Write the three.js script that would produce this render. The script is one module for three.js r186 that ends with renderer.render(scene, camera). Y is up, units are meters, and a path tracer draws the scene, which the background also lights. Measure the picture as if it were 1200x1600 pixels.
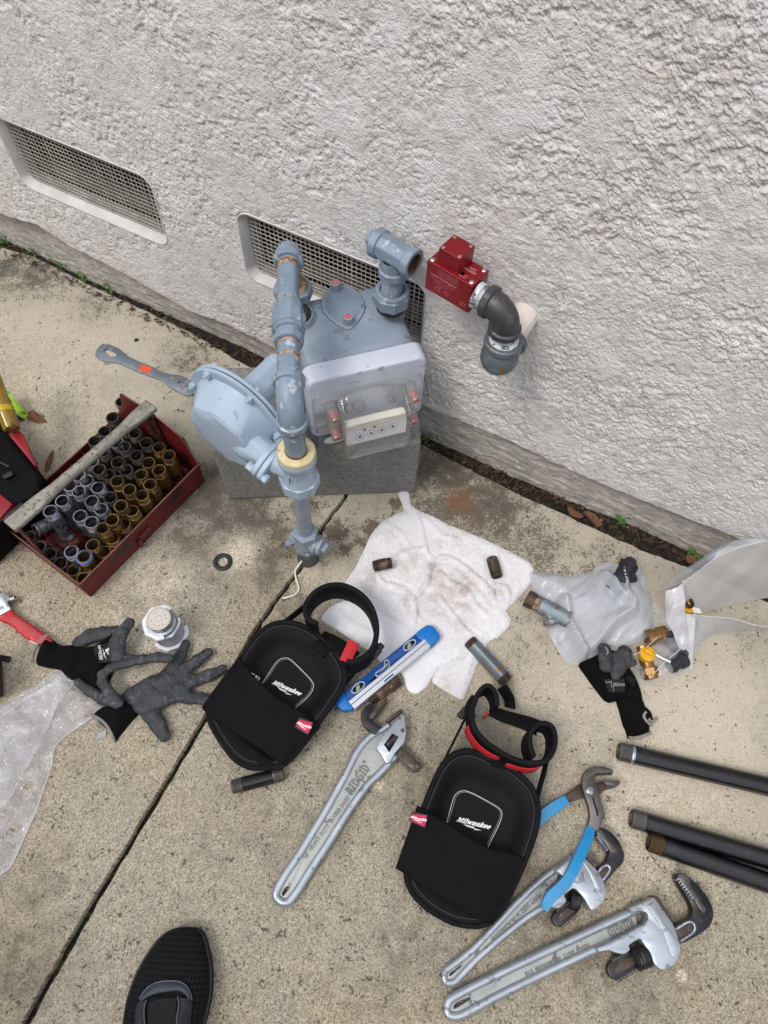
import * as THREE from 'three';
import { mergeGeometries, mergeVertices, toCreasedNormals } from 'three/addons/utils/BufferGeometryUtils.js';
import { RoundedBoxGeometry } from 'three/addons/geometries/RoundedBoxGeometry.js';
import { MarchingCubes } from 'three/addons/objects/MarchingCubes.js';
import { FontLoader } from 'three/addons/loaders/FontLoader.js';
import { TextGeometry } from 'three/addons/geometries/TextGeometry.js';

// ---------- camera, sky, sun, exposure ----------
const V = (x, y, z) => new THREE.Vector3(x, y, z);
const scene = new THREE.Scene();
const F = 1110, EYE = V(0, 1.3, 0);
const camera = new THREE.PerspectiveCamera(2 * Math.atan(800 / F) * 180 / Math.PI, 0.75, 0.05, 400);
// the lens looks steeply down: the plumb line meets the picture at (568, 1400) of 1200 x 1600
const DOWN = V(568 - 600, 1400 - 800, F).normalize();
const FWD = V(0, 0, 1).addScaledVector(DOWN, -DOWN.z).normalize();
const RIGHT = V().crossVectors(DOWN, FWD);
const toWorld = (a) => V(a.dot(RIGHT), -a.dot(DOWN), -a.dot(FWD));
const CX = toWorld(V(1, 0, 0)), CY = toWorld(V(0, -1, 0)), CZ = toWorld(V(0, 0, -1));
camera.position.copy(EYE);
camera.quaternion.setFromRotationMatrix(new THREE.Matrix4().makeBasis(CX, CY, CZ));
camera.updateMatrixWorld();
const renderer = new THREE.WebGLRenderer({ antialias: true });
renderer.toneMapping = THREE.LinearToneMapping;
renderer.toneMappingExposure = 1.5;
renderer.shadowMap.enabled = true;
{
  const W = 256, H = 128, d = new Float32Array(W * H * 4);
  for (let j = 0; j < H; j++) for (let i = 0; i < W; i++) {
    const el = ((j + 0.5) / H - 0.5) * Math.PI, az = (i / W) * Math.PI * 2, k = (j * W + i) * 4;
    const up = Math.max(0, Math.sin(el));
    let L = el > 0 ? 0.34 + 1.06 * up : 0.2;
    if (el > 0) L *= 1 + 0.1 * Math.sin(az * 3 + el * 5) * Math.sin(el * 7 + az * 2) * Math.cos(el);
    d[k] = L * 0.96; d[k + 1] = L * 0.985; d[k + 2] = L * 1.06; d[k + 3] = 1;
  }
  const sky = new THREE.DataTexture(d, W, H, THREE.RGBAFormat, THREE.FloatType);
  sky.mapping = THREE.EquirectangularReflectionMapping; sky.magFilter = THREE.LinearFilter; sky.minFilter = THREE.LinearFilter; sky.needsUpdate = true;
  scene.background = sky; scene.environment = sky;
}
const sun = new THREE.DirectionalLight(0xfff4e6, 1.2);
sun.position.set(-2.2, 4.8, 1.9); sun.castShadow = true; sun.shadow.radius = 34;
sun.shadow.mapSize.set(2048, 2048);
Object.assign(sun.shadow.camera, { left: -3, right: 3, top: 3, bottom: -3, near: 0.5, far: 14 });
scene.add(sun);

// ---------- helpers ----------
function at(px, py, y = 0) {            // a photo pixel to the point where its ray reaches height y
  const r = CX.clone().multiplyScalar(px - 600).addScaledVector(CY, 800 - py).addScaledVector(CZ, -F);
  return EYE.clone().addScaledVector(r, (y - EYE.y) / r.y);
}
function mulberry(a) { return () => { a |= 0; a = a + 0x6D2B79F5 | 0; let t = Math.imul(a ^ a >>> 15, 1 | a); t = t + Math.imul(t ^ t >>> 7, 61 | t) ^ t; return ((t ^ t >>> 14) >>> 0) / 4294967296; }; }
const clamp = (x, a = 0, b = 1) => Math.min(b, Math.max(a, x)), lerp = (a, b, t) => a + (b - a) * t;
const sstep = (a, b, x) => { const t = clamp((x - a) / (b - a)); return t * t * (3 - 2 * t); };
function hash(i, j, s) { let h = Math.imul(i, 374761393) ^ Math.imul(j, 668265263) ^ Math.imul(s, 974634777); h = Math.imul(h ^ h >>> 13, 1274126177); return ((h ^ h >>> 16) >>> 0) / 4294967296; }
function noise(x, y, s = 0, per = 0) {
  const i = Math.floor(x), j = Math.floor(y); let u = x - i, v = y - j; u = u * u * (3 - 2 * u); v = v * v * (3 - 2 * v);
  const w = per ? (q) => ((q % per) + per) % per : (q) => q, i0 = w(i), i1 = w(i + 1), j0 = w(j), j1 = w(j + 1);
  return lerp(lerp(hash(i0, j0, s), hash(i1, j0, s), u), lerp(hash(i0, j1, s), hash(i1, j1, s), u), v);
}
function fbm(x, y, s = 0, oct = 4, per = 0) { let a = 0, w = 0.5, t = 0; for (let o = 0; o < oct; o++) { a += w * noise(x, y, s + o * 17, per); t += w; x *= 2; y *= 2; per *= 2; w *= 0.5; } return a / t; }
const hex = (c) => { const k = new THREE.Color(c); return [k.r, k.g, k.b]; };           // linear
const enc = (x) => 255 * (x <= 0.0031308 ? 12.92 * x : 1.055 * Math.pow(x, 1 / 2.4) - 0.055);
function texture(w, h, fn, srgb = true) {          // fn(x, y) gives linear rgb or one value
  const d = new Uint8Array(w * h * 4);
  for (let y = 0; y < h; y++) for (let x = 0; x < w; x++) {
    const c = fn(x, y), k = (y * w + x) * 4;
    if (srgb) { d[k] = enc(clamp(c[0])); d[k + 1] = enc(clamp(c[1])); d[k + 2] = enc(clamp(c[2])); }
    else d[k] = d[k + 1] = d[k + 2] = 255 * clamp(c);
    d[k + 3] = 255;
  }
  const t = new THREE.DataTexture(d, w, h); t.magFilter = THREE.LinearFilter; t.minFilter = THREE.LinearFilter;
  t.wrapS = t.wrapT = THREE.RepeatWrapping; if (srgb) t.colorSpace = THREE.SRGBColorSpace; t.needsUpdate = true; return t;
}
// a tile of 12 cm: colour a with patches of b (share) and specks of c
const TILE = 0.12;
const shared = {};
function mottle(a, b, share, scale, seed, c, speck = 0) {
  if (!c) {                                          // plain two-tone materials share a few grey patch maps under their own colour
    const A = hex(a), B = hex(b), la = A[0] + A[1] + A[2], lb = B[0] + B[1] + B[2], q = clamp(Math.round(Math.min(la, lb) / Math.max(la, lb) / 0.08) * 0.08, 0.64, 0.96), sc = scale <= 4 ? 3 : scale <= 6 ? 6 : 10, key = q.toFixed(2) + sc;
    shared[key] ??= texture(256, 256, (x, y) => { const n = fbm(x / 256 * sc, y / 256 * sc, sc * 7, 5, sc), v = lerp(1, q, sstep(0.2, 0.8, n * 1.1)) * (0.94 + 0.06 * hash(x, y, sc)); return [v, v, v]; });
    return { tex: shared[key], color: la > lb ? a : b };
  }
  const A = hex(a), B = hex(b), C = c ? hex(c) : B;
  return texture(256, 256, (x, y) => {
    const u = x / 256, v = y / 256, n = fbm(u * scale, v * scale, seed, 5, scale), g = hash(x, y, seed + 5) * 0.12 + 0.94;
    const m = sstep(1 - share - 0.3, 1 - share + 0.3, n * 1.1), q = sstep(1 - speck - 0.05, 1 - speck + 0.03, fbm(u * scale * 2, v * scale * 2, seed + 40, 4, scale * 2) * 1.25);
    return [0, 1, 2].map((k) => lerp(lerp(A[k], B[k], m), C[k], speck ? q : 0) * g);
  });
}
const grainBump = texture(256, 256, (x, y) => 0.5 * hash(x, y, 3) + 0.5 * fbm(x / 8, y / 8, 4, 3, 32), false);
const weave = texture(256, 256, (x, y) => 0.5 + 0.25 * Math.sin(x * Math.PI / 4) * Math.cos(y * Math.PI / 4) + 0.25 * (hash(x, y, 8) - 0.5), false);
function mat(o) {
  const m = new (o.phys ? THREE.MeshPhysicalMaterial : THREE.MeshStandardMaterial)();
  delete o.phys; let { color, ...rest } = o; if (rest.map && rest.map.tex) { color = rest.map.color; rest.map = rest.map.tex; } if (color !== undefined) m.color.set(color);
  Object.assign(m, { roughness: 0.6, metalness: 0, side: THREE.DoubleSide }, rest); return m;
}
const taken = {};
function numbered(n) { if (!(n in taken)) { taken[n] = 0; return n; } taken[n]++; return n + '_' + String(taken[n]).padStart(3, '0'); }
function meta(o, label, category, group, kind) { const u = {}; if (label) u.label = label; if (category) u.category = category; if (group) u.group = group; if (kind) u.kind = kind; o.userData = u; return o; }
function boxUV(g) {                      // uv in tiles of 12 cm by the way a face points
  if (g.userData.uv) return g;
  if (g.index) g = g.toNonIndexed();
  const p = g.attributes.position, n = g.attributes.normal, uv = new Float32Array(p.count * 2);
  for (let i = 0; i < p.count; i += 3) {
    const ax = Math.abs(n.getX(i) + n.getX(i + 1) + n.getX(i + 2)), ay = Math.abs(n.getY(i) + n.getY(i + 1) + n.getY(i + 2)), az = Math.abs(n.getZ(i) + n.getZ(i + 1) + n.getZ(i + 2));
    for (let k = i; k < i + 3; k++) {
      const x = p.getX(k), y = p.getY(k), z = p.getZ(k), q = ay >= ax && ay >= az ? [x, z] : ax >= az ? [z, y] : [x, y];
      uv[k * 2] = q[0] / TILE; uv[k * 2 + 1] = q[1] / TILE;
    }
  }
  g.setAttribute('uv', new THREE.BufferAttribute(uv, 2)); g.userData.uv = true; return g;
}
function join(list) {
  list = (Array.isArray(list) ? list : [list]).flat(3).map((g) => {
    let q = boxUV(g); if (q.index) q = q.toNonIndexed();
    for (const k of Object.keys(q.attributes)) if (!['position', 'normal', 'uv'].includes(k)) q.deleteAttribute(k);
    return q;
  });
  const g = list.length > 1 ? mergeGeometries(list) : list[0]; g.userData.uv = true; return g;
}
function shade(o) { o.castShadow = true; o.receiveShadow = true; return o; }
function thing(name, label, category, base, group) {
  const o = new THREE.Group(); o.name = numbered(name); o.position.copy(base); scene.add(o); return meta(o, label, category, group);
}
function originOf(o) { const v = V(0, 0, 0); for (let q = o; q && q !== scene; q = q.parent) v.add(q.position); return v; }
function part(o, name, geos, m, label, kind) {     // geometry is given in world coordinates
  const g = join(geos).clone(), b = originOf(o); g.translate(-b.x, -b.y, -b.z); g.userData.uv = true;
  const q = shade(new THREE.Mesh(g, m)); q.name = name; meta(q, label, null, null, kind); o.add(q); return q;
}
function solo(name, label, category, geos, m, group, kind) {
  const g = join(geos).clone(); g.computeBoundingBox(); const c = g.boundingBox.getCenter(V()); c.y = g.boundingBox.min.y; g.translate(-c.x, -c.y, -c.z);
  const q = shade(new THREE.Mesh(g, m)); q.name = numbered(name); q.position.copy(c); scene.add(q); return meta(q, label, category, group, kind);
}
// geometry
function frameOf(A, B) { const d = B.clone().sub(A).normalize(); return new THREE.Quaternion().setFromUnitVectors(V(0, 1, 0), d); }
function latheAB(A, B, prof, seg = 28) {           // prof: [metres along AB, radius]
  const g = new THREE.LatheGeometry(prof.map(([t, r]) => new THREE.Vector2(Math.max(r, 1e-5), t)), seg);
  const q = toCreasedNormals(g, 0.6); q.applyQuaternion(frameOf(A, B)); q.translate(A.x, A.y, A.z); return q;
}
function cyl(A, B, r0, r1 = r0, seg = 24, bev = 0.0008) {
  const L = A.distanceTo(B); return latheAB(A, B, [[0, 0], [0, r0 - bev], [bev, r0], [L - bev, r1], [L, r1 - bev], [L, 0]], seg);
}
function pipeGeo(A, B, r, wall = 0.0032, seg = 28) {
  const L = A.distanceTo(B), e = 0.0008; return latheAB(A, B, [[L / 2, r - wall], [0, r - wall], [0, r - e], [e, r], [L - e, r], [L, r - e], [L, r - wall], [L / 2, r - wall]], seg);
}
function threadProf(t0, t1, r, pitch = 0.0022) { const p = []; const n = Math.max(2, Math.round((t1 - t0) / pitch)); for (let i = 0; i < n; i++) { const a = t0 + (t1 - t0) * i / n, w = (t1 - t0) / n; p.push([a + w * 0.1, r - 0.0009], [a + w * 0.5, r], [a + w * 0.6, r]); } return p; }
function prism(A, B, r, n, turn = 0, bev = 0.001) {
  const L = A.distanceTo(B), g = new THREE.CylinderGeometry(r, r, L - bev * 2, n, 1), e0 = new THREE.CylinderGeometry(r - bev * 1.5, r, bev, n, 1), e1 = new THREE.CylinderGeometry(r, r - bev * 1.5, bev, n, 1);
  e0.translate(0, L / 2 - bev / 2, 0); e1.translate(0, -L / 2 + bev / 2, 0);
  let q = toCreasedNormals(mergeGeometries([g, e0, e1].map((k) => k.toNonIndexed())), 0.2); q.rotateY(turn); q.translate(0, L / 2, 0); q.applyQuaternion(frameOf(A, B)); q.translate(A.x, A.y, A.z); return q;
}
function tube(pts, r, seg = 0, rad = 10, closed = false) {
  const c = new THREE.CatmullRomCurve3(pts, closed, 'catmullrom', 0.5); return new THREE.TubeGeometry(c, seg || pts.length * 6, r, rad, closed);
}
function ball(c, r, sx = 1, sy = 1, sz = 1, seg = 16) { const g = new THREE.SphereGeometry(r, seg, Math.ceil(seg * 0.7)); g.scale(sx, sy, sz); g.translate(c.x, c.y, c.z); return g; }
function boxAt(c, size, ex = V(1, 0, 0), ey = V(0, 1, 0), round = 0.002, seg = 2) {
  const ez = V().crossVectors(ex, ey).normalize(), g = round ? new RoundedBoxGeometry(size[0], size[1], size[2], seg, round) : new THREE.BoxGeometry(...size);
  g.applyMatrix4(new THREE.Matrix4().makeBasis(ex, ey, ez).setPosition(c)); return g;
}
function elbow(P, da, db, R, r, collar = 0.003, clen = 0.012) {      // corner P, the two ways out
  const pts = []; for (let i = 0; i <= 10; i++) { const t = i / 10 * Math.PI / 2; pts.push(P.clone().addScaledVector(da, R * (1 - Math.sin(t))).addScaledVector(db, R * (1 - Math.cos(t)))); }
  const c = new THREE.CatmullRomCurve3(pts), g = new THREE.TubeGeometry(c, 16, r, 24, false), a0 = P.clone().addScaledVector(da, R), b0 = P.clone().addScaledVector(db, R), rr = r + collar;
  const cap = (A, d) => latheAB(A.clone().addScaledVector(d, -0.003), A.clone().addScaledVector(d, clen), [[0, r], [0.002, rr], [clen + 0.001, rr], [clen + 0.003, rr - 0.002], [clen + 0.003, r - 0.003], [clen - 0.006, r - 0.003]], 28);
  return [g, cap(a0, da), cap(b0, db)];
}
function shapeOf(pts) { return new THREE.Shape(pts.map((p) => new THREE.Vector2(p.x, -p.z))); }
function plate(pts, y0, y1, bev = 0.002, holes = [], segs = 2) {        // a flat piece with outline in x, z
  const s = shapeOf(pts); for (const h of holes) s.holes.push(new THREE.Path(h.map((p) => new THREE.Vector2(p.x, -p.z))));
  const g = new THREE.ExtrudeGeometry(s, { depth: y1 - y0 - 2 * bev, bevelEnabled: bev > 0, bevelThickness: bev, bevelSize: bev, bevelOffset: -bev, bevelSegments: segs, curveSegments: 8 });
  g.rotateX(-Math.PI / 2); g.translate(0, y0 + bev, 0); return toCreasedNormals(g, 0.7);
}
function smooth(pts, n = 6, closed = true, tension = 0.5) { return new THREE.CatmullRomCurve3(pts, closed, 'catmullrom', tension).getPoints(pts.length * n).slice(0, closed ? -1 : undefined); }
function loft(rows, closedU = false, uvFn) {        // rows of points, each the same length
  const n = rows.length, m = rows[0].length, pos = [], uv = [], idx = [];
  rows.forEach((r, i) => r.forEach((p, j) => { pos.push(p.x, p.y, p.z); const q = uvFn ? uvFn(p, i / (n - 1), j / (m - 1)) : [j / (m - 1), i / (n - 1)]; uv.push(q[0], q[1]); }));
  for (let i = 0; i < n - 1; i++) for (let j = 0; j < (closedU ? m : m - 1); j++) { const a = i * m + j, b = i * m + (j + 1) % m, c = a + m, d = b + m; idx.push(a, c, b, b, c, d); }
  const g = new THREE.BufferGeometry(); g.setAttribute('position', new THREE.Float32BufferAttribute(pos, 3)); g.setAttribute('uv', new THREE.Float32BufferAttribute(uv, 2)); g.setIndex(idx); g.computeVertexNormals();
  if (uvFn) g.userData.uv = true; return g;
}
function ribbon(pts, wdir, w, t = 0.003) {          // a strap along pts, width along wdir (vector or function)
  const rows = pts.map((p, i) => {
    const a = pts[Math.max(0, i - 1)], b = pts[Math.min(pts.length - 1, i + 1)], tan = b.clone().sub(a).normalize(), f = i / (pts.length - 1);
    const wd = (typeof wdir === 'function' ? wdir(f) : wdir).clone(), ww = typeof w === 'function' ? w(f) : w; wd.addScaledVector(tan, -wd.dot(tan)).normalize(); const n = V().crossVectors(tan, wd).normalize();
    const out = []; for (const [u, v] of [[-0.5, -0.3], [-0.46, -0.5], [0.46, -0.5], [0.5, -0.3], [0.5, 0.3], [0.46, 0.5], [-0.46, 0.5], [-0.5, 0.3]]) out.push(p.clone().addScaledVector(wd, u * ww).addScaledVector(n, v * t)); return out;
  });
  const capRow = (r) => { const c = r.reduce((s, p) => s.add(p), V(0, 0, 0)).multiplyScalar(1 / r.length); return r.map(() => c.clone()); };
  rows.unshift(capRow(rows[0])); rows.push(capRow(rows[rows.length - 1])); return toCreasedNormals(loft(rows, true), 0.8);
}
function inPoly(x, z, P) { let k = false; for (let i = 0, j = P.length - 1; i < P.length; j = i++) { const a = P[i], b = P[j]; if ((a.z > z) !== (b.z > z) && x < (b.x - a.x) * (z - a.z) / (b.z - a.z) + a.x) k = !k; } return k; }
function nearEdge(x, z, P) { let best = 1e9, q = [x, z]; for (let i = 0, j = P.length - 1; i < P.length; j = i++) { const a = P[j], b = P[i], dx = b.x - a.x, dz = b.z - a.z, t = clamp(((x - a.x) * dx + (z - a.z) * dz) / (dx * dx + dz * dz + 1e-12)), ex = a.x + t * dx, ez = a.z + t * dz, d = (x - ex) ** 2 + (z - ez) ** 2; if (d < best) { best = d; q = [ex, ez]; } } return [Math.sqrt(best), q]; }
function sheet(P, step, yf, uvFn) {                 // a cloth over outline P (x, z); yf(x, z, distance to the edge) gives its height
  const xs = P.map((p) => p.x), zs = P.map((p) => p.z), x0 = Math.min(...xs) - step, z0 = Math.min(...zs) - step, nx = Math.ceil((Math.max(...xs) - x0) / step) + 2, nz = Math.ceil((Math.max(...zs) - z0) / step) + 2;
  const info = []; for (let j = 0; j < nz; j++) for (let i = 0; i < nx; i++) { const x = x0 + i * step, z = z0 + j * step; info.push({ x, z, in: inPoly(x, z, P), id: -1 }); }
  const pos = [], uv = [], idx = [], use = (k) => { const v = info[k]; if (v.id < 0) { let x = v.x, z = v.z, e = 0; const [d, q] = nearEdge(x, z, P); if (v.in) e = d; else [x, z] = q; v.id = pos.length / 3; pos.push(x, yf(x, z, e), z); const t = uvFn ? uvFn(x, z) : [x / TILE, z / TILE]; uv.push(...t); } return v.id; };
  for (let j = 0; j < nz - 1; j++) for (let i = 0; i < nx - 1; i++) { const q = [j * nx + i, j * nx + i + 1, (j + 1) * nx + i, (j + 1) * nx + i + 1]; if (!q.some((k) => info[k].in)) continue; const [a, b, c, d] = q.map(use); idx.push(a, c, b, b, c, d); }
  const g = new THREE.BufferGeometry(); g.setAttribute('position', new THREE.Float32BufferAttribute(pos, 3)); g.setAttribute('uv', new THREE.Float32BufferAttribute(uv, 2)); g.setIndex(idx); g.computeVertexNormals(); g.userData.uv = true; return g;
}
function blob(bones, cell, k = 0.004, squash = 1, creases = 0) {  // bones: [A, B, ra, rb]; one smooth surface round all of them
  const bb = new THREE.Box3(); for (const [a, b, r, s] of bones) { bb.expandByPoint(a.clone().addScalar(r + cell * 2)); bb.expandByPoint(a.clone().addScalar(-r - cell * 2)); bb.expandByPoint(b.clone().addScalar(s + cell * 2)); bb.expandByPoint(b.clone().addScalar(-s - cell * 2)); }
  const c = bb.getCenter(V()), size = bb.getSize(V()), L = Math.max(size.x, size.y, size.z) / 2 * 1.06, res = Math.min(150, Math.ceil(2 * L / cell) + 4);
  const mc = new MarchingCubes(res, new THREE.MeshBasicMaterial(), false, false, 400000); mc.isolation = 0;
  const S = bones.map(([a, b, r, s]) => ({ a, d: b.clone().sub(a), l2: a.distanceToSquared(b) + 1e-12, r, s }));
  for (let z = 0; z < res; z++) for (let y = 0; y < res; y++) for (let x = 0; x < res; x++) {
    const px = c.x + L * (x - res / 2) / (res / 2), py = c.y + L * (y - res / 2) / (res / 2), pz = c.z + L * (z - res / 2) / (res / 2); let acc = 0, best = 1e9;
    if (Math.abs(py - c.y) < size.y / 2 + cell * 3) for (const o of S) { const ux = px - o.a.x, uy = py - o.a.y, uz = pz - o.a.z, t = clamp((ux * o.d.x + uy * o.d.y + uz * o.d.z) / o.l2), ex = ux - o.d.x * t, ey = (uy - o.d.y * t) / squash, ez = uz - o.d.z * t, q = Math.sqrt(ex * ex + ey * ey + ez * ez) - lerp(o.r, o.s, t); if (best > 1e8) best = q; else { const h = clamp(0.5 + 0.5 * (best - q) / k); best = lerp(best, q, h) - k * h * (1 - h); } }
    mc.field[x + y * res + z * res * res] = -best;
  }
  mc.update(); const n = mc.count, g = new THREE.BufferGeometry();
  g.setAttribute('position', new THREE.BufferAttribute(mc.positionArray.slice(0, n * 3), 3)); g.scale(L, L, L); g.translate(c.x, c.y, c.z);
  const m = mergeVertices(g, 1e-5); m.computeVertexNormals();
  if (creases) { const p = m.attributes.position, q = m.attributes.normal; for (let i = 0; i < p.count; i++) { const x = p.getX(i), y = p.getY(i), z = p.getZ(i), h = creases * ((1 - Math.abs(2 * fbm(x * 75 + y * 40, z * 75 - y * 30, 518, 3) - 1)) - 0.75 + 0.5 * (noise(x * 300, z * 300 + y * 200, 519) - 0.5)); p.setXYZ(i, x + q.getX(i) * h, y + q.getY(i) * h, z + q.getZ(i) * h); } m.computeVertexNormals(); }
  return m;
}
function canvasTex(w, h, draw) { const c = document.createElement('canvas'); c.width = w; c.height = h; draw(c.getContext('2d'), w, h); const t = new THREE.CanvasTexture(c); t.colorSpace = THREE.SRGBColorSpace; return t; }
function decal(corners, m, lift = 0.0006) {         // a printed label: corners top left, top right, bottom right, bottom left
  const [a, b, c, d] = corners, n = V().crossVectors(b.clone().sub(a), d.clone().sub(a)).normalize(); if (n.dot(EYE.clone().sub(a)) < 0) n.negate();
  const rows = [[d, c], [a, b]].map((r) => r.map((p) => p.clone().addScaledVector(n, lift)));
  return loft(rows, false, (p, i, j) => [j, i]);
}
const px = (zx0, zy0, k) => (y, list) => list.map(([a, b]) => at(zx0 + a / k, zy0 + b / k, y));   // points read off an enlargement of the photograph
// ---------- ground, slabs, soil ----------
const WA = at(0, 372), WB = at(1090, 862), WD = WB.clone().sub(WA).normalize(), WN = V(-WD.z, 0, WD.x); if (WN.z < 0) WN.negate();
const baseOff = (s) => 0.017 * sstep(0.75, 1.05, s) * (1 - 0.6 * sstep(1.45, 1.8, s)) + 0.004 * sstep(0.1, 0.3, s) * (1 - sstep(0.5, 0.8, s));
const wallPt = (s, y, off = 0) => WA.clone().addScaledVector(WD, s).addScaledVector(WN, off).setY(y);
function onWall(px_, py_, off) { const q = at(px_, py_, 0).sub(EYE), o = wallPt(0, 0, off).sub(EYE), t = o.dot(WN) / q.dot(WN), P = EYE.clone().addScaledVector(q, t); return { s: P.clone().sub(WA).dot(WD), y: P.y, P }; }
{
  const g = new THREE.PlaneGeometry(400, 400, 1, 1); g.rotateX(-Math.PI / 2); g.translate(0, -0.06, 0);
  const m = mat({ roughness: 1, map: mottle('#6b5c48', '#574a3a', 0.4, 6, 50) });
  const q = shade(new THREE.Mesh(boxUV(g), m)); q.name = 'ground'; meta(q, null, null, null, 'structure'); scene.add(q);
}
const GX0 = -1.12, GZ0 = -1.56, GW = 1.96, GR = 2048;                       // the square that the concrete colours cover
{
  const spots = (l) => l.map(([a, b, r, w]) => { const p = at(a, b), q = at(a + r, b); return [p.x, p.z, p.distanceTo(q), w]; });
  const dark = spots([[325, 770, 70, 1], [390, 800, 90, 0.95], [300, 835, 70, 0.7], [420, 870, 60, 0.75], [450, 800, 70, 0.8], [330, 880, 60, 0.5], [470, 940, 60, 0.5], [700, 730, 80, 0.95], [760, 790, 90, 0.95], [840, 850, 80, 0.7], [690, 800, 60, 0.8], [930, 880, 60, 0.5], [560, 830, 70, 0.7],
    [60, 430, 60, 0.75], [150, 480, 50, 0.55], [10, 420, 40, 0.8], [290, 560, 60, 0.5], [330, 600, 50, 0.6], [800, 1000, 70, 0.35], [520, 880, 50, 0.6], [300, 760, 50, 0.8], [240, 480, 40, 0.3], [150, 1150, 90, 0.1],
    [60, 1400, 90, 0.35], [20, 1500, 100, 0.4], [500, 1240, 90, 0.2], [680, 1230, 70, 0.35], [840, 1400, 80, 0.55], [900, 1480, 90, 0.35], [640, 1480, 90, 0.25], [1150, 1250, 60, 0.2], [1180, 1010, 60, 0.2], [1000, 1560, 100, 0.3], [700, 1170, 60, 0.3], [380, 1300, 90, 0.2], [90, 700, 40, 0.3], [800, 1130, 50, 0.3], [830, 1260, 60, 0.3]]);
  const pale = spots([[375, 862, 34, 1], [440, 790, 30, 0.7], [570, 805, 45, 0.8], [530, 900, 30, 0.6], [480, 900, 30, 0.4], [220, 990, 90, 0.5], [250, 905, 60, 0.6], [100, 590, 110, 0.5], [60, 520, 90, 0.4], [1080, 1130, 140, 0.6], [1000, 1260, 120, 0.6], [900, 1120, 90, 0.4], [300, 690, 50, 0.4], [1080, 1320, 80, 0.5], [900, 830, 50, 0.4], [960, 800, 40, 0.4], [1065, 1524, 6, 2], [592, 1226, 7, 1.5], [498, 1000, 5, 1]]);
  const rust = spots([[718, 783, 24, 1], [738, 813, 15, 0.5], [790, 1065, 16, 0.5], [700, 800, 10, 0.3]]);
  const soil = spots([[590, 830, 26, 1], [560, 850, 20, 0.9], [525, 830, 26, 0.9], [500, 790, 30, 0.6], [616, 790, 22, 0.7], [540, 860, 20, 0.8]]);
  const dot = spots([[213, 531, 4, 1], [1065, 1524, 0, 0]]);
  const coarse = (x, z) => sstep(-0.75, -0.25, z - x * 0.55 + 0.25 * (noise(x * 4, z * 4, 71) - 0.5));           // worn, with its sand showing, towards the near left
  const sum = (L, x, z) => { let a = 0; for (const [cx, cz, r, w] of L) { const d = ((x - cx) ** 2 + (z - cz) ** 2) / (r * r); if (d < 6) a = Math.max(a, w * Math.exp(-d * 0.9)); } return a; };
  const cream = [0.448, 0.404, 0.325], tan = [0.315, 0.272, 0.198], grey = [0.30, 0.28, 0.235], lich = [0.07, 0.063, 0.05], rst = [0.17, 0.095, 0.05], pal = [0.52, 0.46, 0.37], sl = [0.12, 0.085, 0.06];
  const bumpD = new Uint8Array(GR * GR * 4);
  const map = texture(GR, GR, (i, j) => {
    const x = GX0 + GW * i / GR, z = GZ0 + GW * j / GR, k = (j * GR + i) * 4;
    const n1 = fbm(x * 9, z * 9, 11, 4), n2 = fbm(x * 60, z * 60, 12, 3), g = hash(i, j, 13), g2 = hash(i >> 1, j >> 1, 14), g3 = noise(i / 2.6, j / 2.6, 15);
    const co = coarse(x, z), dk = clamp(sum(dark, x, z) + 0.22 * (n1 - 0.5)), pl = sum(pale, x, z), ru = sum(rust, x, z), so = sum(soil, x, z);
    let c = [0, 1, 2].map((q) => lerp(cream[q], tan[q], clamp(co * 0.95 + (n1 - 0.5) * 0.7)));
    const gw = sstep(0.42, 0.62, fbm(x * 5 + 9, z * 5, 16, 4)) * 0.45; c = c.map((v, q) => lerp(v, grey[q], gw));
    c = c.map((v, q) => lerp(v, pal[q], clamp(pl * 1.1 * sstep(0.3, 0.6, n2 * 0.6 + pl * 0.5))));
    // lichen and soot: specks that grow together where it is thick
    const cover = Math.max(-0.05, dk * 1.05 + 0.5 * (n2 - 0.5) - pl * 0.6), sp = sstep(1.02 - cover * 0.75, 1.1 - cover * 0.55, 0.45 * g3 + 0.3 * g2 + 0.2 * g + 0.2 * n2 + 0.12);
    c = c.map((v, q) => lerp(v, lich[q], clamp(sp * 0.66 + cover * 0.26 * (cover > 0 ? 1 : 0))));
    // sand grains
    const grain = co * 0.68 + 0.20, e = (g - 0.5) * 0.95 + (g3 - 0.5) * 0.5 + (g2 - 0.5) * 0.5; const f = 1 + e * grain * 1.15; c = c.map((v) => v * Math.max(0.25, f));
    // small pits and black flecks
    const pit = noise(x * 330, z * 330, 19) * 0.6 + noise(x * 90, z * 90, 20) * 0.4, ps = sstep(0.80 - 0.05 * co, 0.86, pit); c = c.map((v, q) => lerp(v, lich[q] * 0.8, ps * 0.85));
    const fl = sstep(0.975, 0.99, hash(i >> 1, j >> 1, 23)) * sstep(0.4, 0.6, noise(x * 40, z * 40, 24)); c = c.map((v, q) => lerp(v, lich[q], fl * 0.6));
    c = c.map((v, q) => lerp(v, rst[q], clamp(ru * 1.15 * sstep(0.25, 0.75, 0.6 * n2 + 0.35 * g3 + ru * 0.4))));
    const sm = sstep(0.45, 0.6, so * 0.8 + (n2 - 0.5) * 0.9 + (g3 - 0.5) * 0.3); c = c.map((v, q) => lerp(v, sl[q] * (0.8 + 0.4 * g2), sm * 0.85));
    if (sum(dot, x, z) > 0.45) c = [0.02, 0.018, 0.015];
    bumpD[k] = bumpD[k + 1] = bumpD[k + 2] = 255 * clamp(0.5 + e * (0.22 + 0.25 * co) - ps * 0.4 + (n2 - 0.5) * 0.15 - sm * 0.1); bumpD[k + 3] = 255;
    return c;
  });
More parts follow.
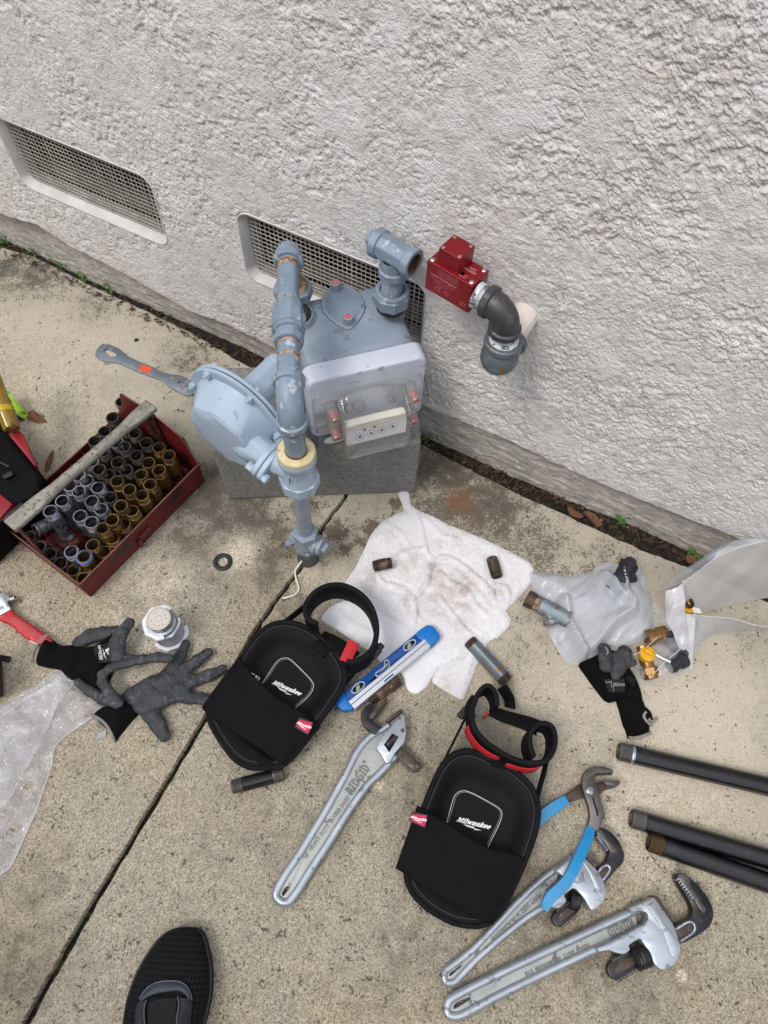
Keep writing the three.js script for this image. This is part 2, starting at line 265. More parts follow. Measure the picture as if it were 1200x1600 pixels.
  map.wrapS = map.wrapT = THREE.MirroredRepeatWrapping;
  const bump = new THREE.DataTexture(bumpD, GR, GR); bump.magFilter = bump.minFilter = THREE.LinearFilter; bump.wrapS = bump.wrapT = THREE.MirroredRepeatWrapping; bump.needsUpdate = true;
  const m = mat({ roughness: 0.92, map, bumpMap: bump, bumpScale: 0.0022 });
  const patio = thing('patio', null, null, V(0, 0, 0)); patio.userData = { kind: 'structure' };
  const edge = [[-400, 190], [0, 385], [54, 401], [143, 446], [186, 466], [251, 496], [308, 524], [365, 560], [423, 590], [560, 650], [665, 697], [720, 726], [800, 767], [900, 812], [1000, 858], [1080, 888], [1300, 985], [1700, 1150]].map(([a, b]) => at(a, b));
  const far = (p, q, t) => p.clone().addScaledVector(p.clone().sub(q).normalize(), t);
  const jl = [[540, 776], [508, 818], [478, 876], [440, 926], [400, 983], [320, 1124], [220, 1289], [130, 1438], [40, 1598]].map(([a, b]) => at(a, b));
  const jt = jl[0].clone().add(at(585, 700)).multiplyScalar(0.5), jEnd = far(jl[8], jl[5], 3.2);
  const side = (w) => { const d = jl[8].clone().sub(jl[0]).normalize(), n = V(d.z, 0, -d.x); return jl.map((p, i) => p.clone().addScaledVector(n, w * (0.7 + 0.5 * i / 8) + 0.0012 * (hash(i, w > 0 ? 1 : 2, 5) - 0.5))); };
  const fine = (l, seed) => { const o = []; for (let i = 0; i < l.length - 1; i++) for (let k = 0; k < 10; k++) { const p = l[i].clone().lerp(l[i + 1], k / 10); o.push(p.add(V((hash(i * 10 + k, 1, seed) - 0.5) * 0.0028, 0, (hash(i * 10 + k, 2, seed) - 0.5) * 0.0028))); } o.push(l[l.length - 1]); return o; };
  const topL = at(566, 652), topR = at(572, 655);
  const left = [...fine([...edge.slice(0, 9), topL], 31), ...fine([topL, ...side(-0.0047)], 32), far(jEnd, jl[8], 0).add(V(-0.01, 0, 0)), V(-4.5, 0, 3.5), V(-4.5, 0, -2)];
  const right = [...fine([topR, ...edge.slice(10)], 33), V(4.6, 0, 3.5), jEnd.clone().add(V(0.01, 0, 0)), ...fine([topR, ...side(0.0047)], 34).reverse()];
  for (const P of [left, right]) {
    const g = plate(P, -0.1, 0, 0.0022, [], 2), p = g.attributes.position, uv = new Float32Array(p.count * 2);
    for (let i = 0; i < p.count; i++) { uv[i * 2] = (p.getX(i) - GX0) / GW; uv[i * 2 + 1] = (p.getZ(i) - GZ0) / GW; }
    g.setAttribute('uv', new THREE.BufferAttribute(uv, 2)); g.userData.uv = true; part(patio, 'concrete_slab', g, m);
  }
  // soil in the joint and along the wall
  const soilM = mat({ color: '#ffffff', roughness: 1, map: mottle('#2c241c', '#17120d', 0.45, 10, 61, '#51422f', 0.2), bumpMap: grainBump, bumpScale: 0.004 });
  const mossM = mat({ roughness: 1, map: mottle('#1d1911', '#100d08', 0.4, 9, 62, '#3c4519', 0.2), bumpMap: grainBump, bumpScale: 0.003 });
  const js = loft([...jl.map((p, i) => [-1, -0.3, 0.3, 1].map((w, k) => { const d = jl[8].clone().sub(jl[0]).normalize(), n = V(d.z, 0, -d.x); return p.clone().addScaledVector(n, w * 0.014).setY(-0.016 - 0.004 * hash(i, k, 4)); })), [-1, -0.3, 0.3, 1].map((w) => jEnd.clone().add(V(w * 0.012, -0.018, 0)))]);
  const jsg = part(patio, 'joint_soil', js, mossM); void jsg;
  const rows = []; for (let i = 0; i <= 260; i++) { const s = -0.6 + i * 0.012, r = []; for (let k = 0; k <= 5; k++) r.push(wallPt(s, -0.009 + 0.012 * (fbm(s * 25, k * 0.8, 66, 3) - 0.45) + (k < 2 ? 0.006 : 0), -0.012 + k * 0.020)); rows.push(r); }
  const so = solo('soil_strip', null, null, loft(rows), soilM); so.userData = { kind: 'structure' };
  // leaf litter, twigs and roots in the gap
  const rnd = mulberry(7), lit = [], twig = [];
  for (let i = 0; i < 520; i++) {
    const s = -0.1 + rnd() * 2.0, o = baseOff(s) + 0.004 + rnd() * 0.036 * (s < 1 ? 1 : 0.55), p = wallPt(s, 0.001 + rnd() * 0.006, o), a = rnd() * 6.3, l = 0.003 + rnd() * 0.007, w = l * (0.2 + rnd() * 0.4), t = (rnd() - 0.5) * 0.8;
    const ex = V(Math.cos(a), t * 0.4, Math.sin(a)).multiplyScalar(l), ey = V(-Math.sin(a), t, Math.cos(a)).multiplyScalar(w);
    if (rnd() < 0.55) lit.push(loft([[p.clone().sub(ex), p.clone().sub(ex)], [p.clone().sub(ey), p.clone().add(ey)], [p.clone().add(ex), p.clone().add(ex)]]));
    else twig.push(tube([p.clone().addScaledVector(ex, -1.7), p.clone().add(V(0, 0.003, 0)), p.clone().addScaledVector(ex, 1.7)], 0.0006 + rnd() * 0.0006, 4, 4));
  }
  solo('leaf_litter', 'brown crumbs of dead leaves in the soil gap along the wall', 'leaf litter', lit, mat({ roughness: 0.9, map: mottle('#46352a', '#221a14', 0.5, 5, 63, '#6d5642', 0.2) }), null, 'stuff');
  solo('twig_litter', 'thin twigs and dry roots in the soil gap along the wall', 'twigs', twig, mat({ roughness: 0.9, map: mottle('#5a4532', '#33261a', 0.5, 5, 64) }), null, 'stuff');
  // single dead leaves
  const leafM = mat({ roughness: 0.8, map: mottle('#7b5238', '#4d3020', 0.5, 5, 65) });
  const leaf = (pts, h, label, cup = 0.012) => { const P = smooth(pts.map(([a, b]) => at(a, b, h)), 5); const c = P.reduce((s, p) => s.add(p), V()).multiplyScalar(1 / P.length); const rw = [1, 0.6, 0.2, 0.02].map((f) => P.map((p) => c.clone().lerp(p, f).setY(h + cup * f * f * (0.4 + 0.6 * Math.sin(p.x * 90 + p.z * 60))))); rw.forEach((r) => r.push(r[0])); solo('dead_leaf', label, 'leaf', loft(rw), leafM, 'dead leaves on the concrete'); };
  leaf([[45, 652], [52, 645], [62, 650], [73, 658], [60, 660], [47, 660]], 0.004, 'curled brown dead leaf beside the lime green scrap');
  leaf([[886, 792], [898, 796], [910, 807], [906, 811], [892, 804]], 0.005, 'brown dead leaf in the gap below the wall, upper of the two', 0.006);
  leaf([[912, 800], [930, 806], [942, 818], [934, 822], [918, 812]], 0.004, 'brown dead leaf in the gap below the wall, lower of the two', 0.006);
  leaf([[1072, 868], [1080, 866], [1086, 872], [1084, 880], [1075, 880]], 0.006, 'dark red brown dead leaf next to the right plastic bag', 0.006);
  leaf([[70, 735], [77, 712], [84, 704], [82, 722], [76, 735]], 0.002, 'thin dark shrivelled leaf between black case and tray handle', 0.004);
  leaf([[93, 703], [97, 697], [92, 706]], 0.002, 'tiny dark leaf crumb near the tray handle', 0.003);
  solo('grass_stalk', 'thin dark dry stalk lying across the concrete below the wall', 'stalk', tube([[276, 510], [300, 528], [322, 548]].map(([a, b]) => at(a, b, 0.004)), 0.0009, 10, 5), leafM);
  // weeds
  const weedM = mat({ phys: true, roughness: 0.7, transmission: 0.25, thickness: 0, map: mottle('#4f8a24', '#2f5c16', 0.5, 5, 67) });
  const weed = (a, b, n, r, label, seed) => { const R = mulberry(seed), c = at(a, b, 0.004), L = []; for (let i = 0; i < n; i++) { const an = R() * 6.3, d = r * Math.sqrt(R()), p = c.clone().add(V(Math.cos(an) * d, 0.003 + R() * 0.014, Math.sin(an) * d)), l = 0.0035 + R() * 0.004, u = V(Math.cos(an), 0.3 * (R() - 0.2), Math.sin(an)).multiplyScalar(l), w = V(-Math.sin(an), 0.2, Math.cos(an)).multiplyScalar(l * 0.55); L.push(loft([[p, p], [p.clone().addScaledVector(u, 0.7).sub(w), p.clone().addScaledVector(u, 0.7).add(w)], [p.clone().addScaledVector(u, 1.7), p.clone().addScaledVector(u, 1.7)].map((q) => q.setY(q.y - 0.001))])); if (i % 2) L.push(tube([c.clone().setY(-0.002), c.clone().lerp(p, 0.5).setY(p.y), p], 0.0005, 4, 4)); } solo('weed', label, 'weed', L, weedM, 'weeds along the wall'); };
  weed(10, 376, 26, 0.016, 'green weed in the gap at the far left of the wall', 1); weed(84, 407, 14, 0.012, 'small green weed below the middle of the left vent', 2);
  weed(103, 416, 16, 0.012, 'green weed just right of the small one below the left vent', 3); weed(133, 434, 18, 0.012, 'bright green weed in the gap, rightmost below the left vent', 4);
  weed(172, 452, 12, 0.011, 'faint green weed in the gap between the two vents', 5); weed(55, 396, 12, 0.01, 'dark green weed between two others at the wall left', 9);
  weed(668, 688, 14, 0.018, 'small green weed right of the concrete block', 6); weed(973, 815, 16, 0.010, 'green weed beside the brown leaves below the wall', 7); weed(1085, 864, 18, 0.012, 'bright green weed against the right plastic bag', 8);
}
// ---------- unseen wall, added behind the camera to block the low sky ----------
{
  const w = solo('added_sky_blocker', 'plain grey wall added unseen behind the camera to block low sky', 'wall', boxAt(wallPt(1.2, 0.85, 2.3), [14, 1.8, 0.15], WD, V(0, 1, 0), 0.01), mat({ roughness: 0.95, map: mottle('#a8a29a', '#8f8981', 0.5, 5, 70) })); void w;
}
// ---------- house wall ----------
const wall = thing('house_wall', 'rough grey stucco house wall with recessed base and two mesh vents', 'wall', wallPt(0.9, 0, 0));
{
  const OFF = 0.026;                                                   // the stucco stands proud of the base
  const lip = [[-150, 272], [0, 336], [60, 354], [110, 386], [200, 432], [300, 489], [360, 511], [430, 546], [560, 590], [665, 637], [740, 668], [800, 692], [870, 727], [960, 766], [1050, 802], [1180, 854], [1330, 915]].map(([a, b]) => onWall(a, b, OFF));
  const lipY = (s) => { let i = 0; while (i < lip.length - 2 && lip[i + 1].s < s) i++; const a = lip[i], b = lip[i + 1]; return lerp(a.y, b.y, clamp((s - a.s) / (b.s - a.s))) + 0.004 * (fbm(s * 45, 3, 80, 3) - 0.5); };
  const q = (a, b) => onWall(a, b, OFF);
  const vents = [
    { s0: q(-8, 190).s, s1: q(262, 372).s, y0: q(150, 337).y, y1: q(120, 232).y },
    { s0: q(372, 345).s, s1: q(665, 480).s, y0: q(408, 442).y, y1: q(500, 380).y }];
  vents.forEach((v) => { v.r = 0.028; });
  const inside = (v, s, y, grow = 0) => { const dx = Math.max(v.s0 + v.r - s, s - v.s1 + v.r, 0), dy = Math.max(v.y0 + v.r - y, y - v.y1 + v.r, 0); return Math.hypot(dx, dy) < v.r + grow && s > v.s0 - grow && s < v.s1 + grow && y > v.y0 - grow && y < v.y1 + grow; };
  const cells = (x, y, sd) => { const i0 = Math.floor(x), j0 = Math.floor(y); let f1 = 9, f2 = 9, id = 0; for (let j = j0 - 1; j <= j0 + 1; j++) for (let i = i0 - 1; i <= i0 + 1; i++) { const dx = i + hash(i, j, sd) - x, dy = j + hash(i, j, sd + 1) - y, q = Math.sqrt(dx * dx + dy * dy); if (q < f1) { f2 = f1; f1 = q; id = hash(i, j, sd + 2); } else if (q < f2) f2 = q; } return [f1, f2, id]; };
  const height = (s, y) => {
    const wx = (noise(s * 26, y * 26, 91) - 0.5) * 0.022, wy = (noise(s * 26, y * 26, 92) - 0.5) * 0.022, zone = clamp(0.12 + 0.45 * (s - 0.5) + 0.45 * (y - 0.3) + 0.9 * (noise(s * 3, y * 3, 93) - 0.45));
    const u = s * 0.94 + y * 0.34, v2 = -s * 0.34 + y * 0.94;            // trowelled slightly aslant
    const a = fbm((u + wx) * 24, (v2 + wy) * 32, 94, 5), c = noise(s * 330, y * 330, 96), d = noise(s * 200, y * 200, 97), e = noise(s * 520, y * 520, 98);
    const flat = sstep(0.45, 0.60, fbm(s * 8, y * 10, 99, 4) + 0.04 * zone), jx = (noise(s * 150, y * 150, 111) - 0.5) * 0.9 + (c - 0.5) * 0.5, jy = (noise(s * 150, y * 150, 112) - 0.5) * 0.9 + (d - 0.5) * 0.5;
    const [f1, f2, id] = cells((u + wx * 0.3) * 120 + jx, (v2 + wy * 0.3) * 150 + jy, 113), [g1, g2, jd] = cells((u + wx) * 46 + jx * 0.5, (v2 + wy) * 62 + jy * 0.5, 114);
    const crack = 1 - sstep(0.03, 0.22, f2 - f1), crack2 = (1 - sstep(0.02, 0.14, g2 - g1)) * sstep(0.35, 0.6, noise(s * 17, y * 17, 115) + 0.25 * (jd - 0.5)), isle = sstep(0.53, 0.55, a + 0.25 * (d - 0.5));
    const open = (1 - 0.85 * flat) * sstep(0.25, 0.6, noise(s * 40, y * 40, 116) + 0.3 * (id - 0.5));
    const v = 0.0016 * (id - 0.5) * (1 - 0.9 * flat) + 0.0011 * (jd - 0.5) * zone + (0.0013 * (c - 0.5) + 0.0012 * (e - 0.5) + 0.0008 * (d - 0.5)) * (1 - 0.55 * flat), top = 0.0001;
    const pit = sstep(0.60, 0.66, fbm((u + wx * 0.5) * 75 + jx * 0.3, (v2 + wy * 0.5) * 95 + jy * 0.3, 117, 4) + 0.10 * (c - 0.5) + 0.05 * zone) * (1 - 0.8 * flat);
    return 0.002 + (v > top ? top + (v - top) * 0.25 : v) - 0.0020 * crack * open * (0.6 + 0.5 * zone) - 0.0024 * crack2 * (0.35 + 0.7 * zone) - 0.0026 * pit + 0.0008 * isle * (0.4 + zone);
  };
  const S0 = -0.02, S1 = 2.02, Y1 = 0.98, D = 0.0017, nx = Math.round((S1 - S0) / D), ny = Math.round((Y1 - 0.07) / D), pos = new Float32Array(nx * ny * 3), uv = new Float32Array(nx * ny * 2), keep = new Uint8Array(nx * ny);
  for (let j = 0; j < ny; j++) for (let i = 0; i < nx; i++) {
    const s = S0 + (S1 - S0) * i / (nx - 1), b = lipY(s); let y = lerp(b, Y1, j / (ny - 1)), h = height(s, y), k = j * nx + i;
    const near = sstep(0.02, 0, y - b); h = (0.002 + 0.76 * (h - 0.002)) * (1 - 0.3 * near) - 0.004 * sstep(0.006, 0, y - b);
    const droop = 0.3 * (h - 0.002) * (y > b + 0.004 && y < Y1 - 0.01 ? 1 : 0);
    const P = wallPt(s + 0.1 * droop, y - droop, OFF + h); pos[k * 3] = P.x; pos[k * 3 + 1] = P.y; pos[k * 3 + 2] = P.z; uv[k * 2] = s / 0.5; uv[k * 2 + 1] = y / 0.5;
    keep[k] = vents.some((v) => inside(v, s, y - 0.004 * (noise(s * 90, 1, 77)), 0.001)) ? 0 : 1;
  }
  const idx = []; for (let j = 0; j < ny - 1; j++) for (let i = 0; i < nx - 1; i++) { const a = j * nx + i, b = a + 1, c = a + nx, d = c + 1; if (keep[a] && keep[b] && keep[c] && keep[d]) idx.push(a, b, c, b, d, c); }
  const g = new THREE.BufferGeometry(); g.setAttribute('position', new THREE.BufferAttribute(pos, 3)); g.setAttribute('uv', new THREE.BufferAttribute(uv, 2)); g.setIndex(idx); g.computeVertexNormals(); g.userData.uv = true;
  const A = hex('#d1d0d0'), B = hex('#c0bbb7'), C = hex('#d6d5d6');
  const map = texture(1024, 1024, (x, y) => { const u = x / 1024, v = y / 1024, n = fbm(u * 8, v * 8, 101, 4, 8), m = fbm(u * 60, v * 60, 102, 3, 60), h = hash(x, y, 103) * 0.05 + 0.975; return [0, 1, 2].map((k) => lerp(lerp(A[k], B[k], sstep(0.45, 0.75, m * 0.7 + n * 0.4)), C[k], sstep(0.5, 0.7, n)) * h); });
  const bump = texture(1024, 1024, (x, y) => 0.55 * noise(x / 3.2, y / 3.2, 104, 320) + 0.45 * fbm(x / 8, y / 8, 105, 3, 128), false);
  const stucco = mat({ roughness: 0.95, map, bumpMap: bump, bumpScale: 0.0015 });
  const pm = shade(new THREE.Mesh(g, stucco)); pm.name = 'stucco_coat'; const wb = wall.position; g.translate(-wb.x, -wb.y, -wb.z); wall.add(pm);
  // underside of the lip, and the wall beyond the picture
  const ex = WD.clone(), ey = V(0, 1, 0), bx = (s0, s1, y0, y1, o0, o1) => boxAt(wallPt((s0 + s1) / 2, (y0 + y1) / 2, (o0 + o1) / 2), [s1 - s0, y1 - y0, Math.abs(o1 - o0)], ex, ey, 0);
  const under = []; for (let i = 0; i <= 500; i++) { const s = S0 + (S1 - S0) * i / 500, b = lipY(s); under.push([wallPt(s, b + 0.0015, OFF - 0.003), wallPt(s, b + 0.006, OFF - 0.014), wallPt(s, b + 0.008, -0.004)]); }
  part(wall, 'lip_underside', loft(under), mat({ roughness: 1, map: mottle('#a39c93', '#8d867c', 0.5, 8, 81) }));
  part(wall, 'outer_stucco', [bx(-3, S0 + 0.002, 0.09, 2.7, OFF + 0.003, -0.15), bx(S1 - 0.002, 5, 0.09, 2.7, OFF + 0.003, -0.15), bx(S0, S1, Y1 - 0.004, 2.7, OFF + 0.003, -0.15)], stucco);
  // the base, with its brushed ripples
  const fr = []; for (let i = 0; i <= 1000; i++) { const s = -0.3 + 2.5 * i / 1000, r = []; for (let k = 0; k <= 70; k++) { const y = -0.05 + 0.19 * k / 70, n = fbm(s * 30 + y * 20, y * 110, 83, 4), e = noise(s * 210, y * 320, 84); r.push(wallPt(s, y, baseOff(s) + 0.003 * n + 0.0013 * e + 0.0018 * sstep(0.5, 0.54, fbm(s * 22, y * 80, 85, 5)) - 0.004)); } fr.push(r); }
  const fg = loft(fr); part(wall, 'base_course', fg, mat({ roughness: 0.95, map: mottle('#c4c0bb', '#aaa49c', 0.5, 7, 82), bumpMap: grainBump, bumpScale: 0.0025 }));
  part(wall, 'base_course_beyond', [bx(-3, -0.28, -0.05, 0.13, 0, -0.15), bx(2.18, 5, -0.05, 0.13, 0, -0.15)], stucco);
  // vents
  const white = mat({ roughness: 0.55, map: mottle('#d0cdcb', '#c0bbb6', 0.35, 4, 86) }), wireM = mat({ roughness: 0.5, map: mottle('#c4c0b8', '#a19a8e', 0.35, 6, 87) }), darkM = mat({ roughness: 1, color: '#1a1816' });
  vents.forEach((v, n) => {
    const vg = new THREE.Group(); vg.name = 'vent'; vg.position.set(0, 0, 0); wall.add(vg); meta(vg, n ? 'vent behind the gas meter' : 'vent at the far left of the wall');
    const ring = (grow, off) => { const P = [], r = Math.max(0.006, v.r + grow); for (const [cx, cy, a0] of [[v.s1 + grow - r, v.y1 + grow - r, 0], [v.s0 - grow + r, v.y1 + grow - r, 90], [v.s0 - grow + r, v.y0 - grow + r, 180], [v.s1 + grow - r, v.y0 - grow + r, 270]]) for (let k = 0; k <= 6; k++) { const a = (a0 + k * 15) * Math.PI / 180; P.push(wallPt(cx + r * Math.cos(a), cy + r * Math.sin(a), off)); } P.push(P[0]); return P; };
    part(vg, 'vent_frame', loft([ring(0.003, OFF - 0.02), ring(0.003, OFF + 0.001), ring(0.0015, OFF + 0.003), ring(-0.001, OFF + 0.0025), ring(-0.0105, OFF - 0.012), ring(-0.0115, OFF - 0.022), ring(-0.012, OFF - 0.04)]), white);
    const wires = [], st = 0.0096, i0 = 0.013, zz = OFF - 0.016; let c = 0;
    for (let s = v.s0 + i0 + 0.004; s < v.s1 - i0; s += st, c++) { const y0 = v.y0 + i0 - 0.002, y1 = v.y1 - i0 + 0.008; wires.push(tube([wallPt(s, y0, zz), wallPt(s + 0.0006 * (hash(c, n, 9) - 0.5), (y0 + y1) / 2, zz - 0.001 + 0.003 * hash(c, n, 8)), wallPt(s, y1, zz)], c % 13 === 9 ? 0.0018 : 0.00105, 6, 5)); }
    for (let y = v.y0 + i0 + 0.003; y < v.y1 - i0 + 0.006; y += st, c++) wires.push(tube([wallPt(v.s0 + i0 - 0.002, y, zz + 0.0012), wallPt((v.s0 + v.s1) / 2, y + 0.001 * (hash(c, n, 7) - 0.5), zz + 0.0012 + 0.002 * hash(c, n, 6)), wallPt(v.s1 - i0 + 0.002, y, zz + 0.0012)], 0.00105, 8, 5));
    part(vg, 'wire_mesh', wires, wireM);
    const s0 = v.s0 - 0.02, s1 = v.s1 + 0.02, y0 = v.y0 - 0.03, y1 = v.y1 + 0.03;
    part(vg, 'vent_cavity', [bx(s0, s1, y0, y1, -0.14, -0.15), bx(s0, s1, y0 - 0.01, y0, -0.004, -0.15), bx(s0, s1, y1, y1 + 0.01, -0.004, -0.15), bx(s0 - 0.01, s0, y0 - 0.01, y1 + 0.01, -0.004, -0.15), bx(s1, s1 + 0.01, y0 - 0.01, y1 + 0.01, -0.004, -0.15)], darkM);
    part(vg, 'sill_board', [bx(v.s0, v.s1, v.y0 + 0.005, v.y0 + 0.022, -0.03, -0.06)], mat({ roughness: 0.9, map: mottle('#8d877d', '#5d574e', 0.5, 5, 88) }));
  });
}
// ---------- materials for pipes, paint and steel ----------
const M = {
  blue: mat({ roughness: 0.42, map: mottle('#7f8c9b', '#8a97a6', 0.5, 3, 201, '#707a84', 0.10), bumpMap: grainBump, bumpScale: 0.0003 }),
  bluePipe: mat({ roughness: 0.4, map: mottle('#6f7f90', '#7a8a9b', 0.5, 4, 202, '#a3aeb8', 0.10), bumpMap: grainBump, bumpScale: 0.0004 }),
  paleBlue: mat({ roughness: 0.45, map: mottle('#96a8ba', '#9caec0', 0.5, 3, 203, '#8798a9', 0.04), bumpMap: grainBump, bumpScale: 0.0003 }),
  rustBlue: mat({ roughness: 0.6, map: mottle('#8a8f92', '#a98a62', 0.5, 8, 204, '#7a5233', 0.35), bumpMap: grainBump, bumpScale: 0.0006 }),
  rust: mat({ roughness: 0.8, map: mottle('#5a4436', '#3f2f26', 0.5, 6, 205, '#85603e', 0.18), bumpMap: grainBump, bumpScale: 0.0008 }),
  lav: mat({ roughness: 0.5, map: mottle('#b9bfce', '#c1c6d4', 0.4, 3, 206, '#9aa1b0', 0.05) }),
  steel: mat({ roughness: 0.42, metalness: 0.75, map: mottle('#6b6867', '#54504e', 0.5, 6, 207, '#6e5a4c', 0.08), bumpMap: grainBump, bumpScale: 0.0003 }),
  darkSteel: mat({ roughness: 0.4, metalness: 0.6, map: mottle('#2c2d32', '#202024', 0.5, 6, 208, '#3d3833', 0.15), bumpMap: grainBump, bumpScale: 0.0002 }),
  brownSteel: mat({ roughness: 0.55, metalness: 0.5, map: mottle('#54493f', '#443933', 0.5, 6, 209, '#6b5c52', 0.12), bumpMap: grainBump, bumpScale: 0.0006 }),
  galv: mat({ roughness: 0.36, metalness: 0.8, map: mottle('#9ba3ad', '#838b96', 0.5, 8, 210, '#b5bcc6', 0.25) }),
  alu: mat({ roughness: 0.34, metalness: 0.6, map: mottle('#a6adb4', '#9aa1a9', 0.5, 5, 211, '#7b8188', 0.08), bumpMap: grainBump, bumpScale: 0.0003 }),
  aluDark: mat({ roughness: 0.55, metalness: 0.35, map: mottle('#a0a3a3', '#949797', 0.5, 5, 212, '#67655f', 0.1) }),
  letter: mat({ roughness: 0.5, metalness: 0.3, map: mottle('#74736f', '#66645f', 0.5, 6, 218) }),
  black: mat({ roughness: 0.5, map: mottle('#0c0c0e', '#131316', 0.5, 6, 213), bumpMap: grainBump, bumpScale: 0.0003 }),
  blackPipe: mat({ phys: true, specularIntensity: 0.8, roughness: 0.25, map: mottle('#0d0d10', '#131317', 0.5, 6, 214, '#211e1d', 0.12), bumpMap: grainBump, bumpScale: 0.0002 }),
  rubber: mat({ roughness: 0.6, color: '#1b1b1d' }),
  hollow: mat({ roughness: 0.95, color: '#16120f' }),
  white: mat({ roughness: 0.6, map: mottle('#d6d2cf', '#c7c2bd', 0.4, 4, 215) }),
  chrome: mat({ roughness: 0.2, metalness: 1, color: '#c9c9cc' }),
  redPlug: mat({ phys: true, roughness: 0.35, color: '#d8504c', clearcoat: 0.4 }),
  pinkPlug: mat({ roughness: 0.6, map: mottle('#cf5f6a', '#b9505c', 0.5, 12, 216) }),
  clear: mat({ phys: true, color: '#f6f6f4', roughness: 0.04, transmission: 0.96, thickness: 0, ior: 1.49 }),
  smoke: mat({ phys: true, color: '#d6d6d2', roughness: 0.12, transmission: 0.82, thickness: 0, ior: 1.49 }),
};
const X = V(1, 0, 0), Y = V(0, 1, 0), Zv = V(0, 0, 1), fontB = await new FontLoader().loadAsync('fonts/droid/droid_sans_bold.typeface.json');
function letters(text, size, depth, O, ex, ey, sx = 1) {        // raised lettering, O the lower left corner, ex along the line, ey up the letters
  const g = new TextGeometry(text, { font: fontB, size, depth, curveSegments: 3, bevelEnabled: false }); g.scale(sx, 1, 1); const ez = V().crossVectors(ex, ey).normalize();
  g.applyMatrix4(new THREE.Matrix4().makeBasis(ex.clone().normalize(), ey.clone().normalize(), ez).setPosition(O)); return g.toNonIndexed();
}
// ---------- concrete block ----------
{
  const A = at(355, 781), B = at(650, 770), ex = B.clone().sub(A).setY(0).normalize(), ez = V(-ex.z, 0, ex.x).multiplyScalar(ex.x > 0 ? 1 : -1); // ez towards the viewer
  const c = A.clone().add(B).multiplyScalar(0.5).addScaledVector(ez, -0.097).setY(0.095), m = mat({ roughness: 1, map: mottle('#8f8f8c', '#7d7d7a', 0.5, 20, 220, '#5a5a56', 0.12), bumpMap: grainBump, bumpScale: 0.003 });
  const g = new RoundedBoxGeometry(0.392, 0.19, 0.194, 2, 0.005), seg = new THREE.BoxGeometry(0.392, 0.19, 0.194, 60, 30, 30); void g;
  const p = seg.attributes.position; for (let i = 0; i < p.count; i++) { const v = V(p.getX(i), p.getY(i), p.getZ(i)), q = v.clone(); q.x = clamp(q.x, -0.191, 0.191); q.y = clamp(q.y, -0.09, 0.09); q.z = clamp(q.z, -0.092, 0.092); const d = v.clone().sub(q); if (d.lengthSq() > 0) v.copy(q).addScaledVector(d.normalize(), 0.005); v.addScaledVector(v.clone().normalize(), 0.0025 * (fbm(v.x * 60 + v.z * 37, v.y * 60 + v.z * 53, 221, 3) - 0.5)); p.setXYZ(i, v.x, v.y, v.z); }
  const gg = mergeVertices(seg.deleteAttribute('uv').deleteAttribute('normal'), 1e-5); gg.computeVertexNormals();
  gg.applyMatrix4(new THREE.Matrix4().makeBasis(ex, Y, V().crossVectors(ex, Y)).setPosition(c));
  solo('concrete_block', 'grey concrete block under the gas meter', 'block', gg, m);
}
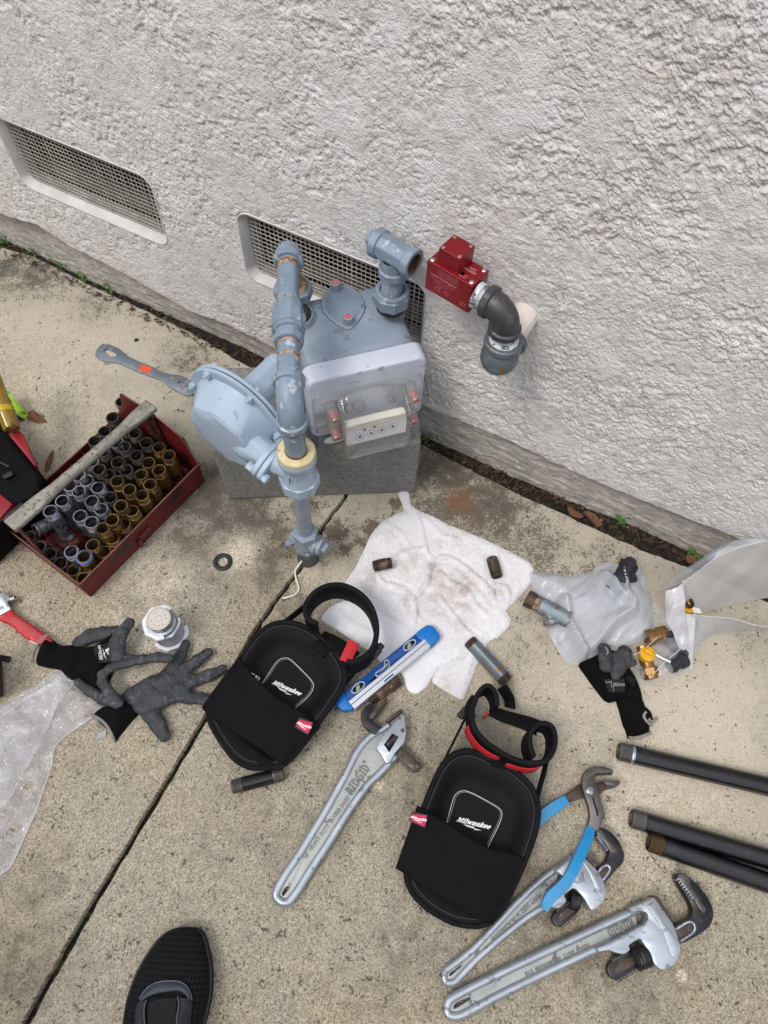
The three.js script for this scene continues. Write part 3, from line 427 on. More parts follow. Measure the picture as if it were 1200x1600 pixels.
// ---------- gas meter ----------
const MA = -20 * Math.PI / 180, mx = V(Math.cos(MA), 0, Math.sin(MA)), mz = V(-Math.sin(MA), 0, Math.cos(MA));
const mC = V(-0.0525, 0.19, -0.797);        // middle of the index cover's back edge, on the block
const mp = (x, y, z) => mC.clone().addScaledVector(mx, x).addScaledVector(mz, z).setY(0.19 + y);
{
  const t = thing('gas_meter', 'blue grey gas meter with pale index cover sitting on the block', 'gas meter', mp(0, 0, -0.05));
  const rrect = (w0, w1, d0, d1, r, y) => { const P = [], c = [[w1 - r, d1 - r, 0], [w0 + r, d1 - r, 90], [w0 + r, d0 + r, 180], [w1 - r, d0 + r, 270]]; for (const [cx, cz, a] of c) for (let k = 0; k <= 8; k++) { const q = (a + k * 11.25) * Math.PI / 180; P.push(mp(cx + r * Math.cos(q), y, cz + r * Math.sin(q))); } P.push(P[0].clone()); return P; };
  const fill = (P) => { const c = P.slice(0, -1).reduce((s, p) => s.add(p), V()).multiplyScalar(1 / (P.length - 1)); return P.map(() => c.clone()); };
  const W = 0.099, rows = [];
  for (const [y, g, r] of [[0.012, -0.004, 0.02], [0.02, 0, 0.02], [0.165, 0, 0.02], [0.172, -0.0008, 0.02], [0.179, -0.0035, 0.02], [0.1845, -0.0085, 0.02], [0.1878, -0.016, 0.02], [0.1895, -0.026, 0.02], [0.190, -0.045, 0.02]]) rows.push(rrect(-W - g, W + g, -0.152 - g, 0.004 + g * 0.4, r, y));
  rows.unshift(fill(rows[0])); rows.push(rrect(-W + 0.06, W - 0.06, -0.10, -0.06, 0.01, 0.1915)); rows.push(fill(rows[rows.length - 1]));
  part(t, 'meter_body', loft(rows), M.blue);
  const base = []; for (const [y, g] of [[0, 0], [0.001, 0.004], [0.012, 0.005], [0.018, 0.002]]) base.push(rrect(-W - g, W + g, -0.154 - g, 0.03 + g, 0.02, y)); base.unshift(fill(base[0])); base.push(fill(base[3]));
  part(t, 'meter_base', loft(base), mat({ roughness: 0.5, map: mottle('#6b7280', '#5c626e', 0.5, 5, 222) }));
  // index cover: a deep pale plate with rounded corners
  const plateRow = (g, z, y0 = 0.038, y1 = 0.193) => { const P = [], w = 0.102 + g, r = 0.016 + Math.min(0, g) * 0.5, a = y0 - g, b = y1 + g, c = [[w - r, b - r, 0], [-w + r, b - r, 90], [-w + r, a + r, 180], [w - r, a + r, 270]]; for (const [cx, cy, s] of c) for (let k = 0; k <= 8; k++) { const q = (s + k * 11.25) * Math.PI / 180; P.push(mp(cx + r * Math.cos(q), cy + r * Math.sin(q), z)); } P.push(P[0].clone()); return P; };
  const pr = [plateRow(0, 0.003), plateRow(0.002, 0.0055), plateRow(0.002, 0.034), plateRow(0.0005, 0.0385), plateRow(-0.003, 0.0405)]; pr.push(fill(pr[4]));
  part(t, 'index_cover', loft(pr), M.lav);
  // teardrop badge on the top with two plugs
  const tc = (a, b) => at(a, b, 0.3825), tear = smooth([[503, 468], [510, 455], [524, 448], [540, 447], [556, 455], [567, 470], [570, 484], [562, 500], [552, 512], [543, 516], [530, 511], [512, 497], [504, 484]].map(([a, b]) => tc(a, b)), 4);
  part(t, 'top_badge', [plate(tear, 0.379, 0.3858, 0.0018)], M.blue);
  { const ins = (f) => { const c = tear.reduce((s, p) => s.add(p), V()).multiplyScalar(1 / tear.length); return tear.map((p) => c.clone().lerp(p, f)); }; part(t, 'badge_inset', plate(ins(0.84), 0.385, 0.3868, 0.0006), M.bluePipe); }
  for (const [a, b] of [[524, 441], [544, 494]]) { const top = at(a, b, 0.402), bot = top.clone().setY(0.384); const g = part(t, 'plug', pipeGeo(top, bot, 0.0085, 0.0022, 20), M.blue); part(g, 'plug_face', cyl(top.clone().setY(0.397), top.clone().setY(0.4012), 0.0064), M.pinkPlug); }
  // inlet boss with its black gasket, outlet boss
  const inl = at(463, 493, 0.388), out = at(612, 472, 0.389);
  part(t, 'inlet_boss', latheAB(inl.clone().setY(0.36), inl.clone().setY(0.4), [[0, 0.030], [0.028, 0.030], [0.0315, 0.0285], [0.0315, 0.018]], 32), M.blue);
  part(t, 'inlet_gasket', [tube(Array.from({ length: 16 }, (_, i) => inl.clone().add(V(0.022 * Math.cos(i * Math.PI / 8), 0.005, 0.022 * Math.sin(i * Math.PI / 8)))), 0.004, 48, 8, true), cyl(inl.clone().setY(0.385), inl.clone().setY(0.3905), 0.019)], M.rubber);
  part(t, 'outlet_boss', latheAB(out.clone().setY(0.36), out.clone().setY(0.4), [[0, 0.026], [0.024, 0.026], [0.028, 0.0245], [0.028, 0.01]], 32), M.blue);
  // clear dial box with four red sealed screw posts, dial plate, stickers
  const q = (x, y, z) => mp(x, y, z);
  const boxRow = (g, z, y0, y1, x0, x1, arch) => { const P = [], n = 16, r = 0.008; const tops = []; for (let k = 0; k <= n; k++) { const f = k / n; tops.push(q(lerp(x1 - 0.002, x0 + 0.002, f) , y1 + arch * (1 - (2 * f - 1) ** 2), z)); } P.push(...tops, q(x0, y1 - r, z), q(x0, y0 + r, z), q(x0 + r, y0, z), q(x1 - r, y0, z), q(x1, y0 + r, z), q(x1, y1 - r, z)); P.push(P[0].clone()); return P; };
  const lens = [boxRow(0, 0.0412, 0.030, 0.140, -0.058, 0.064, 0.016), boxRow(0, 0.048, 0.030, 0.140, -0.058, 0.064, 0.016), boxRow(0, 0.094, 0.030, 0.118, -0.056, 0.062, 0.006), boxRow(0, 0.100, 0.033, 0.112, -0.053, 0.059, 0.002)]; lens.push(fill(lens[3]));
  part(t, 'dial_cover', loft(lens), M.clear);
  part(t, 'dial_cover_rim', [tube(lens[2], 0.0011, 120, 6), tube(lens[1], 0.0012, 120, 6), tube([lens[1][0], lens[2][0]], 0.001, 8, 6), tube([lens[1][16], lens[2][16]], 0.001, 8, 6)], M.smoke);
  const flange = [plateRow(-0.004, 0.0406, 0.046, 0.162), plateRow(-0.004, 0.0432, 0.046, 0.162), plateRow(-0.0055, 0.0442, 0.046, 0.162)]; flange.push(fill(flange[2]));
  part(t, 'dial_cover_flange', loft(flange.slice(0, 3)), M.smoke);
  const dialTex = canvasTex(512, 170, (g, w, h) => {
    g.fillStyle = '#dfe1e6'; g.fillRect(0, 0, w, h); g.strokeStyle = '#39404f'; g.fillStyle = '#39404f'; g.lineWidth = 2.5; g.font = 'bold 12px sans-serif'; g.textAlign = 'center';
    [[112, 96], [208, 84], [300, 76], [396, 66]].forEach(([x, y], i) => { g.beginPath(); g.arc(x, y, 40, 0, 7); g.stroke(); for (let k = 0; k < 10; k++) { const a = k * 0.628; g.fillText(String(k), x + 30 * Math.sin(a), y - 30 * Math.cos(a) + 4); } g.save(); g.translate(x, y); g.rotate([0.4, 2.4, 3.4, -0.5][i]); g.fillStyle = i ? '#5c5c5e' : '#20304e'; g.beginPath(); g.arc(0, 0, 15, 0, 7); g.fill(); g.beginPath(); g.moveTo(-6, 0); g.lineTo(0, -32); g.lineTo(6, 0); g.fill(); g.restore(); });
    g.font = '9px sans-serif'; g.fillText('CUBIC FEET', 255, 150); g.beginPath(); g.arc(22, 150, 6, 0, 7); g.arc(490, 128, 5, 0, 7); g.fill(); g.beginPath(); g.arc(150, 22, 13, 0, 7); g.arc(235, 16, 13, 0, 7); g.fill();
  });
  part(t, 'dial_plate', decal([q(-0.051, 0.098, 0.085), q(0.058, 0.098, 0.085), q(0.058, 0.056, 0.085), q(-0.051, 0.056, 0.085)], mat({}), 0), mat({ roughness: 0.5, map: dialTex }));
  part(t, 'index_housing', [boxAt(q(0.003, 0.105, 0.077), [0.108, 0.016, 0.014], mx, Y, 0.003), boxAt(q(0.003, 0.077, 0.072), [0.11, 0.046, 0.024], mx, Y, 0.002)], mat({ roughness: 0.6, color: '#d8d5ca' }));
  const gearM = mat({ roughness: 0.6, color: '#77787c' });
  for (const [x, r] of [[-0.038, 0.008], [-0.018, 0.011], [0.04, 0.007]]) part(t, 'index_gear', [prism(q(x, 0.115, 0.046), q(x, 0.115, 0.056), r, 18), cyl(q(x, 0.115, 0.044), q(x, 0.115, 0.06), 0.002)], gearM);
  for (const [x, y, z, big] of [[-0.068, 0.130, 0.044, 1.25], [0.074, 0.134, 0.044, 1.25], [-0.066, 0.074, 0.044, 1.15], [0.076, 0.066, 0.044, 1.15]]) {
    const a = q(x, y, z), b = q(x, y, z + 0.030 * big), g = part(t, 'seal_post', latheAB(a, b, [[-0.002, 0.0105], [0.012, 0.0105], [0.03 * big, 0.0092], [0.031 * big, 0.0085], [0.031 * big, 0.0065], [0.02, 0.0065]], 22), M.smoke);
    part(g, 'seal_plug', cyl(q(x, y, z + 0.014 * big), q(x, y, z + 0.0275 * big), 0.0068), M.redPlug);
  }
  const stick = mat({ roughness: 0.4, metalness: 0.3, map: mottle('#a9aaa6', '#989995', 0.5, 5, 223) });
  part(t, 'metal_sticker', decal([q(-0.094, 0.108, 0.0446), q(-0.076, 0.110, 0.0446), q(-0.076, 0.090, 0.0446), q(-0.094, 0.088, 0.0446)], null), stick);
  part(t, 'metal_sticker', decal([q(-0.094, 0.070, 0.0446), q(-0.071, 0.073, 0.0446), q(-0.071, 0.052, 0.0446), q(-0.094, 0.049, 0.0446)], null), stick);
  const base_l = canvasTex(256, 128, (g, w, h) => { g.fillStyle = '#6b7280'; g.fillRect(0, 0, w, h); g.fillStyle = '#d4d6da'; g.beginPath(); g.ellipse(128, 64, 122, 58, 0, 0, 7); g.fill(); g.fillStyle = '#2a2c30'; g.font = 'bold 22px sans-serif'; g.textAlign = 'center'; g.fillText('GAS METER', 128, 70); g.font = '18px sans-serif'; g.fillText('MADE IN USA', 128, 100); g.beginPath(); g.ellipse(128, 34, 26, 12, 0, 3.14, 6.28); g.fill(); });
  part(t, 'base_label', decal([q(-0.085, 0.036, 0.042), q(-0.03, 0.036, 0.042), q(-0.03, 0.009, 0.042), q(-0.085, 0.009, 0.042)], null), mat({ roughness: 0.5, map: base_l }));
  part(t, 'base_front', [boxAt(q(0, 0.02, 0.02), [0.19, 0.036, 0.042], mx, Y, 0.006)], mat({ roughness: 0.5, map: mottle('#737b8a', '#666d7a', 0.5, 5, 224) }));
}
// ---------- outlet nut and tee ----------
{
  const o = at(612, 466, 0.42), a = (y) => o.clone().setY(y), C = V(o.x, 0.517, o.z), d = at(643, 409, 0.5).sub(at(578, 371, 0.5)).setY(0).normalize();
  const t = thing('pipe_tee', 'blue grey threaded tee on swivel nut above the meter outlet', 'pipe fitting', a(0.40));
  part(t, 'gasket', cyl(a(0.400), a(0.410), 0.0262), M.rubber);
  part(t, 'swivel_nut', [prism(a(0.410), a(0.436), 0.0315, 8, 0.2, 0.003), latheAB(a(0.436), a(0.445), [[0, 0.029], [0.004, 0.028], [0.0045, 0.0215], [0, 0.0205]], 28)], M.bluePipe);
  part(t, 'nipple', latheAB(a(0.432), a(0.478), [[0, 0.017], ...threadProf(0.004, 0.03, 0.0178), [0.04, 0.0168]], 28), M.bluePipe);
  const e0 = C.clone().addScaledVector(d, -0.037), e1 = C.clone().addScaledVector(d, 0.041);
  const r = 0.0205, rr = 0.0238;
  part(t, 'tee_body', [latheAB(e0, e1, [[0.012, 0.016], [0, 0.0165], [0, rr - 0.001], [0.001, rr], [0.0125, rr], [0.0145, r], [0.063, r], [0.0655, rr], [0.077, rr], [0.078, rr - 0.001], [0.078, 0.0168], [0.05, 0.0165]], 36), latheAB(C, V(C.x, 0.4725, C.z), [[0.01, r], [0.030, r], [0.032, rr], [0.0435, rr], [0.0445, rr - 0.001], [0.0445, 0.017]], 36)], M.bluePipe);
  part(t, 'rusty_bore', latheAB(e1.clone().addScaledVector(d, -0.03), e1.clone().addScaledVector(d, 0.0004), [[0, 0.0162], ...threadProf(0.01, 0.03, 0.0167), [0.0302, 0.0172]], 32), M.rust);
  part(t, 'square_plug', [prism(e0.clone().addScaledVector(d, -0.013), e0.clone().addScaledVector(d, 0.004), 0.0145, 4, 0.5, 0.002), cyl(e0.clone().addScaledVector(d, -0.002), e0.clone().addScaledVector(d, 0.006), 0.0165)], M.bluePipe);
  const s = canvasTex(256, 64, (g, w, h) => { g.fillStyle = '#8795a5'; g.fillRect(0, 0, w, h); g.fillStyle = '#dfe3e8'; g.font = 'bold 26px sans-serif'; g.fillText('STOCKHAM', 12, 28); g.fillText('USA', 90, 58); });
  void s;
}
// ---------- inlet pipe run: nut, elbow, pipe, union, pipe, elbow, drop into the regulator ----------
const HY = 0.5, dropTop = at(452, 632, HY), backTop = at(450, 383, HY), collar = at(463, 706, 0.385);
{
  const d = backTop.clone().sub(dropTop).normalize(), lean = collar.clone().sub(dropTop).normalize();
  const t = thing('inlet_pipe', 'blue grey pipe run with two elbows and a union above the regulator', 'gas pipe', dropTop.clone().setY(0.38));
  const r = 0.0167, on = (k) => dropTop.clone().lerp(backTop, k);
  part(t, 'elbow', elbow(backTop, d.clone().negate(), V(0, -1, 0), 0.030, 0.0195, 0.0035, 0.010), M.bluePipe);
  part(t, 'elbow', elbow(dropTop, d, lean, 0.036, 0.0195, 0.0035, 0.011), M.bluePipe);
  part(t, 'pipe', cyl(on(0.12), on(0.5), r), M.bluePipe); part(t, 'pipe', cyl(on(0.5), on(0.9), r), M.bluePipe);
  const uA = on(0.345), uB = on(0.585), L = uA.distanceTo(uB);
  part(t, 'union', [latheAB(uA, uB, [[0, 0.017], [0.001, 0.0215], [0.010, 0.0228], [0.012, 0.0198], [0.02, 0.0198], [0.0215, 0.0235], [L - 0.008, 0.0225], [L, 0.021], [L, 0.016]], 36)], M.bluePipe);
  part(t, 'union_ring', [prism(on(0.43), on(0.525), 0.0262, 10, 0.3, 0.002)], M.bluePipe);
  for (const [a, b] of [[0.245, 0.268], [0.325, 0.345], [0.585, 0.608], [0.825, 0.86]]) part(t, 'rusty_thread', cyl(on(a), on(b), 0.0174, 0.0174), M.rustBlue);
  const low = dropTop.clone().addScaledVector(lean, 0.036), end = collar.clone().addScaledVector(lean, 0.01);
  part(t, 'drop_pipe', cyl(low, end, r), M.bluePipe); part(t, 'rusty_thread', latheAB(collar.clone().addScaledVector(lean, -0.008), end, [[0, 0.0166], ...threadProf(0.001, 0.016, 0.0178), [0.017, 0.016]], 28), M.rust);
  part(t, 'rusty_rim', latheAB(low.clone().addScaledVector(lean, 0.0105), low.clone().addScaledVector(lean, 0.016), [[0, 0.0225], [0.002, 0.0222], [0.0045, 0.019], [0.0045, 0.0165]], 28), M.rustBlue);
  // loose swivel nut under the far elbow
  const n0 = backTop.clone().setY(0.45), n1 = backTop.clone().setY(0.415), n2 = backTop.clone().setY(0.39);
  part(t, 'loose_nipple', cyl(n0.clone().setY(0.47), n2, 0.0162), M.rustBlue);
  part(t, 'swivel_nut', [prism(n2, n1, 0.0335, 8, 0.2, 0.003)], M.bluePipe);
  part(t, 'nut_hollow', latheAB(n1, n1.clone().setY(0.419), [[0, 0.026], [0.003, 0.024], [0.0035, 0.0165]], 24), M.rustBlue);
}
// ---------- regulator ----------
{
  const C = V(-0.252, 0.316, -0.708), n = V(0.51, 0, -0.86).normalize(), u = V(n.z, 0, -n.x).negate().normalize();   // n towards the bonnet, u towards the riser
  const P = (a, h, w) => C.clone().addScaledVector(u, a).addScaledVector(Y, h).addScaledVector(n, w);
  const t = thing('gas_regulator', 'pale blue gas regulator with round diaphragm case left of the riser', 'regulator', P(0, -0.1, 0));
  const R = 0.1;
  part(t, 'diaphragm_flange', [latheAB(P(0, 0, -0.008), P(0, 0, -0.0015), [[0, 0], [0, R - 0.002], [0.0015, R], [0.005, R], [0.0065, R - 0.002], [0.0065, 0]], 64)], M.paleBlue);
  part(t, 'rear_case', [latheAB(P(0, 0, 0.0), P(0, 0, 0.05), [[0, 0], [0, R - 0.003], [0.0015, R - 0.001], [0.006, R - 0.001], [0.0075, R - 0.003], [0.008, R * 0.85], [0.018, R * 0.62], [0.022, 0.03], [0.022, 0]], 64)], M.paleBlue);
  part(t, 'gasket_line', cyl(P(0, 0, -0.0025), P(0, 0, 0.0012), R - 0.0025, R - 0.0025, 64), M.darkSteel);
  part(t, 'bonnet', [latheAB(P(0, 0.012, 0.015), P(0, 0.012, 0.118), [[0, 0.03], [0.095, 0.0255], [0.1, 0.0245], [0.102, 0.022], [0.102, 0]], 40), cyl(P(0, 0.012, 0.10), P(0, 0.012, 0.106), 0.0268, 0.0268, 40)], M.paleBlue);
  // front cover: flat-sided dome that drops towards the viewer
  const rows = []; const f = (s, a) => { const c = Math.cos(a), q = Math.sin(a); return [c, q]; };
  for (const [k, w, off] of [[0.85, -0.006, 0], [0.83, -0.010, 0], [0.80, -0.018, 0], [0.70, -0.047, 0.004], [0.66, -0.056, 0.006], [0.6, -0.060, 0.007], [0.42, -0.062, 0.008], [0.001, -0.063, 0.008]]) { const r = []; for (let i = 0; i <= 72; i++) { const a = i / 72 * Math.PI * 2, [c, q] = f(0, a), oct = 1 / Math.max(Math.abs(c) + 0.42 * Math.abs(q), Math.abs(q) * 0.98 + 0.4 * Math.abs(c)), mixed = lerp(1, Math.min(1.08, oct * 1.02), sstep(0.84, 0.7, k)); r.push(P(c * R * k * mixed + off, q * R * k * mixed * 0.97, w)); } rows.push(r); }
  part(t, 'front_cover', toCreasedNormals(loft(rows).toNonIndexed(), 0.5), M.paleBlue);
  for (const [a, k] of [[168, 0.92], [118, 0.92], [62, 0.92], [12, 0.92], [215, 0.92], [262, 0.92], [318, 0.92]]) { const c = Math.cos(a * Math.PI / 180) * R * k, q = Math.sin(a * Math.PI / 180) * R * k; part(t, 'bolt', [prism(P(c, q, -0.015), P(c, q, -0.007), 0.0068, 6, 0.3), cyl(P(c, q, -0.019), P(c, q, -0.01), 0.0035), prism(P(c, q, 0.007), P(c, q, 0.013), 0.0068, 6, 0.1)], M.paleBlue); }
  // body: from the front cover through the bolted flange to the riser
  const S = collar.clone().setY(0.33), B0 = P(0.062, -0.01, -0.034), dir = S.clone().setY(0.315).sub(B0).setY(-0.012).normalize(), fl = at(426, 718, 0.325);
  part(t, 'neck', [latheAB(B0.clone().addScaledVector(dir, -0.03), fl, [[0, 0.030], [0.03, 0.031], [0.05, 0.024], [B0.distanceTo(fl) + 0.03, 0.022]], 30)], M.paleBlue);
  const up = V().crossVectors(dir, V().crossVectors(Y, dir)).normalize(), sd = V().crossVectors(Y, dir).normalize();
  const lobe = (z0, z1) => { const pts = []; for (let i = 0; i < 40; i++) { const a = i / 40 * Math.PI * 2, r = 0.026 + 0.015 * Math.pow(Math.abs(Math.sin(a)), 2.2); pts.push([Math.cos(a) * Math.min(r, 0.026), Math.sin(a) * r]); } const row = (z, k) => { const r = pts.map(([a, b]) => fl.clone().addScaledVector(dir, z).addScaledVector(up, a * k).addScaledVector(sd, b * k)); r.push(r[0].clone()); return r; }; const c = (z) => pts.map(() => fl.clone().addScaledVector(dir, z)).concat([fl.clone().addScaledVector(dir, z)]); return toCreasedNormals(loft([c(z0), row(z0, 0.94), row(z0 + 0.0015, 1), row(z1 - 0.0015, 1), row(z1, 0.94), c(z1)]).toNonIndexed(), 0.6); };
  part(t, 'bolted_flange', lobe(-0.0105, -0.0006), M.paleBlue); part(t, 'bolted_flange', lobe(0.0006, 0.0105), M.paleBlue);
  for (const s of [-1, 1]) { const c = fl.clone().addScaledVector(sd, s * 0.0335); part(t, 'flange_bolt', [prism(c.clone().addScaledVector(dir, -0.023), c.clone().addScaledVector(dir, -0.01), 0.0078, 6), prism(c.clone().addScaledVector(dir, 0.01), c.clone().addScaledVector(dir, 0.020), 0.0078, 6)], M.paleBlue); }
  const ax = V(-0.147, 0, -0.59).sub(collar.clone().setY(0.385)).normalize(), on = (y) => collar.clone().addScaledVector(ax, (0.385 - y) / -ax.y);
  part(t, 'body', [latheAB(on(0.382), on(0.285), [[0, 0.018], [0, 0.029], [0.004, 0.0305], [0.016, 0.0305], [0.024, 0.0255], [0.05, 0.025], [0.066, 0.030], [0.074, 0.031]], 40), prism(on(0.318), on(0.290), 0.0335, 8, 0.3, 0.003), latheAB(fl, on(0.335), [[0, 0.022], [0.02, 0.0215], [fl.distanceTo(on(0.335)), 0.022]], 28)], M.paleBlue);
  for (let k = 0; k < 3; k++) part(t, 'cast_rib', boxAt(on(0.336).add(V(-0.012 + k * 0.006, 0, 0.0235)), [0.0016, 0.022, 0.004], X, Y, 0.0006), M.paleBlue);
  part(t, 'insulating_collar', latheAB(on(0.378), on(0.389), [[0, 0.0295], [0.009, 0.0295], [0.011, 0.028], [0.011, 0.0172], [0.004, 0.0172]], 40), mat({ roughness: 0.5, map: mottle('#d3c7a2', '#c4b489', 0.4, 6, 230, '#a8905f', 0.12) }));
}
// ---------- riser with its service valve ----------
{
  const ax = V(-0.147, 0, -0.59).sub(collar.clone().setY(0.385)).normalize(), on = (y) => collar.clone().addScaledVector(ax, (0.385 - y) / -ax.y);
  const t = thing('gas_riser', 'blue grey gas riser with shutoff valve rising out of the joint', 'gas pipe', on(0));
  part(t, 'pipe', cyl(on(0.3), on(0.1), 0.0134), M.blue);
  part(t, 'nut', prism(on(0.118), on(0.098), 0.0245, 6, 0.5, 0.002), M.blue); part(t, 'valve_body', [latheAB(on(0.1), on(0.058), [[0, 0.02], [0.008, 0.0195], [0.02, 0.0225], [0.034, 0.0205], [0.042, 0.021]], 28)], M.blue);
  const c = on(0.082), k = V(0.93, -0.05, 0.36).normalize();
  part(t, 'valve_core', [latheAB(c.clone().addScaledVector(k, -0.03), c.clone().addScaledVector(k, 0.034), [[0, 0], [0, 0.011], [0.012, 0.017], [0.046, 0.0175], [0.05, 0.020], [0.0535, 0.020], [0.0545, 0.0165], [0.058, 0.0165], [0.059, 0.0185], [0.063, 0.018], [0.064, 0]], 28)], M.blue);
  part(t, 'valve_tongue', boxAt(c.clone().addScaledVector(k, 0.038), [0.012, 0.010, 0.018], k, V(-k.y, k.x, 0).normalize(), 0.002), M.blue);
  part(t, 'lower_nut', prism(on(0.062), on(0.046), 0.0235, 6, 0.2, 0.002), M.bluePipe);
  part(t, 'lock_wing', [boxAt(on(0.07).add(V(-0.03, 0.004, 0.004)), [0.02, 0.010, 0.012], V(0.9, 0.1, -0.4).normalize(), Y, 0.003)], M.bluePipe);
  part(t, 'wrapped_stub', [latheAB(on(-0.01), on(0.048), [[0, 0.022], [0.02, 0.0215], [0.03, 0.0195], [0.055, 0.019], [0.058, 0.0145]], 28)], mat({ roughness: 0.75, map: mottle('#5f6166', '#4b4c50', 0.5, 5, 231), bumpMap: grainBump, bumpScale: 0.001 }));
  solo('tracer_wire', 'white insulated wire curling out of the joint beside the riser', 'wire', tube([[472, 876], [466, 884], [461, 893], [463, 905], [467, 920], [461, 929], [450, 933], [441, 935]].map(([a, b], i) => at(a, b, [0.02, 0.012, 0.005, 0.004, 0.004, 0.004, 0.004, 0.003][i])), 0.0019, 60, 8), mat({ roughness: 0.45, color: '#d8d4c8' }));
}
// ---------- pipe out of the wall, elbows and red shutoff valve ----------
{
  const w = wallPt(onWall(820, 488, 0.026).s, 0.458, 0.02), e = onWall(781, 556, 0.112), base = w.clone();
  const L = V(e.P.x, e.P.y, e.P.z), dn = w.clone().sub(L); const dir = dn.clone().normalize(), be = onWall(790, 487, 0.112).P; be.x = lerp(be.x, L.x, 0.6); be.z = lerp(be.z, L.z, 0.6);
  const t = thing('wall_pipe', 'pipe stub with white sleeve and two elbows leaving the stucco wall', 'gas pipe', L.clone());
  part(t, 'white_sleeve', [latheAB(L.clone().addScaledVector(dir, 0.018), w.clone().addScaledVector(dir, 0.03), [[0, 0.0195], [0.03, 0.0215], [dn.length() - 0.018, 0.0245], [dn.length() + 0.01, 0.029]], 32)], mat({ roughness: 0.8, map: mottle('#ddd3cd', '#d2c6c0', 0.5, 4, 232), bumpMap: grainBump, bumpScale: 0.001 }));
  void base;
  const g1 = mat({ roughness: 0.4, metalness: 0.35, map: mottle('#59626c', '#6a747f', 0.5, 5, 233, '#7a6248', 0.16), bumpMap: grainBump, bumpScale: 0.0005 });
  part(t, 'galvanised_elbow', [...elbow(L, dir, Y, 0.028, 0.0265, 0.0035, 0.010), ball(L.clone().addScaledVector(dir, -0.002).add(V(0, 0.002, 0)), 0.0305)], g1);
  const top = be.clone(); const tape = mat({ roughness: 0.55, map: mottle('#cfd2d6', '#b9bdc3', 0.5, 9, 234, '#5b6068', 0.25) });
  part(t, 'nipple', latheAB(L.clone().add(V(0, 0.03, 0)), top.clone().add(V(0, -0.02, 0)), [[0, 0.0165], ...threadProf(0.002, 0.03, 0.0172), [0.04, 0.0165]], 28), M.galv);
  part(t, 'white_tape', [latheAB(L.clone().add(V(0, 0.036, 0)), L.clone().add(V(0, 0.043, 0)), [[0, 0.0235], [0.003, 0.0225], [0.006, 0.0172]], 28)], tape);
  const va = 36 * Math.PI / 180, vd = V(Math.cos(va), 0, Math.sin(va)), vn = V(-vd.z, 0, vd.x), left = vd.clone().negate();
  part(t, 'black_elbow', elbow(top, left, V(0, -1, 0), 0.030, 0.0215, 0.0035, 0.010), mat({ roughness: 0.42, metalness: 0.3, map: mottle('#3b3b3f', '#454549', 0.5, 6, 235, '#55504b', 0.15), bumpMap: grainBump, bumpScale: 0.0006 }));
  const v0 = top.clone().addScaledVector(left, 0.036), v1 = top.clone().addScaledVector(left, 0.060);
  part(t, 'taped_nipple', latheAB(v0, v1, [[0, 0.0168], ...threadProf(0.002, 0.014, 0.0174), [0.012, 0.0195], [0.020, 0.021]], 28), tape);
  // valve
  const R = mat({ roughness: 0.34, metalness: 0.35, map: mottle('#80141d', '#8a1721', 0.5, 5, 236), bumpMap: grainBump, bumpScale: 0.0001 });
  const len = 0.082, dep = 0.043, H = 0.054, f0 = at(731, 490, top.y - 0.030).addScaledVector(vn, -dep / 2).setY(top.y);
  const bp = (a, h, o) => f0.clone().addScaledVector(left, a).addScaledVector(Y, h).addScaledVector(vn, o);
  const t2 = thing('shutoff_valve', 'red metal gas shutoff valve on the black elbow near the wall', 'valve', bp(len / 2, -0.025, 0));
  const y0 = -0.030, y1 = y0 + H, tall = y1 + 0.026;
  part(t2, 'valve_body', boxAt(bp(len / 2, (y0 + y1) / 2, 0), [len, H, dep], vd, Y, 0.0015), R);
  const tx0 = 0.030, tx1 = 0.068;
  part(t2, 'valve_tower', boxAt(bp((tx0 + tx1) / 2, (y1 + tall) / 2, -0.0028), [tx1 - tx0, tall - y1 + 0.004, dep - 0.006], vd, Y, 0.0015), R);
  const scr = (p) => part(t2, 'screw', [latheAB(p.clone().setY(p.y - 0.001), p.clone().setY(p.y + 0.0035), [[0, 0.0042], [0.0018, 0.004], [0.0032, 0.0025], [0.0035, 0]], 14)], M.chrome);
  for (const [a, o] of [[tx0 + 0.0045, -0.0165], [tx0 + 0.0045, 0.011], [tx1 - 0.0045, -0.0165], [tx1 - 0.0045, 0.011]]) scr(bp(a, tall, o));
  for (const [a, o] of [[0.006, -0.0155], [0.006, 0.0155], [len - 0.006, 0.0155]]) scr(bp(a, y1, o));
  part(t2, 'vent_hole', cyl(bp(0.026, y1 - 0.002, 0.010), bp(0.026, y1 + 0.0003, 0.010), 0.0035, 0.0035, 14, 0.0001), M.hollow);
  const txt = canvasTex(512, 340, (g, w, h) => { g.fillStyle = '#85161f'; g.fillRect(0, 0, w, h); g.fillStyle = '#c98e8e'; g.font = 'bold 40px sans-serif'; g.fillText('Little Firefighter', 40, 130); g.font = '20px sans-serif'; g.fillText('Earthquake Gas Shut Off Valve', 60, 165); g.fillText('Model 1 inch  60 PSI', 110, 195); g.fillText('Horizontal', 150, 222); g.strokeStyle = '#c98e8e'; g.lineWidth = 4; g.strokeRect(120, 240, 50, 40); g.beginPath(); g.arc(250, 262, 24, 0, 7); g.stroke(); g.strokeRect(420, 250, 56, 44); g.font = 'bold 26px sans-serif'; g.fillText('1"', 432, 284); g.font = '12px sans-serif'; for (let i = 0; i < 6; i++) g.fillText('in case of shut off read the instructions first', 130, 20 + i * 13); });
  part(t2, 'engraved_front', decal([bp(len - 0.002, y1 - 0.002, dep / 2), bp(0.002, y1 - 0.002, dep / 2), bp(0.002, y0 + 0.002, dep / 2), bp(len - 0.002, y0 + 0.002, dep / 2)], null, 0.0003), mat({ roughness: 0.34, metalness: 0.35, map: txt }));
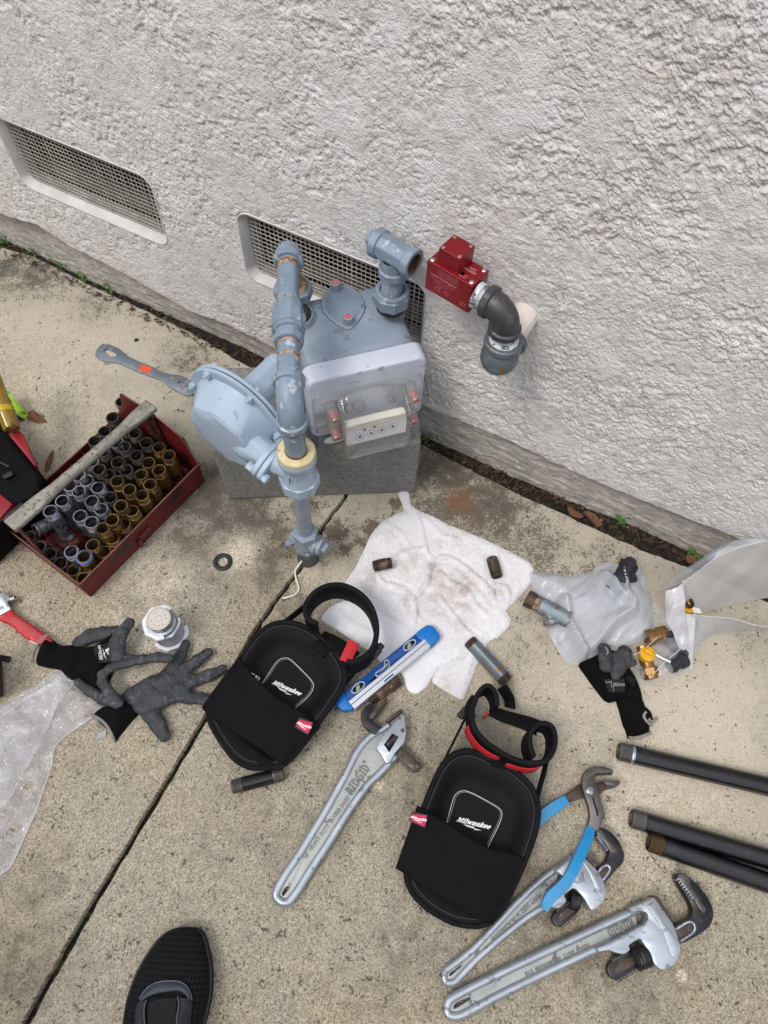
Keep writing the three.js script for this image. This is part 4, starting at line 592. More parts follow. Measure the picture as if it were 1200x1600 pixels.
  const tx2 = canvasTex(256, 256, (g, w, h) => { g.fillStyle = '#85161f'; g.fillRect(0, 0, w, h); g.fillStyle = '#d7a5a5'; g.font = 'bold 34px sans-serif'; g.fillText('Serial #', 90, 70); g.font = 'bold 40px sans-serif'; g.fillText('2270-003270', 14, 118); g.font = '30px sans-serif'; g.fillText('Important', 50, 200); g.fillText('read label', 50, 234); });
  part(t2, 'engraved_top', decal([bp(0.034, y1, -dep / 2 + 0.006), bp(0.010, y1, -dep / 2 + 0.006), bp(0.010, y1, dep / 2 - 0.002), bp(0.034, y1, dep / 2 - 0.002)].map((p) => p), null, 0.0003), mat({ roughness: 0.34, metalness: 0.35, map: tx2 }));
}
// ---------- pipes on the ground ----------
function threadedPipe(name, label, group, A, B, r, m, tm, o = {}) {
  const t = thing(name, label, 'pipe', A.clone().add(B).multiplyScalar(0.5).setY(0), group), d = B.clone().sub(A).normalize(), L = A.distanceTo(B), tl = o.tl ?? 0.022, k = r - 0.0034;
  const one = (P, q) => part(t, 'threaded_end', latheAB(P, P.clone().addScaledVector(q, tl), [[tl * 0.9, k - 0.0003], [0, k], [0.0002, r - 0.0022], [0.0015, r - 0.0012], ...threadProf(0.002, tl - 0.001, r - 0.0003), [tl, r - 0.0008]], 32), tm);
  one(A, d); if (!o.single) one(B, d.clone().negate());
  part(t, 'pipe_wall', latheAB(A.clone().addScaledVector(d, tl - 0.0005), B.clone().addScaledVector(d, o.single ? 0 : 0.0005 - tl), [[0, k], [0, r - 0.001], [0.001, r], [L - tl - (o.single ? 0 : tl), r], [L - tl - (o.single ? 0 : tl) + 0.001, r - 0.001], [L - tl - (o.single ? 0 : tl) + 0.001, k], [0, k]], 32), m);
  if (o.band) part(t, 'bare_band', latheAB(A.clone().addScaledVector(d, tl - 0.001), A.clone().addScaledVector(d, tl + 0.004), [[0, r], [0.001, r + 0.0004], [0.004, r + 0.0004], [0.005, r]], 32), M.galv);
  return t;
}
const ridge = mat({ roughness: 0.45, metalness: 0.6, map: mottle('#6b6967', '#575553', 0.5, 6, 301, '#6a5f55', 0.1) });
const ridgeBrown = mat({ roughness: 0.6, metalness: 0.4, map: mottle('#5a4631', '#453524', 0.5, 6, 302) });
threadedPipe('black_pipe', 'long black iron pipe below the cut glove, uppermost of the three', 'long black pipes at the right edge', at(966, 1173.5, 0.0165), at(1420, 1281, 0.0165), 0.0162, M.blackPipe, ridge, { band: 1 });
threadedPipe('black_pipe', 'long black iron pipe lying close above the brown threaded one', 'long black pipes at the right edge', at(986, 1278, 0.0165), at(1420, 1407.5, 0.0165), 0.0162, M.blackPipe, ridge);
threadedPipe('black_pipe', 'long black iron pipe with brown threads, lowest of the three', 'long black pipes at the right edge', at(1013, 1314.5, 0.0165), at(1420, 1456, 0.0165), 0.0162, M.blackPipe, ridgeBrown);
function nipple(label, a, b, r, y, m, tm, tl = 0.012) { return threadedPipe('pipe_nipple', label, 'loose pipe nipples', at(a[0], a[1], y), at(b[0], b[1], y), r, m, tm, { tl }); }
nipple('short black pipe nipple lying below the left knee pad', [362, 1230], [443, 1209], 0.0122, 0.0122, M.blackPipe, ridge, 0.018);
nipple('rusty brown pipe nipple lying under the blue level', [577, 1094], [624, 1062], 0.0115, 0.0115, mat({ roughness: 0.75, metalness: 0.2, map: mottle('#5c463c', '#44332c', 0.5, 6, 304, '#7a6152', 0.2), bumpMap: grainBump, bumpScale: 0.0008 }), M.brownSteel, 0.016);
nipple('stubby brown pipe nipple on the left side of the towel', [583, 885], [612, 879], 0.0115, 0.025, M.brownSteel, M.brownSteel, 0.011);
nipple('stubby brown pipe nipple on the right side of the towel', [768, 871], [777, 902], 0.0115, 0.025, M.brownSteel, M.brownSteel, 0.011);
nipple('grey galvanised pipe nipple sticking out from under the towel', [733, 1001], [792, 1065], 0.0135, 0.0135, mat({ roughness: 0.4, metalness: 0.35, map: mottle('#59636c', '#6b757d', 0.5, 4, 303, '#7a5a40', 0.2) }), M.brownSteel, 0.012);
{ const c = at(348, 878, 0.003), t = Array.from({ length: 24 }, (_, i) => c.clone().add(V(0.0145 * Math.cos(i * Math.PI / 12), 0, 0.0145 * Math.sin(i * Math.PI / 12)))); const g = tube(t, 0.0045, 72, 8, true); g.translate(0, -0.003, 0); g.scale(1, 0.6, 1); g.translate(0, 0.0032, 0); solo('rubber_gasket', 'black rubber gasket ring lying alone on the concrete', 'gasket', g, M.rubber); }
// ---------- flat meter bar ----------
{
  const z = px(0, 330, 2.79), o = smooth(z(0.004, [[415, 625], [424, 598], [450, 577], [480, 582], [520, 600], [555, 630], [600, 652], [650, 672], [700, 697], [740, 710], [790, 716], [835, 745], [851, 780], [838, 801], [800, 800], [745, 771], [705, 738], [640, 714], [590, 695], [555, 679], [510, 661], [460, 655], [425, 640]]), 4, true, 0.4);
  const t = thing('flat_bar_wrench', 'flat grey steel bar wrench with slotted ends and orange sticker', 'bar wrench', at(225, 575));
  part(t, 'bar', plate(o, 0.0005, 0.0045, 0.001, [z(0.0055, [[446, 606], [466, 595], [511, 617], [504, 634], [478, 635]]), z(0.0055, [[768, 746], [786, 738], [830, 765], [820, 775]])]), mat({ roughness: 0.5, metalness: 0.45, map: mottle('#7f8a92', '#717b83', 0.5, 4, 310, '#98a2a9', 0.12) }));
  part(t, 'orange_sticker', plate(z(0.0058, [[603, 687], [620, 666], [662, 683], [644, 707]]), 0.0043, 0.0048, 0), mat({ roughness: 0.5, map: mottle('#d9452a', '#e0502f', 0.5, 4, 311) }));
}
// ---------- pipe wrenches ----------
function teeth(A, B, n, depth, w, y0, y1, m, t, side) {   // a row of small saw teeth from A to B
  const d = B.clone().sub(A), L = d.length(), u = d.clone().normalize(), s = V(-u.z, 0, u.x).multiplyScalar(-side), out = [];
  for (let i = 0; i < n; i++) { const a = A.clone().addScaledVector(u, L * i / n), b = A.clone().addScaledVector(u, L * (i + 0.62) / n), c = a.clone().lerp(b, 0.5).addScaledVector(s, depth); out.push(plate([a.clone().addScaledVector(s, -0.001), b.clone().addScaledVector(s, -0.001), c], y0, y1, 0)); }
  return part(t, 'teeth', out, m);
}
function rim(pts, y, r) { const c = smooth(pts.map((p) => p.clone().setY(y)), 5, false, 0.4), g = tube(c, r, c.length * 2, 10); const q = [ball(c[0], r), ball(c[c.length - 1], r)]; return [g, ...q]; }
{ // offset wrench
  const z = px(420, 1080, 4.573), t = thing('pipe_wrench', 'offset grey aluminium pipe wrench between the two knee pads', 'pipe wrench', at(540, 1260), 'aluminium pipe wrenches');
  const H = 0.022, body = smooth(z(H, [[40, 1440], [62, 1390], [120, 1290], [200, 1175], [300, 1015], [400, 848], [480, 700], [555, 565], [610, 450], [655, 375], [715, 312], [770, 278], [850, 232]]), 4, false, 0.4).concat(z(H, [[860, 222], [945, 150], [972, 165], [983, 215], [988, 300], [975, 370]]), smooth(z(H, [[955, 410], [905, 480], [850, 545], [790, 605], [720, 672], [640, 775], [560, 893], [480, 1020], [400, 1145], [300, 1295], [225, 1420], [172, 1492], [140, 1521], [92, 1521], [50, 1492]]), 4, false, 0.4));
  const eye = smooth(z(H, [[82, 1472], [78, 1435], [100, 1397], [130, 1376], [158, 1382], [160, 1408], [132, 1450], [108, 1478]]), 5), win = smooth(z(0.03, [[806, 378], [880, 282], [947, 320], [862, 460]]), 1);
  const winB = z(0.03, [[806, 378], [880, 282], [947, 320], [862, 460]]);
  part(t, 'handle', [plate(body, 0.004, 0.016, 0.003, [eye, winB.map((p) => p)])], M.aluDark); void win;
  part(t, 'handle_flange', [rim(z(0.015, [[52, 1440], [70, 1397], [128, 1297], [208, 1180], [308, 1020], [408, 853], [490, 705], [563, 570], [618, 458], [662, 388], [722, 326], [775, 292], [850, 248]]), 0.0135, 0.0072), rim(z(0.015, [[60, 1480], [95, 1508], [135, 1508], [162, 1482], [214, 1412], [290, 1288], [390, 1138], [470, 1012], [550, 885], [630, 768], [710, 664], [780, 597], [840, 535], [895, 472]]), 0.0135, 0.0072), rim(z(0.015, [[60, 1482], [50, 1455], [54, 1436]]), 0.0135, 0.0072)], M.alu);
  const head = z(0.034, [[765, 408], [790, 350], [880, 240], [948, 158], [972, 172], [984, 300], [970, 365], [905, 440], [868, 508], [835, 512], [800, 450]]);
  part(t, 'head', [plate(head, 0.004, 0.032, 0.003, [z(0.032, [[806, 382], [880, 284], [944, 322], [862, 455]])])], M.alu);
  part(t, 'lettering', letters('RIDGID', 0.0155, 0.0012, z(0.0168, [[592, 748]])[0], z(0, [[720, 560]])[0].sub(z(0, [[592, 748]])[0]), z(0, [[540, 710]])[0].sub(z(0, [[592, 748]])[0]), 0.72).rotateX(0), M.letter);
  part(t, 'small_lettering', letters('18" HEAVY DUTY  ELYRIA OHIO USA', 0.0068, 0.0008, z(0.0162, [[262, 1205]])[0], z(0, [[560, 790]])[0].sub(z(0, [[262, 1205]])[0]), z(0, [[230, 1180]])[0].sub(z(0, [[262, 1205]])[0]), 0.86), M.letter);
  const nA = z(0.022, [[850, 395]])[0], nB = z(0.022, [[912, 345]])[0]; part(t, 'adjusting_nut', latheAB(z(0.017, [[822, 365]])[0].lerp(z(0.017, [[850, 420]])[0], 0.5), z(0.017, [[895, 310]])[0].lerp(z(0.017, [[925, 350]])[0], 0.5), [[0, 0], [0, 0.013], ...threadProf(0.003, 0.022, 0.0142, 0.004), [0.025, 0.013], [0.026, 0]], 24), M.darkSteel); void nA; void nB;
  const hook = smooth(z(0.026, [[800, 262], [760, 306], [700, 268], [665, 215], [658, 165], [680, 118], [722, 86], [745, 108]]), 4, false, 0.5).concat(smooth(z(0.026, [[752, 140], [740, 165], [738, 205], [762, 232], [815, 258]]), 3, false));
  part(t, 'hook_jaw', plate(hook, 0.008, 0.026, 0.0025), M.darkSteel);
  part(t, 'jaw_insert', plate(smooth(z(0.029, [[718, 182], [735, 150], [790, 88], [835, 44], [846, 58], [800, 110], [765, 160], [752, 190], [735, 197]]), 3), 0.01, 0.0285, 0.002), M.brownSteel);
  teeth(...z(0.028, [[762, 172], [843, 62]]), 8, 0.0032, 0, 0.012, 0.0275, M.steel, t, -1);
  part(t, 'heel_jaw', plate(z(0.028, [[836, 206], [940, 126], [958, 140], [850, 224]]), 0.008, 0.030, 0.001), M.brownSteel);
  part(t, 'shank', plate(smooth(z(0.018, [[925, 402], [965, 400], [1078, 518], [1085, 552], [1062, 574], [1032, 568], [915, 462], [890, 430]]), 4, true, 0.3), 0.006, 0.019, 0.002), M.brownSteel);
  teeth(...z(0.018, [[1030, 572], [915, 468]]), 8, 0.0045, 0, 0.008, 0.0188, M.steel, t, 1); teeth(...z(0.018, [[970, 402], [1078, 512]]), 8, 0.0045, 0, 0.008, 0.0188, M.steel, t, 1);
  for (const [a, b, r] of [[935, 192, 0.0028], [956, 280, 0.0035]]) { const c = z(0.032, [[a, b]])[0]; part(t, 'rivet', cyl(c.clone().setY(0.03), c.clone().setY(0.0332), r), M.steel); }
}
function straightWrench(label, o) {
  const t = thing('pipe_wrench', label, 'pipe wrench', o.base, 'aluminium pipe wrenches');
  part(t, 'handle', plate(o.body, 0.005, 0.016, 0.003, o.holes), M.aluDark);
  part(t, 'handle_flange', o.rims.map((r) => rim(r, 0.0138, o.rr || 0.0075)), M.alu);
  part(t, 'head', plate(o.head, 0.004, 0.034, 0.0032, [], 2), M.alu);
  if (o.ridge) part(t, 'head_rib', plate(o.ridge, 0.030, 0.0358, 0.0012), M.alu);
  part(t, 'heel_jaw', plate(o.heel, 0.008, 0.033, 0.001), M.brownSteel);
  part(t, 'hook_jaw', plate(o.hook, 0.009, 0.029, 0.003), M.darkSteel);
  part(t, 'jaw_insert', plate(o.insert, 0.012, 0.0318, 0.002), M.steel);
  part(t, 'jaw_slot', [plate(o.slot, 0.012, 0.0298, 0.001)], M.brownSteel); part(t, 'jaw_slot_edge', rim([...o.slotEdge], 0.029, 0.0022), M.galv);
  teeth(...o.teeth, 8, 0.005, 0, 0.013, 0.0322, M.galv, t, o.ts);
  part(t, 'shank', plate(o.rack, 0.008, 0.022, 0.002), M.darkSteel); part(t, 'shank_groove', plate(o.groove, 0.018, 0.0226, 0.0004), M.brownSteel);
  for (const [a, b, s] of o.rackTeeth) teeth(a, b, 7, 0.0042, 0, 0.01, 0.0222, M.steel, t, s);
  part(t, 'adjusting_nut', latheAB(o.nut[0], o.nut[1], [[0, 0], [0, o.nr - 0.002], [0.002, o.nr], ...threadProf(0.004, o.nut[0].distanceTo(o.nut[1]) - 0.004, o.nr, 0.005), [o.nut[0].distanceTo(o.nut[1]) - 0.002, o.nr], [o.nut[0].distanceTo(o.nut[1]), o.nr - 0.002], [o.nut[0].distanceTo(o.nut[1]), 0]], 28), M.darkSteel);
  if (o.pin) part(t, 'rivet', cyl(o.pin.clone().setY(0.032), o.pin.clone().setY(0.0352), 0.0032), M.steel);
  for (const [s, size, O, e1, e2, sx, mm] of o.text) part(t, 'lettering', letters(s, size, 0.0009, O, e1.clone().sub(O).setY(0), e2.clone().sub(O).setY(0), sx), mm || M.letter);
  return t;
}
{ // big wrench at the lower right
  const z = px(880, 1340, 4.615), w = px(600, 1040, 2), H = 0.02;
  straightWrench('largest aluminium pipe wrench, lowest in the picture, with open hook jaw', {
    base: at(900, 1500), rr: 0.0068,
    body: [...smooth(w(H, [[192, 1075], [196, 1045], [225, 1022], [300, 985], [400, 936], [500, 889], [600, 842], [700, 796], [790, 755]]), 3, false, 0.4), ...smooth(w(H, [[800, 860], [740, 872], [690, 886], [640, 905], [570, 938], [500, 971], [420, 1010], [350, 1044], [280, 1082], [240, 1103], [212, 1102]]), 3, false, 0.4)],
    holes: [smooth(w(H, [[211, 1071], [217, 1054], [236, 1040], [262, 1030], [278, 1032], [276, 1048], [256, 1064], [232, 1078], [216, 1082]]), 3)],
    rims: [w(0.018, [[196, 1072], [206, 1046], [240, 1025], [300, 994], [400, 945], [500, 898], [600, 851], [700, 805], [780, 769], [820, 752]]), w(0.018, [[196, 1072], [202, 1092], [222, 1097], [250, 1090], [350, 1036], [420, 1001], [500, 962], [570, 929], [640, 896], [700, 872], [750, 850], [790, 830]])],
    head: [...z(0.034, [[480, 362], [600, 312], [645, 285], [662, 292], [790, 470]]), ...smooth(z(0.034, [[805, 500], [832, 570], [848, 650], [838, 722], [798, 780], [725, 812], [690, 800], [662, 772], [640, 735], [600, 655], [562, 592]]), 3, false, 0.4), ...smooth(z(0.034, [[545, 590], [480, 632], [486, 668], [440, 698], [385, 690], [330, 672], [262, 684]]), 3, false, 0.4), ...smooth(z(0.034, [[235, 655], [330, 612], [430, 560], [530, 508], [588, 474], [612, 432], [598, 398], [545, 388], [500, 400]]), 3, false, 0.4)],
    ridge: smooth(z(0.035, [[600, 350], [640, 325], [655, 335], [735, 480], [770, 520], [820, 600], [828, 690], [790, 722], [770, 690], [745, 600], [715, 520], [655, 420]]), 1),
    heel: z(0.033, [[640, 290], [655, 272], [690, 283], [795, 462], [778, 478]]),
    hook: [...smooth(z(0.03, [[800, 600], [800, 490], [860, 462], [915, 432], [932, 400], [925, 345], [880, 262], [832, 185], [814, 135], [840, 112], [890, 120], [960, 180], [1030, 260], [1078, 345], [1090, 420], [1065, 495], [1000, 548], [910, 600], [850, 622]]), 4, true, 0.4)],
    insert: smooth(z(0.032, [[828, 132], [850, 114], [880, 112], [908, 145], [935, 225], [985, 300], [1028, 362], [1028, 390], [1003, 400], [972, 350], [955, 322], [935, 292], [880, 220]]), 3),
    slot: smooth(z(0.03, [[825, 525], [900, 478], [930, 484], [936, 505], [925, 530], [846, 580]]), 3, true, 0.3), slotEdge: z(0.03, [[815, 515], [880, 474], [915, 462], [945, 480], [950, 515], [930, 545], [855, 598]]),
    teeth: z(0.03, [[935, 292], [818, 140]]), ts: 1,
    rack: smooth(z(0.022, [[505, 672], [380, 722], [335, 758], [318, 800], [338, 860], [385, 885], [440, 860], [545, 790]]), 4, true, 0.35), groove: smooth(z(0.0226, [[510, 705], [400, 765], [372, 800], [378, 832], [400, 836], [540, 755]]), 3, true, 0.3),
    rackTeeth: [[...z(0.022, [[470, 688], [350, 745]]), -1], [...z(0.022, [[395, 885], [540, 800]]), -1]],
    nut: z(0.022, [[498, 690], [622, 742]]).map((p, i) => i ? z(0.022, [[612, 700]])[0] : z(0.022, [[512, 740]])[0]), nr: 0.0165, pin: z(0.035, [[667, 380]])[0],
    text: [['RIDGID', 0.013, z(0.0345, [[522, 440]])[0].setY(0.0168), z(0, [[350, 512]])[0].add(z(0.0345, [[522, 440]])[0]).sub(z(0, [[522, 440]])[0]), z(0, [[545, 490]])[0].add(z(0.0345, [[522, 440]])[0]).sub(z(0, [[522, 440]])[0]), 0.72], ['HEAVY DUTY  ALUMINUM  E18', 0.0075, w(0.0165, [[640, 866]])[0], w(0.0165, [[480, 940]])[0], w(0.0165, [[646, 880]])[0], 0.75]],
  });
}
{ // middle wrench, under the pliers
  const z = px(820, 1180, 5.333), w = px(680, 1330, 4.286), H = 0.018;
  straightWrench('aluminium pipe wrench with blue pliers resting across its head', {
    base: at(830, 1410), rr: 0.0058,
    body: [...smooth(w(H, [[47, 830], [62, 790], [130, 738], [250, 640], [400, 482], [550, 322], [700, 190], [800, 115], [850, 80]]), 3, false, 0.4), ...smooth(w(H, [[780, 350], [700, 402], [600, 470], [450, 590], [300, 722], [200, 825], [145, 880], [110, 893], [72, 885]]), 3, false, 0.4)],
    holes: [smooth(w(H, [[80, 838], [88, 808], [130, 776], [170, 745], [188, 752], [188, 782], [150, 818], [118, 846], [92, 856]]), 3)],
    rims: [w(0.016, [[60, 832], [74, 797], [140, 748], [260, 650], [408, 494], [558, 334], [706, 202], [806, 126], [860, 88], [905, 50]]), w(0.016, [[60, 832], [66, 868], [88, 882], [115, 880], [140, 866], [190, 815], [290, 712], [440, 580], [590, 460], [690, 392], [760, 350]])],
    head: [...z(0.034, [[250, 960], [390, 855], [470, 842], [500, 850], [595, 945]]), ...smooth(z(0.034, [[610, 965], [660, 1050], [683, 1130], [670, 1200], [605, 1278], [555, 1293], [530, 1262], [495, 1195], [425, 1118]]), 3, false, 0.4), ...smooth(z(0.034, [[400, 1112], [335, 1168], [352, 1215], [305, 1268], [260, 1280], [210, 1262], [160, 1270]]), 3, false, 0.4), ...z(0.034, [[240, 1170], [330, 1090], [330, 1020]])],
    ridge: smooth(z(0.035, [[470, 880], [500, 885], [560, 960], [610, 1040], [640, 1120], [650, 1180], [630, 1190], [600, 1130], [570, 1060], [540, 985]]), 1),
    heel: z(0.033, [[488, 832], [512, 815], [597, 902], [590, 935]]),
    hook: smooth(z(0.03, [[600, 655], [640, 602], [720, 638], [790, 718], [832, 815], [825, 890], [770, 955], [668, 1062], [600, 1000], [605, 950], [675, 885], [700, 820], [690, 760], [640, 700]]), 4, true, 0.4),
    insert: smooth(z(0.032, [[600, 655], [615, 618], [640, 625], [690, 695], [768, 790], [765, 812], [740, 818], [705, 790], [660, 720]]), 3),
    slot: smooth(z(0.03, [[618, 990], [660, 938], [690, 932], [698, 955], [680, 985], [640, 1025]]), 3, true, 0.3), slotEdge: z(0.03, [[605, 980], [650, 930], [690, 918], [710, 940], [700, 975], [655, 1035]]),
    teeth: z(0.03, [[690, 790], [600, 668]]), ts: 1,
    rack: smooth(z(0.022, [[390, 1215], [300, 1275], [240, 1325], [226, 1365], [252, 1420], [300, 1432], [350, 1395], [445, 1310]]), 4, true, 0.35), groove: smooth(z(0.0226, [[395, 1245], [310, 1310], [285, 1355], [300, 1380], [320, 1375], [425, 1290]]), 3, true, 0.3),
    rackTeeth: [[...z(0.022, [[370, 1228], [262, 1305]]), -1], [...z(0.022, [[310, 1430], [440, 1315]]), -1]],
    nut: [z(0.022, [[372, 1200]])[0], z(0.022, [[455, 1225]])[0]], nr: 0.0145, pin: z(0.035, [[475, 872]])[0],
    text: [['RIDGID', 0.0115, z(0.0168, [[318, 985]])[0], z(0.0168, [[200, 1090]])[0], z(0.0168, [[345, 1015]])[0], 0.72], ['HEAVY DUTY 14 IN ALUMINUM', 0.0065, w(0.0162, [[700, 275]])[0], w(0.0162, [[440, 520]])[0], w(0.0162, [[712, 290]])[0], 0.8]],
  });
}
// ---------- tongue and groove pliers ----------
{
  const z = px(820, 1180, 5.333), t = thing('pliers', 'tongue and groove pliers with bright blue grips across the middle wrench', 'pliers', at(880, 1330)), blue = mat({ phys: true, roughness: 0.38, map: mottle('#0c7bb0', '#0e85bd', 0.5, 4, 320), clearcoat: 0.2 });
  const h1 = 0.03, low = 0.018;
  part(t, 'arm', plate(smooth(z(low, [[300, 372], [330, 338], [400, 285], [475, 228], [540, 240], [610, 228], [650, 210], [700, 214], [790, 214], [796, 232], [762, 264], [670, 290], [620, 325], [560, 350], [490, 352], [372, 392]]), 3, true, 0.3), 0.006, 0.018, 0.002), M.brownSteel);
  part(t, 'lower_jaw', plate(smooth(z(0.022, [[645, 212], [700, 214], [790, 212], [775, 245], [740, 258], [690, 252]]), 2), 0.004, 0.0225, 0.0015), M.steel);
  part(t, 'grip', [rimRound(z(0.018, [[345, 372], [270, 420], [190, 475], [110, 545], [60, 600], [20, 660], [-30, 740]]), [0.017, 0.017, 0.016, 0.015, 0.013, 0.013, 0.013].map((y) => y), 0.0092)], blue);
  const up = smooth(z(h1, [[520, 598], [540, 520], [530, 430], [500, 340], [478, 260], [480, 185], [510, 130], [570, 92], [640, 90], [705, 108], [738, 128], [733, 150], [690, 148], [650, 152], [590, 156], [585, 190], [612, 290], [642, 390], [664, 470], [670, 515], [640, 560], [605, 636]]), 3, true, 0.35);
  part(t, 'arm', plate(up, 0.018, 0.031, 0.0025, [smooth(z(h1, [[548, 352], [578, 342], [608, 430], [626, 505], [604, 528], [575, 470]]), 2)]), M.steel);
  teeth(...z(0.03, [[735, 150], [592, 156]]), 7, 0.0025, 0, 0.02, 0.0295, M.steel, t, 1);
  const c = z(0.031, [[540, 297]])[0]; part(t, 'pivot_bolt', [cyl(c.clone().setY(0.018), c.clone().setY(0.0335), 0.0078, 0.0068), ball(c.clone().setY(0.0325), 0.0066, 1, 0.35, 1)], M.galv);
  part(t, 'grip', [rimRound(z(0.04, [[562, 610], [530, 690], [480, 790], [430, 890], [385, 980], [335, 1060], [270, 1125], [215, 1180], [185, 1230], [168, 1285]]), [0.027, 0.032, 0.037, 0.041, 0.043, 0.043, 0.042, 0.040, 0.038, 0.036], 0.0088)], blue);
}
function rimRound(pts, ys, r) { const p = pts.map((q, i) => { const v = q.clone(); v.y = ys[i]; return v; }), s = smooth(p, 5, false), wd = (f) => { const i = Math.min(s.length - 2, Math.floor(f * (s.length - 1))), d = s[i + 1].clone().sub(s[i]); return V(-d.z, 0, d.x); }; const g = ribbon(s, wd, (f) => r * 2 * (0.85 + 0.15 * Math.sin(Math.min(1, f * 4) * 1.57)) * (1 - 0.45 * Math.pow(Math.max(0, f - 0.8) / 0.2, 2)), 0.013); return g; }
// ---------- red adjustable wrench ----------
{
  const z = px(0, 920, 8), t = thing('adjustable_wrench', 'red handled adjustable wrench with chrome head at the left edge', 'adjustable wrench', at(30, 975));
  const red = mat({ roughness: 0.45, map: mottle('#b3222a', '#a81e26', 0.5, 4, 330, '#c2434a', 0.06) });
  part(t, 'grip', plate(smooth(z(0.02, [[-30, 345], [60, 295], [135, 262], [230, 335], [340, 412], [470, 495], [575, 575], [640, 640], [600, 720], [500, 700], [350, 640], [220, 540], [110, 440], [-20, 385]]), 3, true, 0.35), 0.003, 0.02, 0.005, [], 3), red);
  part(t, 'grip_panel', plate(smooth(z(0.021, [[120, 370], [200, 355], [330, 440], [470, 540], [440, 580], [330, 520], [200, 440]]), 3), 0.016, 0.0206, 0.001), mat({ roughness: 0.6, map: mottle('#a93c40', '#9d2f35', 0.5, 5, 331) }));
  part(t, 'head', plate(smooth(z(0.022, [[-160, 150], [-90, 40], [0, 20], [110, 75], [95, 160], [130, 255], [60, 298], [-40, 345], [-160, 300]]), 3, true, 0.3), 0.003, 0.022, 0.004), M.chrome);
  part(t, 'worm_screw', latheAB(z(0.012, [[118, 140]])[0], z(0.012, [[225, 100]])[0], [[0, 0], [0, 0.004], ...threadProf(0.002, 0.012, 0.0062, 0.003), [0.0135, 0.003], [0.0135, 0]], 18), M.chrome);
  const tx = canvasTex(128, 64, (g, w, h) => { g.fillStyle = '#c9c9cc'; g.fillRect(0, 0, w, h); g.strokeStyle = '#1e1e20'; g.lineWidth = 5; g.font = 'bold 46px sans-serif'; g.fillStyle = '#1e1e20'; g.fillText('10IN', 6, 50); });
  part(t, 'head_print', decal(z(0.0222, [[-50, 225], [55, 190], [66, 255], [-40, 300]]), null, 0.0004), mat({ roughness: 0.3, metalness: 0.6, map: tx }));
  part(t, 'end_sleeve', plate(z(0.02, [[350, 650], [372, 618], [470, 640], [455, 692]]), 0.002, 0.018, 0.002), M.white);
}
// ---------- torpedo level ----------
{
  const A = at(532, 1107, 0.028), B = at(681, 984, 0.028), ax = B.clone().sub(A).setY(0).normalize(), cr = V(-ax.z, 0, ax.x), L = A.distanceTo(B), O = A.clone().setY(0.0), P = (a, h, c) => O.clone().addScaledVector(ax, a).addScaledVector(cr, c).setY(h + 0.010);
  const t = thing('torpedo_level', 'blue and silver torpedo level resting on the white cloth', 'spirit level', P(L / 2, 0, 0)), blue = mat({ phys: true, roughness: 0.45, specularIntensity: 0.6, map: mottle('#0a4488', '#0b4b95', 0.5, 4, 340) }), tip = mat({ phys: true, roughness: 0.4, specularIntensity: 0.6, color: '#1168b4' }), silver = mat({ roughness: 0.36, metalness: 0.5, color: '#c3c7cf' });
  const q = (a, c) => P(a, 0.03, c), w0 = -0.018, w1 = 0.018;
  const ov = (a, r0, r1) => Array.from({ length: 16 }, (_, i) => q(a + r0 * Math.cos(i * Math.PI / 8), -0.0085 + r1 * Math.sin(i * Math.PI / 8)));
  const bodyPts = [q(0.014, w0), q(L - 0.03, w0), q(L - 0.03, 0.001), q(0.014, 0.001)];
  part(t, 'body', plate(bodyPts, 0.011, 0.031, 0.0015, [ov(0.047, 0.0135, 0.0065), ov(L - 0.058, 0.0135, 0.0065), [q(0.088, -0.004), q(0.088, -0.0015), q(0.112, -0.0015), q(0.118, -0.012), q(0.113, -0.0135), q(0.107, -0.006)]]), blue);
  part(t, 'end_cap', plate(smooth([q(0.0, 0.004), q(-0.002, w0 + 0.006), q(0.008, w0), q(0.02, w0), q(0.02, w1 - 0.003), q(0.008, w1 - 0.006)], 3, true, 0.3), 0.011, 0.033, 0.003), tip);
  part(t, 'end_cap', plate(smooth([q(L - 0.036, w0), q(L - 0.008, w0 + 0.001), q(L, w0 + 0.010), q(L - 0.002, w1 - 0.004), q(L - 0.012, w1), q(L - 0.03, w1), q(L - 0.036, 0)], 3, true, 0.3), 0.011, 0.034, 0.004), tip);
  const bar = (c0, c1, h) => boxAt(P(L / 2 - 0.006, h / 2 + 0.001, (c0 + c1) / 2), [L - 0.048, h, c1 - c0], ax, Y, 0.001);
  part(t, 'rail', [bar(0.0005, 0.0075, 0.0235), bar(0.0085, 0.0175, 0.0225), bar(0.006, 0.010, 0.018)], silver);
  part(t, 'rail_slot', boxAt(P(0.1, 0.0228, 0.014), [0.022, 0.002, 0.003], ax, Y, 0.0005), blue);
  const vialM = mat({ phys: true, color: '#dfe6c8', roughness: 0.1, transmission: 0.6, thickness: 0 });
  for (const [a, d] of [[0.047, cr], [L - 0.058, cr]]) part(t, 'vial', [cyl(P(a, 0.012, -0.0085).addScaledVector(d, -0.006).addScaledVector(ax, 0.004), P(a, 0.012, -0.0085).addScaledVector(d, 0.006).addScaledVector(ax, -0.004), 0.0042)], vialM);
  part(t, 'vial', cyl(P(0.09, 0.016, -0.004), P(0.116, 0.016, -0.009), 0.0032), vialM);
  for (const a of [0.047, L - 0.058]) part(t, 'vial_window', tube([...ov(a, 0.0135, 0.0065)].map((p) => p.setY(0.031)), 0.0011, 48, 6, true), silver);
  part(t, 'vial_window', tube([q(0.086, -0.006), q(0.089, -0.0005), q(0.112, -0.0005), q(0.120, -0.012), q(0.114, -0.0145), q(0.107, -0.007), q(0.09, -0.008)].map((p) => p.setY(0.031)), 0.0011, 60, 6, true), silver);
}
